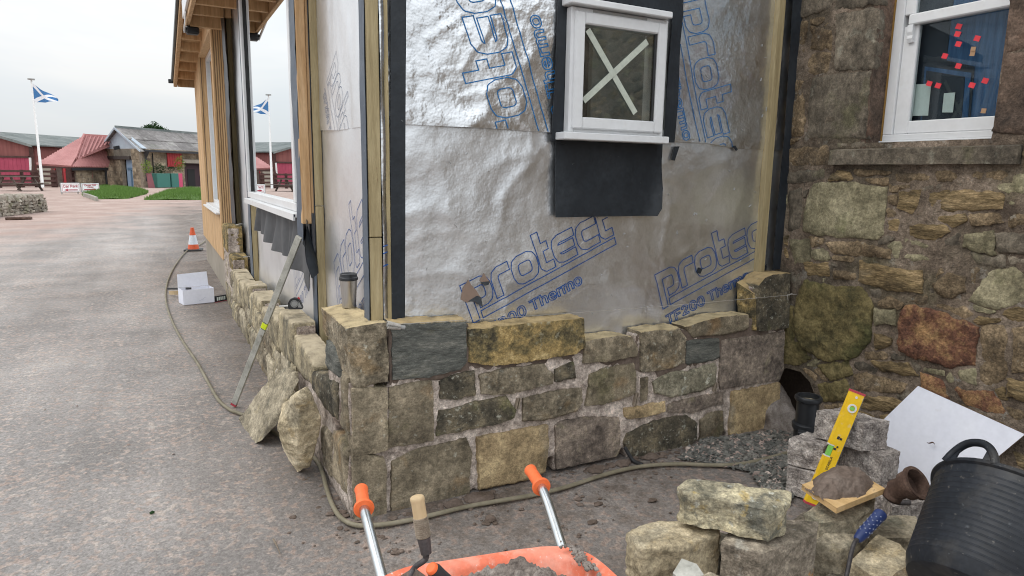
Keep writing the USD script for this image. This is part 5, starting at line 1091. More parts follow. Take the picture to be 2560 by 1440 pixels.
# bolster chisel lying at the bottom edge
ch = thing('bolster_chisel', 'pale steel chisel end lying on the stones at the bottom edge', 'chisel')
q = [PD(1682, 1432, 2.42), PD(1704, 1396, 2.46), PD(1742, 1410, 2.44), PD(1766, 1446, 2.42), PD(1722, 1470, 2.40)]
obj('blade', trimesh.convex.convex_hull(np.array(q + [p - np.array([0, 0, .018]) for p in q])), L['level_grey'], ch)
obj('shaft', tube([PD(1740, 1450, 2.43), PD(1780, 1480, 2.42)], .012, 12), L['iron_dark'], ch, True)
obj('mortar_clod', rock([PD(x, y, 2.40) + np.array([0, 0, z]) for x, y in [(1752, 1440), (1772, 1430), (1800, 1440), (1790, 1455)] for z in (0, -.03)], .008, .006, 8, 20), L['stone_pale_grey'], None, 40, 'small pale clod beside the chisel end', category='mortar')
# hammer
hm_ = thing('brick_hammer', 'hammer with dotted navy blue grip lying among the stones', 'hammer')
a, b = PD(2205, 1282, 2.93), PD(2142, 1350, 2.83)
dh = nrm(b - a); Lh = np.linalg.norm(b - a); T = frame_T(a, dh)
g_ = obj('grip', lathe([(0, 0), (.012, .001), (.0215, .006), (.0235, .014), (.0215, .03), (.0200, Lh * .5), (.0195, Lh * .8), (.015, Lh * .97), (.010, Lh), (0, Lh)], T, 22), L['handle_navy'], hm_, 40)
dots = []
for i in range(9):
    for k in range(6):
        an = k * math.pi / 3 + (i % 2) * math.pi / 6; z = Lh * (.20 + .65 * i / 9)
        s_ = trimesh.creation.icosphere(1, .0026); s_.apply_scale([1, 1, .6]); s_.apply_translation([.0206 * math.cos(an), .0206 * math.sin(an), z]); s_.apply_transform(T); dots.append(s_)
obj('grip_dots', dots, L['dot_white'], g_)
hb = PD(2112, 1462, 2.70)
obj('shaft', tube(spline([b - dh * .01, PD(2132, 1368, 2.79), hb], 6), .0075, 12), L['iron_dark'], hm_, True)
obj('head', obox(hb + np.array([-.06, .02, -.01]), hb + np.array([.06, -.03, -.02]), .026, .028, [0, 0, 1], .004), L['iron_dark'], hm_)

# ---------------------------------------------------------------- concrete blocks
def block(label, corner, left, right, zb, h=.138, depth=None, seed=0):
    c, l, r = G(*corner, zb), G(*left, zb), G(*right, zb)
    dl, dr = l - c, r - c
    if depth: dr = nrm(dr) * depth
    pts = [p + np.array([0, 0, z]) for p in (c, c + dl, c + dr, c + dl + dr) for z in (0.002, h)]
    return obj('concrete_block', rock(pts, .012, .0035, seed, 26, (1, 1, 1), .93), L['block'], None, 40, label, category='concrete block')
block('concrete block on top of the stack, behind the yellow level', (2153, 1130), (2034, 1092), (2216, 1122), .28, .135, seed=71)
block('middle-layer concrete block at the right, below the top block', (2199, 1214), (2085, 1160), (2243, 1200), .14, seed=72)
block('middle-layer concrete block at the left end of the stack', (2052, 1182), (1967, 1160), (2120, 1150), .145, .13, .16, seed=73)
block('bottom-layer concrete block at the left end of the stack', (2046, 1262), (1963, 1232), (2130, 1225), .0, .138, .18, seed=74)
block('bottom-layer concrete block under the right of the stack', (2205, 1292), (2080, 1240), (2250, 1275), .0, .138, seed=75)
block('low concrete block carrying the rusty iron fittings', (2225, 1310), (2205, 1262), (2330, 1290), .10, .075, seed=76)
# spirit level
lv = thing('yellow_spirit_level', 'short yellow spirit level leaning on the concrete blocks', 'spirit level')
lb_ = G(2030, 1262, .03); lt_ = PX(2147, 980, 2.075)
ld = nrm(lt_ - lb_); Ll = np.linalg.norm(lt_ - lb_)
sx = nrm(np.cross(ld, -(lb_ + lt_) / 2 + EYE)); sx = sx if sx @ RGT > 0 else -sx
sx = nrm(sx * math.cos(.5) + np.cross(ld, sx) * math.sin(.5) * (1 if np.cross(ld, sx) @ FWD > 0 else -1)); sn = nrm(np.cross(ld, sx)); sn = sn if sn @ FWD < 0 else -sn
def lvp(u, w, o): return lb_ + ld * u + sx * w + sn * o
lwid = .062
def slab(u0, u1, w0, w1, o0, o1): return trimesh.convex.convex_hull(np.array([lvp(u, w, o) for u in (u0, u1) for w in (w0, w1) for o in (o0, o1)]))
um = Ll * .47
obj('body', [slab(.006, um - .030, -lwid / 2, lwid / 2, -.026, 0), slab(um + .030, Ll - .010, -lwid / 2, lwid / 2, -.026, 0), slab(um - .0301, um + .0301, -lwid / 2 + .024, lwid / 2, -.026, 0)], L['level_yellow'], lv)
obj('side_rail', slab(.006, Ll - .010, lwid / 2 + .0005, lwid / 2 + .003, -.0265, -.0005), L['alu_dark'], lv)
obj('end_cap', slab(Ll - .0099, Ll, -lwid / 2 - .001, lwid / 2 + .003, -.027, .001), L['red_cap'], lv); obj('end_cap', slab(-.004, .0059, -lwid / 2 - .001, lwid / 2 + .003, -.027, .001), L['red_cap'], lv)
obj('vial', slab(um - .024, um + .024, -lwid / 2 + .004, -lwid / 2 + .022, -.018, -.002), L['vial_green'], lv)
obj('vial_holder', [slab(um - .0299, um - .0245, -lwid / 2, -lwid / 2 + .0235, -.024, -.001), slab(um + .0245, um + .0299, -lwid / 2, -lwid / 2 + .0235, -.024, -.001)], L['upvc_grubby'], lv)
for uu in (Ll * .855, Ll * .085):
    Tv = frame_T(lvp(uu, 0, .0005), sn, ld); obj('vial_holder', lathe([(.013, 0), (.021, 0), (.021, .0025), (.013, .0025), (.013, 0)], Tv, 26), L['upvc_grubby'], lv, 30); obj('vial', trimesh.Trimesh(*(lambda m: (m.vertices, m.faces))(obox(lvp(uu, -.011, .0015), lvp(uu, .011, .0015), .016, .002, ld))), L['vial_green'], lv)
obj('hang_hole', lathe([(0, 0), (.006, 0), (.006, .001), (0, .001)], frame_T(lvp(Ll * .95, 0, .0004), sn, ld), 16), L['upvc_grubby'], lv)
def on_level(text, u0, h, w0): 
    q = text_poly(text, h); ms = []
    for g in polys(q):
        v, f = earcut(g); V = np.array([lvp(u0 + p[0], w0 + p[1], .0012) for p in v]); m = trimesh.Trimesh(V, f, process=False)
        if len(f) and m.face_normals.mean(0) @ sn < 0: m.invert()
        ms.append(m)
    return ms
flip = 1
obj('printed_lettering', [*[trimesh.Trimesh(np.array([lvp(Ll * .31 + p[0], .004 - p[1], .0012) for p in v]), f[:, ::-1] if True else f, process=False) for g in polys(text_poly('STABILA', .011)) for v, f in [earcut(g)]], slab(Ll * .30 + .105, Ll * .30 + .115, -.008, .004, .0005, .0013), slab(Ll * .30 + .118, Ll * .30 + .126, .002, .010, .0005, .0013), slab(Ll * .58, Ll * .58 + .014, -.012, .0, .0005, .0013), slab(Ll * .58, Ll * .58 + .010, .002, .012, .0005, .0013)], L['black_rubber'], lv)
# wooden board with a lump of mortar
q = [G(2005, 1211, .335), G(2092, 1270, .330), G(2213, 1221, .335)]; q.append(q[0] + q[2] - q[1])
obj('mortar_board', trimesh.convex.convex_hull(np.array(q + [p - np.array([0, 0, .022]) for p in q])), L['plywood'], None, False, 'square plywood mortar board resting on a pale stone', category='board')
cb = np.mean(q, 0); e1, e2 = (q[2] - q[1]), (q[0] - q[1])
gu, gv = np.meshgrid(np.linspace(-1, 1, 70), np.linspace(-1, 1, 70), indexing='ij'); rr = np.sqrt(gu ** 2 + gv ** 2)
pp = np.stack([gu.ravel(), gv.ravel(), np.zeros(gu.size)], 1)
ht = .066 * np.clip(1 - (rr.ravel() / (.92 + .35 * fb(pp, 2.2, 5, 3))) ** 2.6, -.2, 1) ** 1 * (.85 + .7 * fb(pp, 2.0, 21, 3)) + .014 * fb(pp, 5, 4, 3) + .010 * (1 - np.abs(2 * meshkit.noise(pp * 2.6 + 4, 3) - 1)) ** 4 + .004 * fb(pp, 24, 4, 2)
ht = np.minimum(ht, .036 + .035 * (gu.ravel() + 1) * .5 + .02 * fb(pp, 3, 77, 2))
Vl = cb[None] + .56 * gu.ravel()[:, None] * e1 * .98 + .52 * gv.ravel()[:, None] * e2 + np.c_[np.zeros((4900, 2)), ht + .001] + e1 * .02 + e2 * .06
il = (np.arange(69)[:, None] * 70 + np.arange(69)[None]).ravel(); Fl = np.vstack([np.stack([il, il + 70, il + 71], 1), np.stack([il, il + 71, il + 1], 1)])
Fl = Fl[(ht[Fl] > -.004).any(1)]; ml = trimesh.Trimesh(Vl, Fl, process=False); ml.remove_unreferenced_vertices()
if ml.face_normals[:, 2].mean() < 0: ml.invert()
obj('mortar_lump', ml, L['mortar_wet'], None, True, 'wet brown mortar lump on the plywood board', category='mortar')
# white board against the house
t_, r_, l_ = PX(2295, 965, HX - .03), PX(2562, 1086, HX - .045), PX(2120, 1135, HX - .12)
b_ = r_ + l_ - t_; nb = nrm(np.cross(r_ - t_, l_ - t_)); nb = nb if nb[0] < 0 else -nb
cuts = [t_, r_, b_, l_]
wbd = obj('white_board', trimesh.convex.convex_hull(np.array([p + nb * .0 for p in cuts] + [p - nb * .003 for p in cuts])), L['white_card'], None, False, 'large white board tipped on its corner against the stone house', category='board')
obj('board_core', trimesh.convex.convex_hull(np.array([p - nb * .0032 for p in cuts] + [p - nb * .014 for p in cuts])), L['slab_dark_side'], wbd)
cr = PX(2325, 1107, HX - .09); obj('dead_leaf', tube(spline([PX(2317, 1106, HX - .10), PX(2323, 1108, HX - .105), PX(2332, 1106, HX - .10), PX(2337, 1111, HX - .10)], 5), np.concatenate([np.linspace(.0008, .0035, 8), np.linspace(.0035, .001, 8)]), 6), L['rust'], None, True, 'tiny curled dead leaf stuck on the white board', category='leaf')
# black tub
tb = thing('rubber_tub', 'black ribbed rubber tub with loop handle tipped at the lower right', 'tub')
dv = nrm(ray(2450, 1300)); up_ = nrm(UPV - dv * (UPV @ dv)); rt_ = nrm(np.cross(dv, up_))
axs = nrm(.36 * rt_ + .86 * up_ + .42 * dv); base = PD(2458, 1545, 2.56) + dv * .10
rb, rtp, hh_ = .235, .290, .345
Tt = frame_T(base, axs, rt_)
prof = [(0, 0), (rb - .04, 0), (rb - .012, .008), (rb, .03)]
for i in range(15):
    z = .05 + i * .018; r = rb + (rtp - rb) * z / hh_; prof += [(r, z), (r + .0016, z + .002), (r + .0016, z + .005), (r + .0002, z + .007)]
prof += [(rtp - .002, hh_ - .012), (rtp + .008, hh_ - .008), (rtp + .011, hh_ - .002), (rtp + .008, hh_ + .004), (rtp - .004, hh_ + .002), (rtp - .012, hh_ - .03), (rb - .008, .03), (rb - .03, .014), (0, .012)]
tm = lathe(prof, None, 72); tv = np.array(tm.vertices); k_ = np.clip(tv[:, 2] / hh_, 0, 1); tv[:, 0] += .012 * k_ * np.cos(2 * np.arctan2(tv[:, 1], tv[:, 0])) * 1.0; tm.vertices = tv; tm.apply_transform(Tt)
obj('tub_body', fixed(tm), L['trug_black'], tb, 35)
for an in (math.radians(-126), math.radians(54)):
    rad = np.array([math.cos(an), math.sin(an), 0]); tan = np.array([-math.sin(an), math.cos(an), 0]); pts = []
    for s in np.linspace(-1, 1, 25):
        hgt = .072 * (1 - abs(s) ** 2.6) ** .75; a2 = an + s * .27 * (1 + .10 * (abs(s) ** 4))
        pts.append(np.array([(rtp + .005) * math.cos(a2), (rtp + .005) * math.sin(a2), hh_ - .004 + hgt]))
    m = tube(pts, .0125, 12); m.apply_transform(Tt); obj('handle', m, L['trug_black'], tb, True)
    P3 = np.array(pts); lo = P3.copy(); lo[:, 2] = hh_ - .006
    for sl_ in (slice(0, 6), slice(19, 25)):
        vv = np.vstack([P3[sl_] * [1.004, 1.004, 1], lo[sl_] * [1.004, 1.004, 1], P3[sl_] * [.985, .985, 1], lo[sl_] * [.985, .985, 1]]); m = trimesh.convex.convex_hull(vv + np.random.default_rng(0).uniform(-1e-5, 1e-5, vv.shape)); m.apply_transform(Tt); obj('handle_web', m, L['trug_black'], tb, 30)
# rusty iron pipe fittings
ir = thing('iron_pipe_socket', 'rusty cast iron pipe socket lying on the low block', 'pipe fitting')
a, b = PD(2248, 1222, 3.02), PD(2290, 1208, 2.98); T = frame_T(a, b - a); Li = np.linalg.norm(b - a)
obj('socket', fixed(lathe([(.026, -.02), (.038, -.02), (.040, Li * .25), (.052, Li * .45), (.056, Li * .9), (.062, Li * .95), (.062, Li * 1.12), (.050, Li * 1.12), (.048, Li * .5), (.026, Li * .3), (.026, -.02)], T, 32)), L['rust'], ir, 40)
obj('spigot', tube(spline([a, a - (b - a) * .25 + [0, 0, -.01], a - (b - a) * .4 + [-.005, 0, -.03]], 5), .034, 16), L['rust'], ir, True)
rg = [G(2213, 1232, .185), G(2222, 1246, .185), G(2245, 1255, .185), G(2275, 1256, .185)]
obj('iron_ring_piece', [tube(spline(rg, 8), .011, 10), tube(spline([G(2228, 1198, .24), G(2232, 1212, .22), G(2250, 1222, .21)], 6), .012, 10)], L['iron_dark'], None, True, 'curved broken piece of dark iron ring beside the pipe socket', category='pipe fitting')
# soil pipe in the corner
sp_ = thing('drain_pipe', 'black plastic drain pipe standing up in the corner', 'drain pipe')
tp_ = G(2022, 991, .325); T = frame_T(np.array([tp_[0], tp_[1], -.03]), [0, 0, 1]); zt_ = .355
obj('pipe', lathe([(0, 0), (.062, 0), (.062, .195), (.0, .195)], T, 32), L['black_plastic'], sp_, 40)
obj('socket_collar', fixed(lathe([(.050, .17), (.070, .17), (.074, .18), (.074, .20), (.068, .205), (.058, .207), (.058, .325), (.066, .330), (.071, .338), (.071, .352), (.066, .358), (.056, .358), (.054, .33), (.050, .17)], T, 36)), L['black_plastic'], sp_, 40)
cap = lathe([(0, .322), (.053, .322), (.053, .33), (0, .33)], T, 30); obj('stopper', cap, L['stone_pale_grey'], sp_)
obj('side_fin', obox(np.array([tp_[0] - .055, tp_[1] - .03, .09]), np.array([tp_[0] - .075, tp_[1] - .04, .15]), .03, .05, [0, 0, 1], .004), L['black_plastic'], sp_)
obj('earth_bank', rock([(2.50, -.10, -.02), (2.72, -.15, -.02), (2.72, .2, -.02), (2.50, .14, -.02), (2.55, .03, .20), (2.72, .02, .20), (2.72, .14, .30), (2.56, .12, .24)], .03, .012, 66, 9), L['mortar_grey'], None, 40, 'rough grey rubble fill behind the drain pipe in the hole', kind='stuff', category='rubble')

# ---------------------------------------------------------------- things on and by the left wall
mg = thing('travel_mug', 'stainless steel travel mug with black lid on the corner stone', 'mug')
mb = G(873, 768, .862); T = frame_T(mb, [0, 0, 1])
obj('cup', lathe([(0, 0), (.031, 0), (.0325, .003), (.0335, .03), (.0405, .128), (.041, .131), (0, .131)], T, 40), L['steel_brushed'], mg, 30)
obj('lid', lathe([(0, .131), (.0425, .131), (.0445, .134), (.0445, .143), (.043, .146), (.0415, .147), (.0405, .150), (.0395, .161), (.038, .163), (.034, .162), (.032, .158), (0, .157)], T, 40), L['black_plastic'], mg, 30)
tm_ = thing('tape_measure', 'grey tape measure standing on its edge on the left wall', 'tape measure')
tc = PX(741, 772, .035); tz = tc[2] + .004
out = [(-.040, 0), (.040, 0), (.042, .008), (.030, .045), (.018, .064), (-.010, .068), (-.030, .060), (-.041, .040), (-.042, .012)]
e_ = nrm([.94, -.34, 0]); n_ = nrm(np.cross(e_, [0, 0, 1]))
n_ = n_ if n_ @ (EYE - tc) > 0 else -n_
to = lambda uv, h: np.array([tc[0], tc[1], tz]) + np.asarray(uv)[:, :1] * e_ + np.c_[np.zeros((len(uv), 2)), np.asarray(uv)[:, 1]] + np.asarray(h)[:, None] * n_
obj('case', fixed(prism(Polygon(out), .036, to)), L['black_rubber'], tm_)
obj('side_plate', fixed(prism(Point(-.004, .034).buffer(.022).difference(Point(-.004, .034).buffer(.019)), .040, to)), L['tape_grey'], tm_); obj('side_plate', fixed(prism(Polygon([(.016, .012), (.040, .010), (.022, .050)]), .0385, to)), L['tape_grey'], tm_)
obj('side_label', fixed(prism(Point(-.004, .034).buffer(.0165), .0395, to)), L['tape_grey'], tm_)
obj('lock_button', fixed(prism(Polygon([(.012, .0665), (.024, .058), (.026, .062), (.014, .0705)]), .024, to)), L['red_sticker'], tm_)
tcc = np.array([tc[0], tc[1], tz])
obj('white_strap', tube([tcc + e_ * -.10 + np.array([0, 0, .012]) - n_ * .0, tcc + e_ * -.042 + np.array([0, 0, .015])], .005, 8), L['upvc_grubby'], tm_, True)
sg = thing('long_straightedge', 'long grubby grey builders level leaning up to the big window', 'builders level')
a, b = G(584, 1013, .01), PX(748, 592, .02)
dd = nrm(b - a); vw = nrm(EYE - (a + b) / 2); sd2 = nrm(np.cross(dd, vw)); fn = np.cross(sd2, dd)
sd2 = nrm(sd2 * .93 + fn * .36)
Lg = np.linalg.norm(b - a)
k1, k2 = .485, .525
for s0, s1, lk, nm in ((.012, k1, 'level_grey', 'bar'), (k2, 1.0, 'level_grey', 'bar')): obj(nm, obox(a + dd * Lg * s0, a + dd * Lg * s1, .036, .020, sd2, .002), L[lk], sg)
obj('bar_link', obox(a + dd * Lg * k1, a + dd * Lg * k2, .022, .018, sd2), L['alu_dark'], sg); obj('vial', obox(a + dd * Lg * (k1 + .004), a + dd * Lg * (k2 - .004), .034, .0195, sd2, .002), L['vial_lime'], sg)
obj('end_cap', obox(a, a + dd * Lg * .012, .036, .020, sd2), L['red_cap'], sg)

# hose
hp_ = [(519, 597, .03), (500, 612, .02), (478, 622, .012)]
pth = [G(x, y, z) for x, y, z in [(560, 590, .20), (535, 592, .12), (517, 600, .03), (497, 613, .014), (466, 628, .012)]]
pts_px = [(466, 628), (440, 660), (424, 690), (416, 715), (414, 745), (420, 775), (436, 815), (460, 858), (492, 905), (520, 955), (545, 998), (575, 1024), (598, 1033), (640, 1052), (700, 1090), (760, 1125), (792, 1152), (806, 1182), (816, 1220), (830, 1260), (850, 1292), (880, 1310), (920, 1314), (1000, 1305), (1090, 1285), (1170, 1266), (1260, 1250), (1340, 1236), (1420, 1216), (1500, 1190), (1560, 1174), (1620, 1164), (1700, 1160), (1790, 1163), (1850, 1160), (1910, 1148), (1975, 1130), (2030, 1115)]
hz = [G(x, y, .014) for x, y in pts_px]
obj('hose', tube(spline(pth[:-1] + hz, 7), .0100, 12), L['hose'], None, True, 'olive garden hose snaking round the corner of the plinth', category='hose')
# string line along the front
pin = PY(992, 818, -.03); s_a, s_b = PY(1000, 810, -.052), PY(1968, 738, -.034)
sl_ = thing('line_block', 'bricklayers peg wound with white string at the corner stone', 'line pin')
pa, pb = PY(968, 812, -.044), PY(1012, 819, -.052)
obj('peg', cyl(pa, pb, .009, 16), L['tape_grey'], sl_, 30)
obj('string_coil', tube([pa + (pb - pa) * t + np.array([0, .016 * math.sin(t * 150), .016 * math.cos(t * 150)]) * (1 - .4 * t) for t in np.linspace(.02, .72, 260)], .0028, 6), L['cord'], sl_, True)
obj('builders_string', tube([s_a + (s_b - s_a) * t + np.array([0, 0, -.010 * math.sin(math.pi * t)]) for t in np.linspace(0, 1, 30)], .0011, 6), L['cord'], None, True, 'thin white builders string stretched above the front plinth', category='string')
obj('string_knot', [tube([s_b, s_b + np.array([.03, -.01, .008])], .003, 6), tube([s_b, s_b + np.array([.0, -.01, -.03])], .0014, 6), tube([s_b + np.array([.02, -.008, .006]), s_b + np.array([.10, -.03, .004])], .0016, 6)], L['cord'], None, True, 'frayed string knot tied at the tall end stone', category='string')
for nm, (px, py, n1, n2), lab in (('wall_tie', (590, 562, 606, 560), 'thin wire tie at the tall end stone of the left wall'), ('wall_tie', (608, 643, 626, 641), 'thin wire tie at the mossy second stone of the left wall'), ('wall_tie', (640, 712, 662, 708), 'thin wire tie at the low middle of the left wall')):
    a, b = PX(px, py, .03), PX(n1 + (n2 * 0), n2, .14); obj(nm, tube(spline([a, (a + b) / 2 + [0, 0, .004], b], 4), .003, 6), L['upvc_grubby'], None, True, lab, category='wall tie')
# cable at the foot of the front wall
obj('cable_end', tube(spline([PY(1562, 1118, -.035), PY(1572, 1135, -.05), G(1584, 1152, .012), G(1606, 1162, .01)], 6), .010, 10), L['black_rubber'], None, True, 'short black cable end sticking out below the front plinth', category='cable')

# traffic cone
cn = thing('traffic_cone', 'orange and white traffic cone beside the timber cladding', 'traffic cone')
cc_ = G(484, 626, 0); ct = .425; T = frame_T(cc_, [0, 0, 1], [math.cos(-.2), math.sin(-.2), 0])
m = box(-.15, .15, -.15, .15, 0, .03, .012); m.apply_transform(T); obj('base', m, L['black_rubber'], cn)
def cring(z0, z1): f = lambda z: .098 - (.098 - .028) * (z - .03) / (ct - .03); return lathe([(0, z0), (f(z0), z0), (f(z1), z1), (0, z1)], T, 30)
obj('cone_body', [cring(.03, .115)], L['cone_orange'], cn, 30); obj('reflective_band', cring(.1155, .285), L['cone_white'], cn, 30); obj('cone_top', cring(.2855, ct), L['cone_orange'], cn, 30)
# cardboard box
bxo = thing('cardboard_box', 'open white printed box lying on the tarmac by the wall', 'box')
fa, fb_ = G(459, 763, 0), G(536, 755, 0); bu = nrm(fb_ - fa); bl_ = np.linalg.norm(fb_ - fa); bn = np.array([-bu[1], bu[0], 0]); bh = .165; bd = .20
def bp(u, v, z): return fa + bu * u + bn * v + np.array([0, 0, z])
def panel(a, b, c, d, t=.004):
    n = nrm(np.cross(np.asarray(b) - a, np.asarray(d) - a)); return trimesh.convex.convex_hull(np.array([*(np.asarray(p) for p in (a, b, c, d)), *(np.asarray(p) + n * t for p in (a, b, c, d))]))
obj('side', panel(bp(0, 0, 0), bp(bl_, 0, 0), bp(bl_, 0, bh), bp(0, 0, bh)), L['white_card'], bxo, label='printed front side')
for p in (panel(bp(0, .004, 0), bp(0, bd, 0), bp(0, bd, bh), bp(0, .004, bh)), panel(bp(bl_, .004, 0), bp(bl_, bd, 0), bp(bl_, bd, bh), bp(bl_, .004, bh)), panel(bp(0.004, bd, 0), bp(bl_ - .004, bd, 0), bp(bl_ - .004, bd, bh), bp(.004, bd, bh)), panel(bp(.004, .004, .002), bp(bl_ - .004, .004, .002), bp(bl_ - .004, bd - .004, .002), bp(.004, bd - .004, .002))): obj('side', p, L['white_card'], bxo)
obj('lid_flap', panel(bp(0, bd, bh + .002), bp(bl_, bd, bh + .002), bp(bl_, bd + .04, bh + .16), bp(.01, bd + .04, bh + .15)), L['white_card'], bxo)
def lab_(u0, u1, z0, z1, look, nm='printed_label'): obj(nm, panel(bp(u0 * bl_, -.0015, z0 * bh), bp(u1 * bl_, -.0015, z0 * bh), bp(u1 * bl_, -.0015, z1 * bh), bp(u0 * bl_, -.0015, z1 * bh), .001), L[look], bxo)
lab_(.84, .97, .06, .38, 'label_blue'); lab_(.74, .98, .80, .90, 'card_print'); lab_(.06, .30, .72, .76, 'card_print'); lab_(.06, .55, .60, .63, 'card_print'); lab_(.06, .50, .50, .53, 'card_print'); lab_(.06, .48, .40, .43, 'card_print'); lab_(.10, .50, .14, .17, 'card_print')
for u in (.77, .90):
    T = frame_T(bp(u * bl_, -.0014, .60 * bh), -bn); obj('printed_mark', lathe([(0, 0), (.022, 0), (.022, .0012), (0, .0012)], T, 20), L['label_blue'], bxo)
obj('printed_mark', tube(spline([bp(.5 * bl_, -.002, .2 * bh), bp(.62 * bl_, -.002, .28 * bh), bp(.68 * bl_, -.002, .38 * bh), bp(.74 * bl_, -.002, .40 * bh)], 5), .003, 6), L['card_print'], bxo)
obj('wooden_batten_offcut', obox(G(424, 732, .03), bp(.12, .06, .12), .045, .012, [0, 0, 1]), L['ash_wood'], None, False, 'pale flat stick poking out of the white box', category='stick'); obj('black_tool_bar', obox(G(420, 722, .10), bp(.11, .10, .165), .022, .016, [0, 0, 1]), L['black_plastic'], None, False, 'black bar poking out of the left of the white box', category='tool')
rl = thing('black_level_rail', 'black slotted tool lying between the white box and the wall', 'tool')
a, b = G(538, 748, .03), G(566, 743, .03); obj('rail', obox(a, b, .07, .03, [0, 0, 1], .004), L['black_plastic'], rl)
obj('slots', [obox(a + (b - a) * t + np.array([0, -.016, -.018]), a + (b - a) * t + np.array([0, -.016, .022]), .016, .006, nrm(b - a)) for t in (.18, .34, .50, .66, .82)], L['paper'], rl); obj('red_edge', obox(a + np.array([0, -.01, -.036]), b + np.array([0, -.01, -.036]), .008, .03, [0, 0, 1]), L['red_cap'], rl)

# ---------------------------------------------------------------- chips, droppings, twig
def instancer(name, protos, P, scales, seed, label, category, tilt=.4):
    r = np.random.default_rng(seed); pi = UsdGeom.PointInstancer.Define(stage, '/World/' + name); rel = pi.CreatePrototypesRel()
    for i, (m, lk) in enumerate(protos):
        usdkit.mesh(stage, '/World/%s/kinds/kind_%d' % (name, i), m, L[lk], 40); rel.AddTarget('/World/%s/kinds/kind_%d' % (name, i))
    n = len(P); pi.CreateProtoIndicesAttr(Vt.IntArray.FromNumpy(r.integers(0, len(protos), n).astype(np.int32)))
    pi.CreatePositionsAttr(Vt.Vec3fArray.FromNumpy(np.asarray(P, np.float32))); pi.CreateScalesAttr(Vt.Vec3fArray.FromNumpy(np.repeat(np.asarray(scales, np.float32)[:, None], 3, 1)))
    qs = []
    for _ in range(n):
        q = (Gf.Rotation(Gf.Vec3d(0, 0, 1), r.uniform(0, 360)) * Gf.Rotation(Gf.Vec3d(1, 0, 0), r.normal(0, tilt * 57))).GetQuat(); qs.append(Gf.Quath(q.GetReal(), *[float(x) for x in q.GetImaginary()]))
    pi.CreateOrientationsAttr(Vt.QuathArray(qs)); data(pi.GetPrim(), label=label, category=category, kind='stuff')
def chip(seed, flat=.45, r=1.0):
    g = np.random.default_rng(seed); p = g.normal(size=(11, 3)); p /= np.linalg.norm(p, axis=1)[:, None]; p *= g.uniform(.7, 1.15, (11, 1)) * [1, .75, flat]; return trimesh.convex.convex_hull(p * r)
rg_ = np.random.default_rng(17)
def scatter_px(n, poly, z=0.0):
    q = Polygon([G(*p)[:2] for p in poly]); x0, y0, x1, y1 = q.bounds; c = rg_.uniform([x0, y0], [x1, y1], (n * 4, 2)); c = c[shapely.contains_xy(q, c[:, 0], c[:, 1])][:n]
    return np.c_[c, np.full(len(c), z)]
P = scatter_px(2600, [(-300, 1500), (900, 1500), (880, 1330), (600, 1050), (470, 640), (300, 640), (-300, 900)], .001)
keep = fb(P, 1.3, 5, 3) > -.05; P = P[keep]
instancer('loose_chippings', [(chip(i, .35), 'pink_chip') for i in range(5)], P, rg_.gamma(3, .0011, len(P)) + .001, 5, 'scattered pinkish stone chips over the worn tarmac', 'gravel', .25)
P = scatter_px(5200, [(1690, 1150), (1760, 1100), (1850, 1092), (1935, 1080), (1990, 1090), (2010, 1130), (1975, 1260), (1930, 1270), (1880, 1180)], .004)
instancer('slate_gravel', [(chip(20 + i, .3), 'slate_chip') for i in range(6)] + [(chip(31, .5), 'pink_chip')], P + np.c_[np.zeros((len(P), 2)), rg_.uniform(0, .012, len(P))], rg_.gamma(5, .0021, len(P)) + .004, 6, 'dark slate chippings in front of the corner drain pipe', 'gravel', .5)
drops = []
for cx_, cy_, n, sp in [(1430, 1135, 60, 46), (1480, 1120, 50, 40), (1190, 1240, 70, 36), (1110, 1260, 40, 30), (1000, 1290, 30, 30), (1215, 1300, 22, 22), (1560, 1115, 50, 50), (830, 1245, 40, 26), (850, 1275, 40, 24), (770, 1215, 14, 26), (1640, 1150, 60, 60), (1700, 1125, 60, 60), (960, 1345, 12, 20), (995, 1375, 14, 22), (1480, 1240, 12, 40), (1300, 1300, 24, 120), (900, 1330, 24, 90), (1450, 1300, 24, 150)]:
    for _ in range(n):
        p = G(cx_ + rg_.normal(0, sp), cy_ + rg_.normal(0, sp * .35)); s = min(.018, rg_.gamma(1.3, .0030) + .0015)
        if p[1] > -.02 and p[0] > -.02: p[1] = -.025 - rg_.uniform(0, .05)
        m = trimesh.creation.icosphere(2 if s > .012 else 1, s); m.vertices = m.vertices * (1 + 1.8 * fb(m.vertices + p, 90, 3, 3)[:, None]) * [1.2, 1, rg_.uniform(.25, .5)] + p; drops.append(m)
obj('mortar_droppings', drops, L['mortar_wet'], None, True, 'dark mortar droppings spattered along the foot of the plinth', kind='stuff', category='mortar')
pats = []
for px_, py_, w in [(1195, 1245, .10), (1135, 1262, .06), (1440, 1140, .07), (1225, 1302, .035), (1480, 1112, .06), (1600, 1128, .07)]:
    p = G(px_, py_); p[1] = min(p[1], -.06); q = [p + [w * math.cos(t) * rg_.uniform(.7, 1.2), w * .55 * math.sin(t) * rg_.uniform(.7, 1.2), 0] for t in np.linspace(0, 6.2, 10)[:-1]]
    pats.append(rock(q + [(x - p) * .6 + p + [0, 0, .018] for x in q], .010, .006, px_, 25, (1, 1, 1), .7))
obj('mortar_splat', pats, L['mortar_wet'], None, True, 'larger dropped mortar lumps in front of the lower stones', kind='stuff', category='mortar')
tg = [G(683, 1348, .006), G(692, 1364, .008), G(700, 1384, .004)]; obj('dry_twig', tube(spline(tg, 5), np.linspace(.004, .0015, 11), 6), L['twig'], None, True, 'small dry stalk lying on the tarmac at lower left', category='twig')
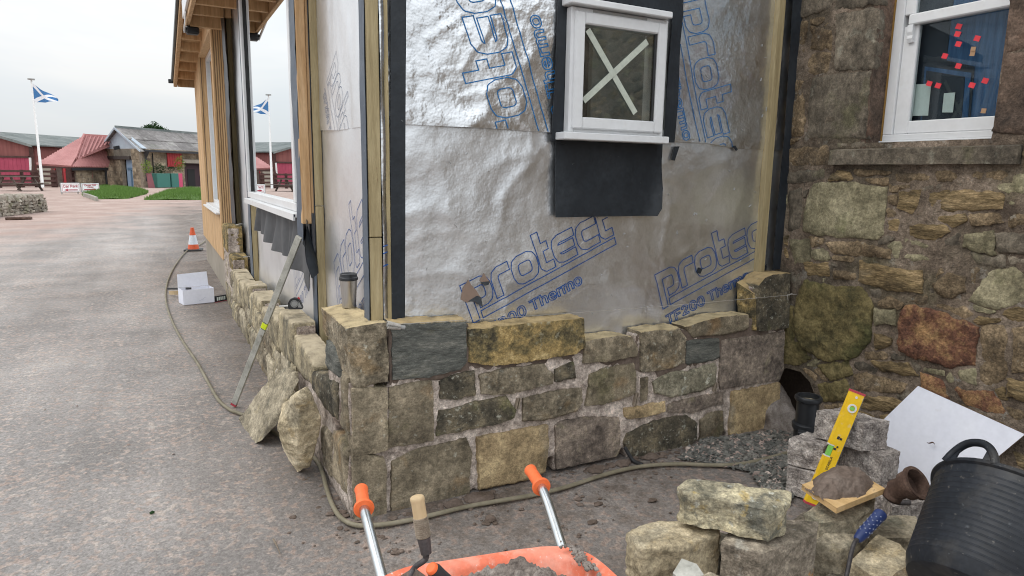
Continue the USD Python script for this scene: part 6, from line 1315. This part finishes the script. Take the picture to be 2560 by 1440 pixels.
obj('fallen_leaf', rock([G(372, 1282, .001), G(380, 1276, .012), G(390, 1278, .006), G(388, 1284, .001), G(377, 1286, .0)], .006, .002, 4, 30), L['leaf_dark'], None, True, 'small green leaf lying alone on the tarmac', category='leaf')

# ---------------------------------------------------------------- the yard beyond: walls, signs, fence, flag
def hgt(base, px, py):          # height seen at (px, py) above a ground point at about that distance
    d = ray(px, py); t = np.linalg.norm((base - EYE)[:2]) / np.linalg.norm(d[:2]); return (EYE + d * t)[2]
fp = thing('flagpole', 'tall white flagpole standing in the yard', 'flagpole'); fb0 = G(107, 469); ftop = hgt(fb0, 78, 197)
fx = np.array([0.0, 0, 0]); lean = PD(78, 198, 1); tdir = ray(78, 198); tt = np.linalg.norm((fb0 - EYE)[:2]) / np.linalg.norm(tdir[:2]); ftp = EYE + tdir * tt
obj('pole', tube([fb0, fb0 + (ftp - fb0) * .5, ftp], np.array([.10, .078, .048]), 14), L['pole_white'], fp, True)
obj('finial', lathe([(0, -.05), (.22, -.04), (.22, .04), (0, .06)], frame_T(ftp, [0, 0, 1]), 16), L['tape_grey'], fp, 40)
fl = thing('saltire_flag', 'blue flag with white diagonal cross flying from the pole', 'flag')
fh = np.linalg.norm(ftp - fb0); c0 = ftp + (fb0 - ftp) * (.035); W_, H_ = 1.95, 1.32
rx = nrm(np.array([RGT[0], RGT[1], 0])); dx = nrm(np.array([FWD[0], FWD[1], 0]))
def flagmap(uv, h):
    u, v = uv[:, 0], uv[:, 1]; s = u / W_
    return c0 + rx * (u * (.86 - .10 * s))[:, None] + dx * (.22 * np.sin(s * 7 + v * 1.2) * s + .16 * s)[:, None] + np.array([0, 0, 1.0]) * (-H_ + .12 * s + v / H_ * (H_ - 1.06 * s ** .9) + .03 * np.sin(s * 9 + v))[:, None] + dx * np.asarray(h)[:, None]
rect = sbox(0, 0, W_, H_); cross = unary_union([LineString([(0, 0), (W_, H_)]).buffer(.14, cap_style=3), LineString([(0, H_), (W_, 0)]).buffer(.14, cap_style=3)]).intersection(rect)
for nm, g, lk in (('white_cross', cross, 'flag_white'), ('blue_field', rect.difference(cross), 'flag_blue')):
    ms = []
    for q in polys(g):
        v, t, r = tri_poly(q, .08, 2); n_2 = len(v); ms.append(trimesh.Trimesh(np.vstack([flagmap(v, np.zeros(n_2)), flagmap(v, np.full(n_2, .012))]), np.vstack([t, t[:, ::-1] + n_2]), process=False))
    obj(nm, ms, L[lk], fl, True)
# direction signs
def sign(name, label, px, lines, arrow):
    t = thing(name, label, 'sign'); a, b = G(px[0], px[3]), G(px[1], px[3] - 1); a[2] = b[2] = 0; u = nrm(b - a); w = np.linalg.norm(b - a); z1 = hgt(a, px[0], px[2]); n = np.array([u[1], -u[0], 0]); n = n if n @ (EYE - a) > 0 else -n; z0 = .10
    at = lambda uv, h: a + np.asarray(uv)[:, :1] * u + np.c_[np.zeros((len(uv), 2)), np.asarray(uv)[:, 1]] + np.asarray(h)[:, None] * n
    obj('backing', fixed(prism(sbox(0, z0, w, z1), .05, at)), L['sign_edge'], t); lift = lambda o: (lambda uv, h: at(uv, np.asarray(h) + o))
    obj('face', fixed(prism(sbox(.02, z0 + .02, w - .02, z1 - .02), .01, lift(.051))), L['sign_white'], t)
    obj('border', fixed(prism(sbox(.06, z0 + .06, w - .06, z1 - .06).difference(sbox(.075, z0 + .075, w - .075, z1 - .075)), .004, lift(.0625))), L['sign_red'], t)
    H = z1 - z0
    for txt, hf, wf, yf in lines:
        q = text_poly(txt, .3); bb = q.bounds; s = wf * w / (bb[2] - bb[0]); sy = hf * H / .3; q = affinity.affine_transform(q, [s, 0, 0, sy, w / 2 - s * (bb[0] + bb[2]) / 2, z0 + yf * H])
        [obj('letter', fixed(prism(g, .006, lift(.0622))), L['sign_red'], t) for g in polys(q)]
    ay = z0 + .26 * H; d = -1 if arrow == 'l' else 1; cxm = w / 2
    ar = Polygon([(cxm + d * .34 * w, ay), (cxm + d * .16 * w, ay + .13 * H), (cxm + d * .16 * w, ay + .05 * H), (cxm - d * .36 * w, ay + .05 * H), (cxm - d * .36 * w, ay - .05 * H), (cxm + d * .16 * w, ay - .05 * H), (cxm + d * .16 * w, ay - .13 * H)])
    obj('arrow', fixed(prism(ar, .006, lift(.0622))), L['sign_red'], t)
    for uu in (.08 * w, .92 * w): obj('sign_post', cyl(at([[uu, 0]], [-.035])[0] + [0, 0, -.05], at([[uu, 0]], [-.035])[0] + [0, 0, z1 - .03], .03, 10), L['tape_grey'], t)
sign('direction_sign', 'white sign reading Car Park with a red arrow pointing left', (152, 200, 457, 486), [('Car Park', .26, .78, .52)], 'l')
sign('direction_sign', 'white sign reading Drop Off Only with a red arrow pointing right', (203, 248, 458, 484), [('Drop Off', .17, .64, .66), ('Only', .17, .34, .45)], 'r')
# post and rail fence
def fence(label, p0, p1, posts, tops, nr=4, gate=False):
    t = thing('rail_fence', label, 'fence'); a, b = G(*p0), G(*p1); h = hgt(a, p0[0], tops); u = nrm(b - a)
    for s in posts: q = a + (b - a) * s; obj('fence_post', obox(q + [0, 0, -.1], q + [0, 0, h + .08], .20, .20), L['fence_wood'], t)
    for k in range(nr): z = h * (.12 + .86 * k / (nr - 1)); obj('fence_rail', obox(a + [0, 0, z] + np.array([u[1], -u[0], 0]) * .12, b + [0, 0, z] + np.array([u[1], -u[0], 0]) * .12, .15, .06), L['fence_wood'], t)
fence('dark brown post and rail fence in front of the magenta barn door', (-60, 470), (92, 468), [0, .38, .76, 1.0], 426)
fence('dark brown post and rail fence between flagpole and pink roof', (94, 468), (142, 468), [0.04, .82, .99], 428)
fence('short dark brown rail fence beside the porch posts', (172, 467), (200, 466), [0, .5, 1.0], 430, 3)
# picnic bench
pb_ = thing('picnic_bench', 'weathered picnic bench in front of the dark fence', 'picnic bench'); a, b = G(10, 478), G(86, 476); z1 = hgt(a, 10, 442); u = nrm(b - a); n = np.array([-u[1], u[0], 0]); Lb = np.linalg.norm(b - a)
for k in range(4): obj('tabletop_board', obox(a + n * (-.33 + .22 * k) + [0, 0, z1], b + n * (-.33 + .22 * k) + [0, 0, z1], .20, .05, n, .005), L['bench_wood'], pb_)
for s in (-1, 1):
    for k in range(2): obj('seat_board', obox(a + n * (s * .85 + .11 * (2 * k - 1)) + [0, 0, z1 * .55], b + n * (s * .85 + .11 * (2 * k - 1)) + [0, 0, z1 * .55], .19, .05, n, .005), L['bench_wood'], pb_)
for t in (.14, .86):
    c = a + u * Lb * t
    for s in (-1, 1): obj('leg', obox(c + n * s * .85, c + n * s * .25 + [0, 0, z1 - .03], .12, .06, n), L['bench_wood'], pb_)
    obj('cross_bearer', obox(c - n * .95 + [0, 0, z1 * .5], c + n * .95 + [0, 0, z1 * .5], .10, .05, [0, 0, 1]), L['bench_wood'], pb_)
# dry stone dyke at the left edge
dk = thing('drystone_dyke', 'end of a lichened dry stone wall at the left edge', 'stone wall'); rd = random.Random(9)
d0, d1 = G(112, 528), G(-130, 556); du = nrm(d1 - d0); dn = np.array([-du[1], du[0], 0]); dn = dn if dn @ (EYE - d0) < 0 else -dn; dH = hgt(d0, 108, 486); dL = np.linalg.norm(d1 - d0)
for layer in (0, 1):
    z = 0
    while z < dH * .8:
        hh = rd.uniform(.16, .26) * dH / 1.1; x = rd.uniform(-.02, .03)
        while x < dL:
            w = rd.uniform(.22, .55) * dH / 1.1; c = d0 + du * (x + w / 2 + z * .10) + dn * (.12 + layer * .38) + np.array([0, 0, z + hh / 2])
            pts = [c + du * (sx * w * .5 * rd.uniform(.75, 1.04)) + dn * (sy * .26 * rd.uniform(.8, 1.1)) + np.array([0, 0, sz * hh * .5 * rd.uniform(.75, 1.06)]) for sx in (-1, 1) for sy in (-1, 1) for sz in (-1, 1)]
            obj('stone', rock(pts, .09, .022, rd.randint(0, 999), 3, (1, 1, 1), .75), L['dyke_stone'], dk, 40); x += w * .98
        z += hh * .93
x = .05
while x < dL:
    w = rd.uniform(.22, .5); c = d0 + du * (x + w / 2 + .10) + dn * .30 + np.array([0, 0, dH * .90])
    pts = [c + du * (sx * w * .55 * rd.uniform(.8, 1.1)) + dn * (sy * .42 * rd.uniform(.8, 1.1)) + np.array([0, 0, sz * .15 * dH * rd.uniform(.6, 1.3)]) for sx in (-1, 1) for sy in (-1, 1) for sz in (-1, 1)]
    obj('cope_stone', rock(pts, .09, .03, rd.randint(0, 999), 3, (1, 1, 1), .7), L['dyke_stone'], dk, 40); x += w * .95
kb = [G(210, 489, .04), G(226, 494, .04), G(243, 501, .04)]
for i in range(2): obj('kerb_stone', obox(kb[i], kb[i + 1] - nrm(kb[i + 1] - kb[i]) * .05, .30, .10, None, .02), L['kerb'], None, False, ['kerb stone at the signs end of the grass verge', 'kerb stone ending at the gravel beside the grass verge'][i], category='kerb')
fs = G(48, 549, .0); obj('flat_stone', rock([fs + np.array([x, y, z]) for x in (-.3, .3) for y in (-.12, .12) for z in (0, .07)], .06, .02, 3, 5), L['rust'], None, True, 'flat brown stone lying at the foot of the dry stone wall', category='stone')
# grass verges
def verge(label, px, hmax, seed, nbl):
    q = Polygon([G(*p)[:2] for p in px]).buffer(.2).buffer(-.2); v, t, r = tri_poly(q, .35, seed); d = cKDTree(densify(q.exterior.coords, .3)).query(v)[0]
    top = lambda p, d: hmax * np.clip(d / 1.6, 0, 1) ** .6 * (.8 + .8 * fb(np.c_[p, p[:, :1] * 0], .5, seed, 3)) - .02
    V = np.c_[v, top(v, d)]; g = np.random.default_rng(seed); x0, y0, x1, y1 = q.bounds; c = g.uniform([x0, y0], [x1, y1], (nbl * 3, 2)); c = c[shapely.contains_xy(q, c[:, 0], c[:, 1])][:nbl]
    dc = cKDTree(densify(q.exterior.coords, .3)).query(c)[0]; zc_ = top(c, dc); n = len(c); an = g.uniform(0, 6.28, n); hb = g.uniform(.06, .20, n); lean = g.normal(0, .05, (n, 2)); w = .02
    b0 = np.c_[c + np.c_[np.cos(an), np.sin(an)] * w, zc_ - .02]; b1 = np.c_[c - np.c_[np.cos(an), np.sin(an)] * w, zc_ - .02]; b2 = np.c_[c + lean, zc_ + hb]
    B = np.stack([b0, b1, b2], 1).reshape(-1, 3); obj('grass_verge', trimesh.Trimesh(np.vstack([V, B]), np.vstack([t, np.arange(3 * n).reshape(-1, 3) + len(V)]), process=False), L['grass'], None, True, label, kind='stuff', category='grass')
verge('bright green grass verge behind the direction signs', [(205, 489), (242, 498), (320, 497), (365, 486), (372, 480), (350, 475), (250, 472), (215, 476)], .28, 3, 9000)
verge('bright green grass verge left of the timber cladding', [(360, 500), (395, 487), (420, 477), (470, 477), (560, 480), (600, 499), (500, 500)], .30, 4, 9000)
verge('strip of grass at the foot of the stone shed', [(240, 470), (258, 464), (275, 466), (270, 470)], .12, 5, 1500)

# ---------------------------------------------------------------- farm buildings
def wallq(name, poly, O, u, n, look, par, thick=.3, kind=None, label=None):     # wall polygon in (along, up) coordinates
    to = lambda uv, h: O + np.asarray(uv)[:, :1] * u + np.c_[np.zeros((len(uv), 2)), np.asarray(uv)[:, 1]] + np.asarray(h)[:, None] * n
    return obj(name, [fixed(prism(q, thick, lambda uv, h: to(uv, np.asarray(h) - thick))) for q in polys(poly)], L[look], par, False, label)
def rubble(poly, O, u, n, par, look, seed, sw=.55, sh=.28, step=1):
    r = random.Random(seed); x0, y0, x1, y1 = poly.bounds; z = y0
    while z < y1:
        h = r.uniform(.7, 1.25) * sh; x = x0 - r.uniform(0, sw)
        while x < x1:
            w = r.uniform(.6, 1.5) * sw; g = .02; q = Polygon([(x + g, z + g + r.uniform(0, .04)), (x + w - g, z + g), (x + w - g, z + h - g - r.uniform(0, .03)), (x + g, z + h - g)]).buffer(.03).buffer(-.01).intersection(poly)
            for p in polys(q):
                if p.area > .02: obj('stone', fixed(prism(p.simplify(.01), r.uniform(.01, .03), lambda uv, hh: O + np.asarray(uv)[:, :1] * u + np.c_[np.zeros((len(uv), 2)), np.asarray(uv)[:, 1]] + np.asarray(hh)[:, None] * n)), L[look], par)
            x += w
        z += h
def along(a, b): u = b - a; u[2] = 0; Lw_ = np.linalg.norm(u); u = u / Lw_; n = np.array([u[1], -u[0], 0]); n = n if n @ (EYE - a) > 0 else -n; return u, n, Lw_
def poly3(name, pts, look, par, thick=.08):
    P = np.array(pts, float); n = nrm(np.cross(P[1] - P[0], P[2] - P[0])); n = n if n[2] > 0 else -n
    T0 = frame_T(P[0], n); inv = np.linalg.inv(T0); q = trimesh.transform_points(P, inv); q[:, 2] = 0; m = fixed(prism(Polygon(q[:, :2]), thick, lambda uv, h: trimesh.transform_points(np.c_[uv, h], T0))); return obj(name, m, L[look], par), n
# stone shed
sh = thing('stone_shed', 'stone farm shed with pale blue gable and grey sheet roof', 'shed')
s0, s1, s2 = G(266, 464), G(361, 469), G(505, 466.5)
u1, n1, L1 = along(s0, s1); s2 = s1 + nrm(np.array([-u1[1], u1[0], 0]) * .94 + u1 * .34) * 15.5 if False else s2
u2, n2, L2 = along(s1, s2); L2 = L2 + 9
ze = hgt(s1, 355, 371); zd0, zd1 = 0.0, hgt(s0, 330, 400)
door_x0, door_x1 = L1 * .46, L1 * .74
g1 = Polygon([(0, -.2), (L1, -.2), (L1, ze), (0, ze)]).difference(sbox(door_x0, -.3, door_x1, zd1))
wallq('front_wall', g1, s0, u1, n1, 'far_mortar', sh); 
rubble(g1.buffer(-.02).difference(sbox(L1 * .27, zd1 - .05, L1 * .74, ze)), s0, u1, n1, sh, 'far_stone', 2)
wallq('concrete_panel', sbox(L1 * .27, zd1 + .25, L1 * .72, ze - .02), s0, u1, n1 , 'far_concrete', sh, .35)
obj('lintel', obox(s0 + n1 * .05 + [0, 0, zd1 + .13], s0 + u1 * L1 * .72 + n1 * .05 + [0, 0, zd1 + .13], .24, .14), L['dark_wood'], sh)
za = hgt((s0 + s1) / 2, 305, 321)
to1 = lambda x, z, o=0: s0 + u1 * x + n1 * o + np.array([0, 0, z])
wallq('gable_panel', Polygon([(-.25, ze), (L1 + .2, ze), (L1 * .46, za - .1)]), s0, u1, n1, 'gable_blue', sh, .32)
back = -n1 * 0 + u2 * L2
apx = to1(L1 * .46, za, .25)
for sgn, ex in ((1, to1(L1 + .42, ze - .22, .25)), (-1, to1(-.42, ze - .22, .25))):
    pts = [apx, ex, ex + back, apx + back]; rn = 10
    for k in range(rn):
        a, b, c, d = (apx + back * (k / rn), ex + back * (k / rn), ex + back * ((k + .985) / rn), apx + back * ((k + .985) / rn))
        m1_, m2_ = a + (b - a) * .5, d + (c - d) * .5
        poly3('roof_sheet', [a, m1_, m2_, d], 'roof_fibre', sh, .06); poly3('roof_sheet', [m1_ - np.array([0, 0, .05]), b - np.array([0, 0, .05]), c - np.array([0, 0, .05]), m2_ - np.array([0, 0, .05])], 'roof_fibre', sh, .06)
    obj('bargeboard', obox(apx + n1 * .06, ex + n1 * .06, .06, .14, n1), L['gable_blue'], sh)
obj('ridge_cap', obox(apx + [0, 0, .06], apx + back + [0, 0, .06], .30, .10, [0, 0, 1]), L['roof_slate'], sh)
obj('blue_door', obox(s0 + u1 * (door_x0 + (door_x1 - door_x0) * .30) - n1 * .16, s0 + u1 * door_x1 - n1 * .16, zd1, .06, [0, 0, 1]).apply_translation([0, 0, zd1 / 2]), L['door_blue'], sh)
obj('door_rail', [obox(s0 + u1 * (door_x0 + (door_x1 - door_x0) * .42) - n1 * .11 + [0, 0, zd1 * .66], s0 + u1 * door_x1 - n1 * .11 + [0, 0, zd1 * .66], .16, .05, [0, 0, 1]), obox(s0 + u1 * (door_x0 + (door_x1 - door_x0) * .72) - n1 * .11, s0 + u1 * (door_x0 + (door_x1 - door_x0) * .72) - n1 * .11 + [0, 0, zd1 * .62], .18, .05, u1)], L['door_blue_dark'], sh)
obj('doorway_dark', obox(s0 + u1 * (door_x0 - 1.5) - n1 * .9 + [0, 0, zd1 / 2], s0 + u1 * (door_x1 + 1.5) - n1 * .9 + [0, 0, zd1 / 2], zd1 + 1, .06, [0, 0, 1]), L['dark_gap'], sh)
obj('wall_light', obox(to1(L1 * .44, zd1 + .95, .0), to1(L1 * .44, zd1 + .85, .4), .28, .16), L['gutter_black'], sh)
zt1 = hgt(s1, 420, 381); dz0, dz1 = hgt(s1, 430, 417), hgt(s1, 430, 380)
def xon(px, y_=466.5): d = ray(px, 420); A = np.array([[d[0], -u2[0]], [d[1], -u2[1]]]); return np.linalg.solve(A, (s1 - EYE)[:2])[1]
w0_, w1_ = xon(418), xon(454); dr0, dr1 = xon(461), xon(510); zdr = hgt(s1 + u2 * dr0, 470, 407)
g2 = Polygon([(0, -.2), (L2, -.2), (L2, ze), (0, ze)]).difference(sbox(dr0, -.3, dr1, zdr))
wallq('side_wall', g2, s1, u2, n2, 'far_mortar', sh)
rubble(g2.buffer(-.02).difference(sbox(w0_ - .1, dz0 - .1, w1_ + .1, dz1 + .1)).intersection(sbox(0, 0, xon(508), ze)), s1, u2, n2, sh, 'far_stone', 3, .6, .26)
to2 = lambda x, z, o=0: s1 + u2 * x + n2 * o + np.array([0, 0, z])
obj('red_shutter', [obox(to2(w0_ + (w1_ - w0_) * k / 6 + .01, (dz0 + dz1) / 2, .06), to2(w0_ + (w1_ - w0_) * (k + 1) / 6 - .01, (dz0 + dz1) / 2, .06), dz1 - dz0, .07, [0, 0, 1]) for k in range(6)], L['shutter_red'], sh)
obj('door_lintel', obox(to2(dr0 - .3, zdr + .12, .06), to2(dr1 + .2, zdr + .12, .06), .30, .2, [0, 0, 1]), L['far_concrete'], sh)
obj('dark_doors', obox(to2(dr0, zdr / 2, -.25), to2(dr1, zdr / 2, -.25), zdr, .06, [0, 0, 1]), L['door_maroon'], sh)
obj('open_doorway', obox(to2(dr0 + .5, zdr * .38, -.20), to2(dr0 + 1.3, zdr * .38, -.20), zdr * .72, .03, [0, 0, 1]), L['dark_gap'], sh)
obj('rain_gutter', obox(to2(-.1, ze - .16, .38), to2(L2, ze - .16, .38), .14, .16), L['gutter_black'], sh)
obj('downpipe', [cyl(to2(.18, ze - .2, .18), to2(.18, .5, .12), .07, 10), cyl(to2(.18, ze - .15, .30), to2(.18, ze - .65, .18), .22, 10, .08)], L['gutter_black'], sh)
# planters by the shed wall
def bush(c, r, n, seed, lk, par, nm='foliage'):
    g = np.random.default_rng(seed); d = g.normal(size=(n, 3)); d /= np.linalg.norm(d, axis=1)[:, None]; q = c + d * (g.uniform(.3, 1.0, n) ** .5)[:, None] * np.asarray(r) * (1 + 1.0 * fb(d * 2, 1.3, seed, 3))[:, None]
    s = g.uniform(.5, 1.3, n) * np.mean(r) * .11; a = g.normal(size=(n, 3)); a /= np.linalg.norm(a, axis=1)[:, None]; b = np.cross(a, g.normal(size=(n, 3))); b /= np.linalg.norm(b, axis=1)[:, None]
    V = np.stack([q + a * s[:, None], q + b * s[:, None] * .6, q - a * s[:, None], q - b * s[:, None] * .6], 1).reshape(-1, 3); i = np.arange(n)[:, None] * 4
    return obj(nm, trimesh.Trimesh(V, np.vstack([i + [0, 1, 2], i + [0, 2, 3]]), process=False), L[lk], par)
for (xa, xb, lab, lk) in ((364, 398, 'larger green planter with leafy shrub by the shed wall', 'a'), (401, 420, 'narrower green planter with tall shrub under the red shutter', 'b')):
    pl = thing('planter', lab, 'planter'); x0, x1 = xon(xa), xon(xb); zp = hgt(to2(x0, 0), xa, 433); c = to2((x0 + x1) / 2, zp, .7)
    obj('trough', obox(to2(x0, zp / 2, .7), to2(x1, zp / 2, .7), zp, .7, [0, 0, 1], .04), L['planter_green'], pl)
    if lk == 'a': obj('side_panel', trimesh.convex.convex_hull([to2(x0 - .65, 0, .9), to2(x0 - .1, 0, .9), to2(x0 - .75, zp, .9), to2(x0 - .35, zp, .9), to2(x0 - .65, 0, .8), to2(x0 - .1, 0, .8), to2(x0 - .75, zp, .8), to2(x0 - .35, zp, .8)]), L['planter_brown'], pl)
    else: obj('side_panel', obox(to2(x1 + .12, zp / 2, .8), to2(x1 + .55, zp / 2, .8), zp, .1, [0, 0, 1]), L['planter_pink'], pl)
    bush(c + [0, 0, .35], (x1 - x0) * .36 * np.array([1, .7, .9]), 500, xa, 'leaf_dark', pl)
    bush(c + (u2 * -1.2 if lk == 'a' else u2 * .9) + np.array([0, 0, .45 if lk == 'a' else .8]), (.42, .42, .6), 300, xa + 1, 'leaf_lime', pl)
# tree behind the shed
tr = thing('broadleaf_tree', 'dark rounded tree top showing above the shed roof', 'tree'); tb0 = G(392, 440); dt = 82.0; dd3 = ray(392, 415); tb0 = EYE + dd3 / np.linalg.norm(dd3[:2]) * dt; tb0[2] = 0; zt2 = hgt(tb0, 392, 311)
obj('trunk', tube([tb0, tb0 + [0, 0, zt2 * .8]], np.array([.35, .2]), 10), L['bark'], tr, True)
for k in range(4): obj('limb', tube([tb0 + [0, 0, zt2 * .55], tb0 + rx * [-1.2, 1.3, -.4, .6][k] + [0, 0, zt2 * .86]], np.array([.14, .05]), 8), L['bark'], tr, True)
crown = []
for k, (ox, oz, r) in enumerate([(-1.1, 0, .75), (.0, .25, .95), (1.1, -.05, .7), (.4, .1, .8), (-.5, .2, .75), (1.7, -.2, .4), (-1.7, -.25, .45)]): bush(tb0 + rx * ox * .9 + [0, 0, zt2 - .85 + oz], (r, r, r * .8), 900, 50 + k, 'leaf_dark', tr, 'crown')
# red-roofed byre (hipped) with stone and rails below
by = thing('pink_roofed_byre', 'low stone byre with hipped pink ribbed roof', 'farm building')
e0, e1, e2 = G(96, 466), G(178, 467), G(266, 465)
zl = hgt(e1, 178, 418); 
def at_(px, py, base): d = ray(px, py); t = np.linalg.norm((base - EYE)[:2]) / np.linalg.norm(d[:2]); return EYE + d * t
dh2 = nrm(np.array([FWD[0] * .8 + RGT[0] * -.2, FWD[1], 0]))
eL, eM, eR = at_(92, 412, e0), at_(178, 418, e1), at_(268, 418.5, e2)
pk = at_(212, 341, e1 + dh2 * 3.6); pk2 = at_(300, 346, e1 + dh2 * 4.6); kn = at_(190, 402, e1 + dh2 * 1.0)
eLb = at_(150, 380, e0 + dh2 * 9)
def ribbed(name, pts, nrib, ra, rb, par):
    P, n = poly3(name, pts, 'roof_pink', par, .06)
    m = [obox(a + n * .09, b + n * .09, .07, .10, n) for a, b in zip(ra, rb)]
    for q in m: obj('roof_rib', q, L['roof_pink'], P)
lp_ = lambda a, b, t: a + (b - a) * t
ts = np.linspace(.02, .98, 22)
ribbed('roof_slope', [eL, eM, kn, pk], 22, [lp_(eL, eM, t) for t in ts], [lp_(eL, pk, t) if False else (lp_(eL, pk, t) if t < .0 else lp_(eL, lp_(kn, pk, .0), t) * 0 + lp_(eL, eM, t) + (pk - lp_(eL, eM, .88)) * min(t / .88, 1.0) * (1.0 if t < .9 else (1 - (t - .9) * 7))) for t in ts], by)
ribbed('roof_slope', [kn, pk, pk2, at_(285, 352, e1 + dh2 * 3.2)], 9, [lp_(kn, at_(285, 352, e1 + dh2 * 3.2), t) for t in np.linspace(.05, .95, 9)], [lp_(pk, pk2, t) for t in np.linspace(.05, .95, 9)], by)
pR = at_(290, 350, e2 + dh2 * 3)
ribbed('roof_slope', [eM + np.array([0, 0, .02]), eR, pR, kn + np.array([0, 0, .03])], 20, [lp_(eM, eR, t) for t in ts], [lp_(kn, pR, t) for t in ts], by)
obj('hip_cap', obox(kn, pk, .55, .12, [0, 0, 1]), L['roof_pink'], by); obj('ridge_cap', obox(pk, pk2, .4, .12, [0, 0, 1]), L['roof_pink'], by); obj('verge_cap', obox(kn + [0, 0, .1], pR + [0, 0, .1], .25, .1, [0, 0, 1]), L['barn_red'], by)
obj('eave_board', obox(eL - [0, 0, .12], eM - [0, 0, .12], .18, .1, [0, 0, 1]), L['fence_wood'], by); obj('eave_gutter', obox(eM - [0, 0, .14], eR - [0, 0, .14], .2, .16, [0, 0, 1]), L['gutter_black'], by)
ub, nb_, Lb_ = along(e1, e2); sw0 = Lb_ * .16
wallq('stone_wall', sbox(sw0, -.2, Lb_, zl), e1, ub, nb_, 'far_mortar', by); rubble(sbox(sw0, 0, Lb_ * .98, zl - .1), e1, ub, nb_, by, 'far_stone', 6)
ua, na, La = along(e0, e1)
wallq('back_wall', sbox(0, -.2, La + sw0, zl), e0 - na * 2.2, ua, na, 'barn_red', by)
for t, w, lk in ((.30, 1.2, 'far_concrete'), (.52, .25, 'shutter_red'), (.72, .5, 'bench_wood'), (.84, .25, 'shutter_red'), (.97, .25, 'fence_wood')): obj('porch_post', obox(e0 + ua * La * t + [0, 0, 0], e0 + ua * La * t + [0, 0, zl - .1], w, .25, ua), L[lk], by)
obj('dark_doorway', obox(e0 - na * 2.1 + ua * La * .70 + [0, 0, zl * .45], e0 - na * 2.1 + ua * La * .95 + [0, 0, zl * .45], zl * .85, .05, [0, 0, 1]), L['dark_gap'], by)
obj('downpipe', cyl(e1 + ub * Lb_ * .985 + nb_ * .1, e1 + ub * Lb_ * .985 + nb_ * .1 + [0, 0, zl], .08, 10), L['gutter_black'], by)
# the big red barn
bn_ = thing('red_barn', 'large dark red barn with grey roof and magenta doors', 'barn')
q1 = G(88, 462.6); mpp = np.linalg.norm(q1 - EYE) / FPX; dl = ray(88, 430) * [1, 1, 0]; dl = nrm(dl); rl = np.array([dl[1], -dl[0], 0]); half = -74 * mpp * rl + 3.0 * dl; q0 = q1 + 2 * half; ug, ng, Lg_ = along(q0, q1); zbe = hgt(q1, 84, 362); zba = hgt(q1 + half, 10, 335)
za2 = zba; xa_ = Lg_ * .5
bk = nrm(3.0 * rl + 74 * mpp * dl) * 13.5
wallq('gable_wall', Polygon([(0, -.2), (Lg_, -.2), (Lg_, zbe), (xa_, za2), (0, zbe - .2)]), q0, ug, ng, 'barn_red', bn_)
tb_ = lambda x, z, o=0: q0 + ug * x + ng * o + np.array([0, 0, z])
zdd = hgt(q1, 50, 394); xd0, xd1 = Lg_ * .60, Lg_ * .975
obj('sliding_door', [obox(tb_(xd0 + (xd1 - xd0) * k / 8 + .01, zdd / 2, .08), tb_(xd0 + (xd1 - xd0) * (k + 1) / 8 - .01, zdd / 2, .08), zdd, .08, [0, 0, 1]) for k in range(8)], L['barn_door'], bn_)
obj('door_track', obox(tb_(Lg_ * .3, zdd + .06, .1), tb_(xd1, zdd + .06, .1), .14, .14, [0, 0, 1]), L['fence_wood'], bn_)
obj('flood_light', obox(tb_(Lg_ * .565, zdd + .6, .1), tb_(Lg_ * .565, zdd + .6, .4), .4, .35), L['upvc_grubby'], bn_)
us, ns, Ls = along(q1, q1 + bk)
wallq('side_wall', sbox(0, -.2, Ls, zbe), q1, us, ns, 'barn_red', bn_)
top = tb_(xa_, za2 + .1, .2)
for ex in (tb_(Lg_ + .3, zbe - .1, .2), tb_(-.3, zbe - .3, .2)):
    for k in range(8): a, b = k / 8, (k + .99) / 8; poly3('roof_sheet', [top + bk * a, ex + bk * a, ex + bk * b, top + bk * b], 'roof_slate', bn_, .1)
    obj('bargeboard', obox(top + ng * .05, ex + ng * .05, .2, .1, [0, 0, 1]), L['roof_slate'], bn_)
obj('downpipe', [cyl(tb_(Lg_ - .05, zbe * .35, .2), tb_(Lg_ + .0, zbe * .68, .2), .10, 8)], L['upvc_grubby'], bn_); obj('corner_board', obox(tb_(Lg_ + .05, 0, .1), tb_(Lg_ + .05, zbe, .1), .25, .2), L['fence_wood'], bn_)

# repeats belong together
GROUPS = {'building_stone': 'loose stones in the pile at the lower right', 'leaning_stone': 'stones leaning on the left side of the plinth', 'concrete_block': 'concrete blocks stacked in the corner', 'direction_sign': 'direction signs in the yard',
          'rail_fence': 'post and rail fences before the barns', 'grass_verge': 'grass verges in the yard', 'planter': 'planters by the stone shed', 'kerb_stone': 'kerb stones by the grass verge', 'wall_tie': 'wire ties along the left wall'}
for p in W.GetPrim().GetChildren():
    g = GROUPS.get(p.GetName().rstrip('0123456789').rstrip('_'))
    if g: p.SetCustomDataByKey('group', g)
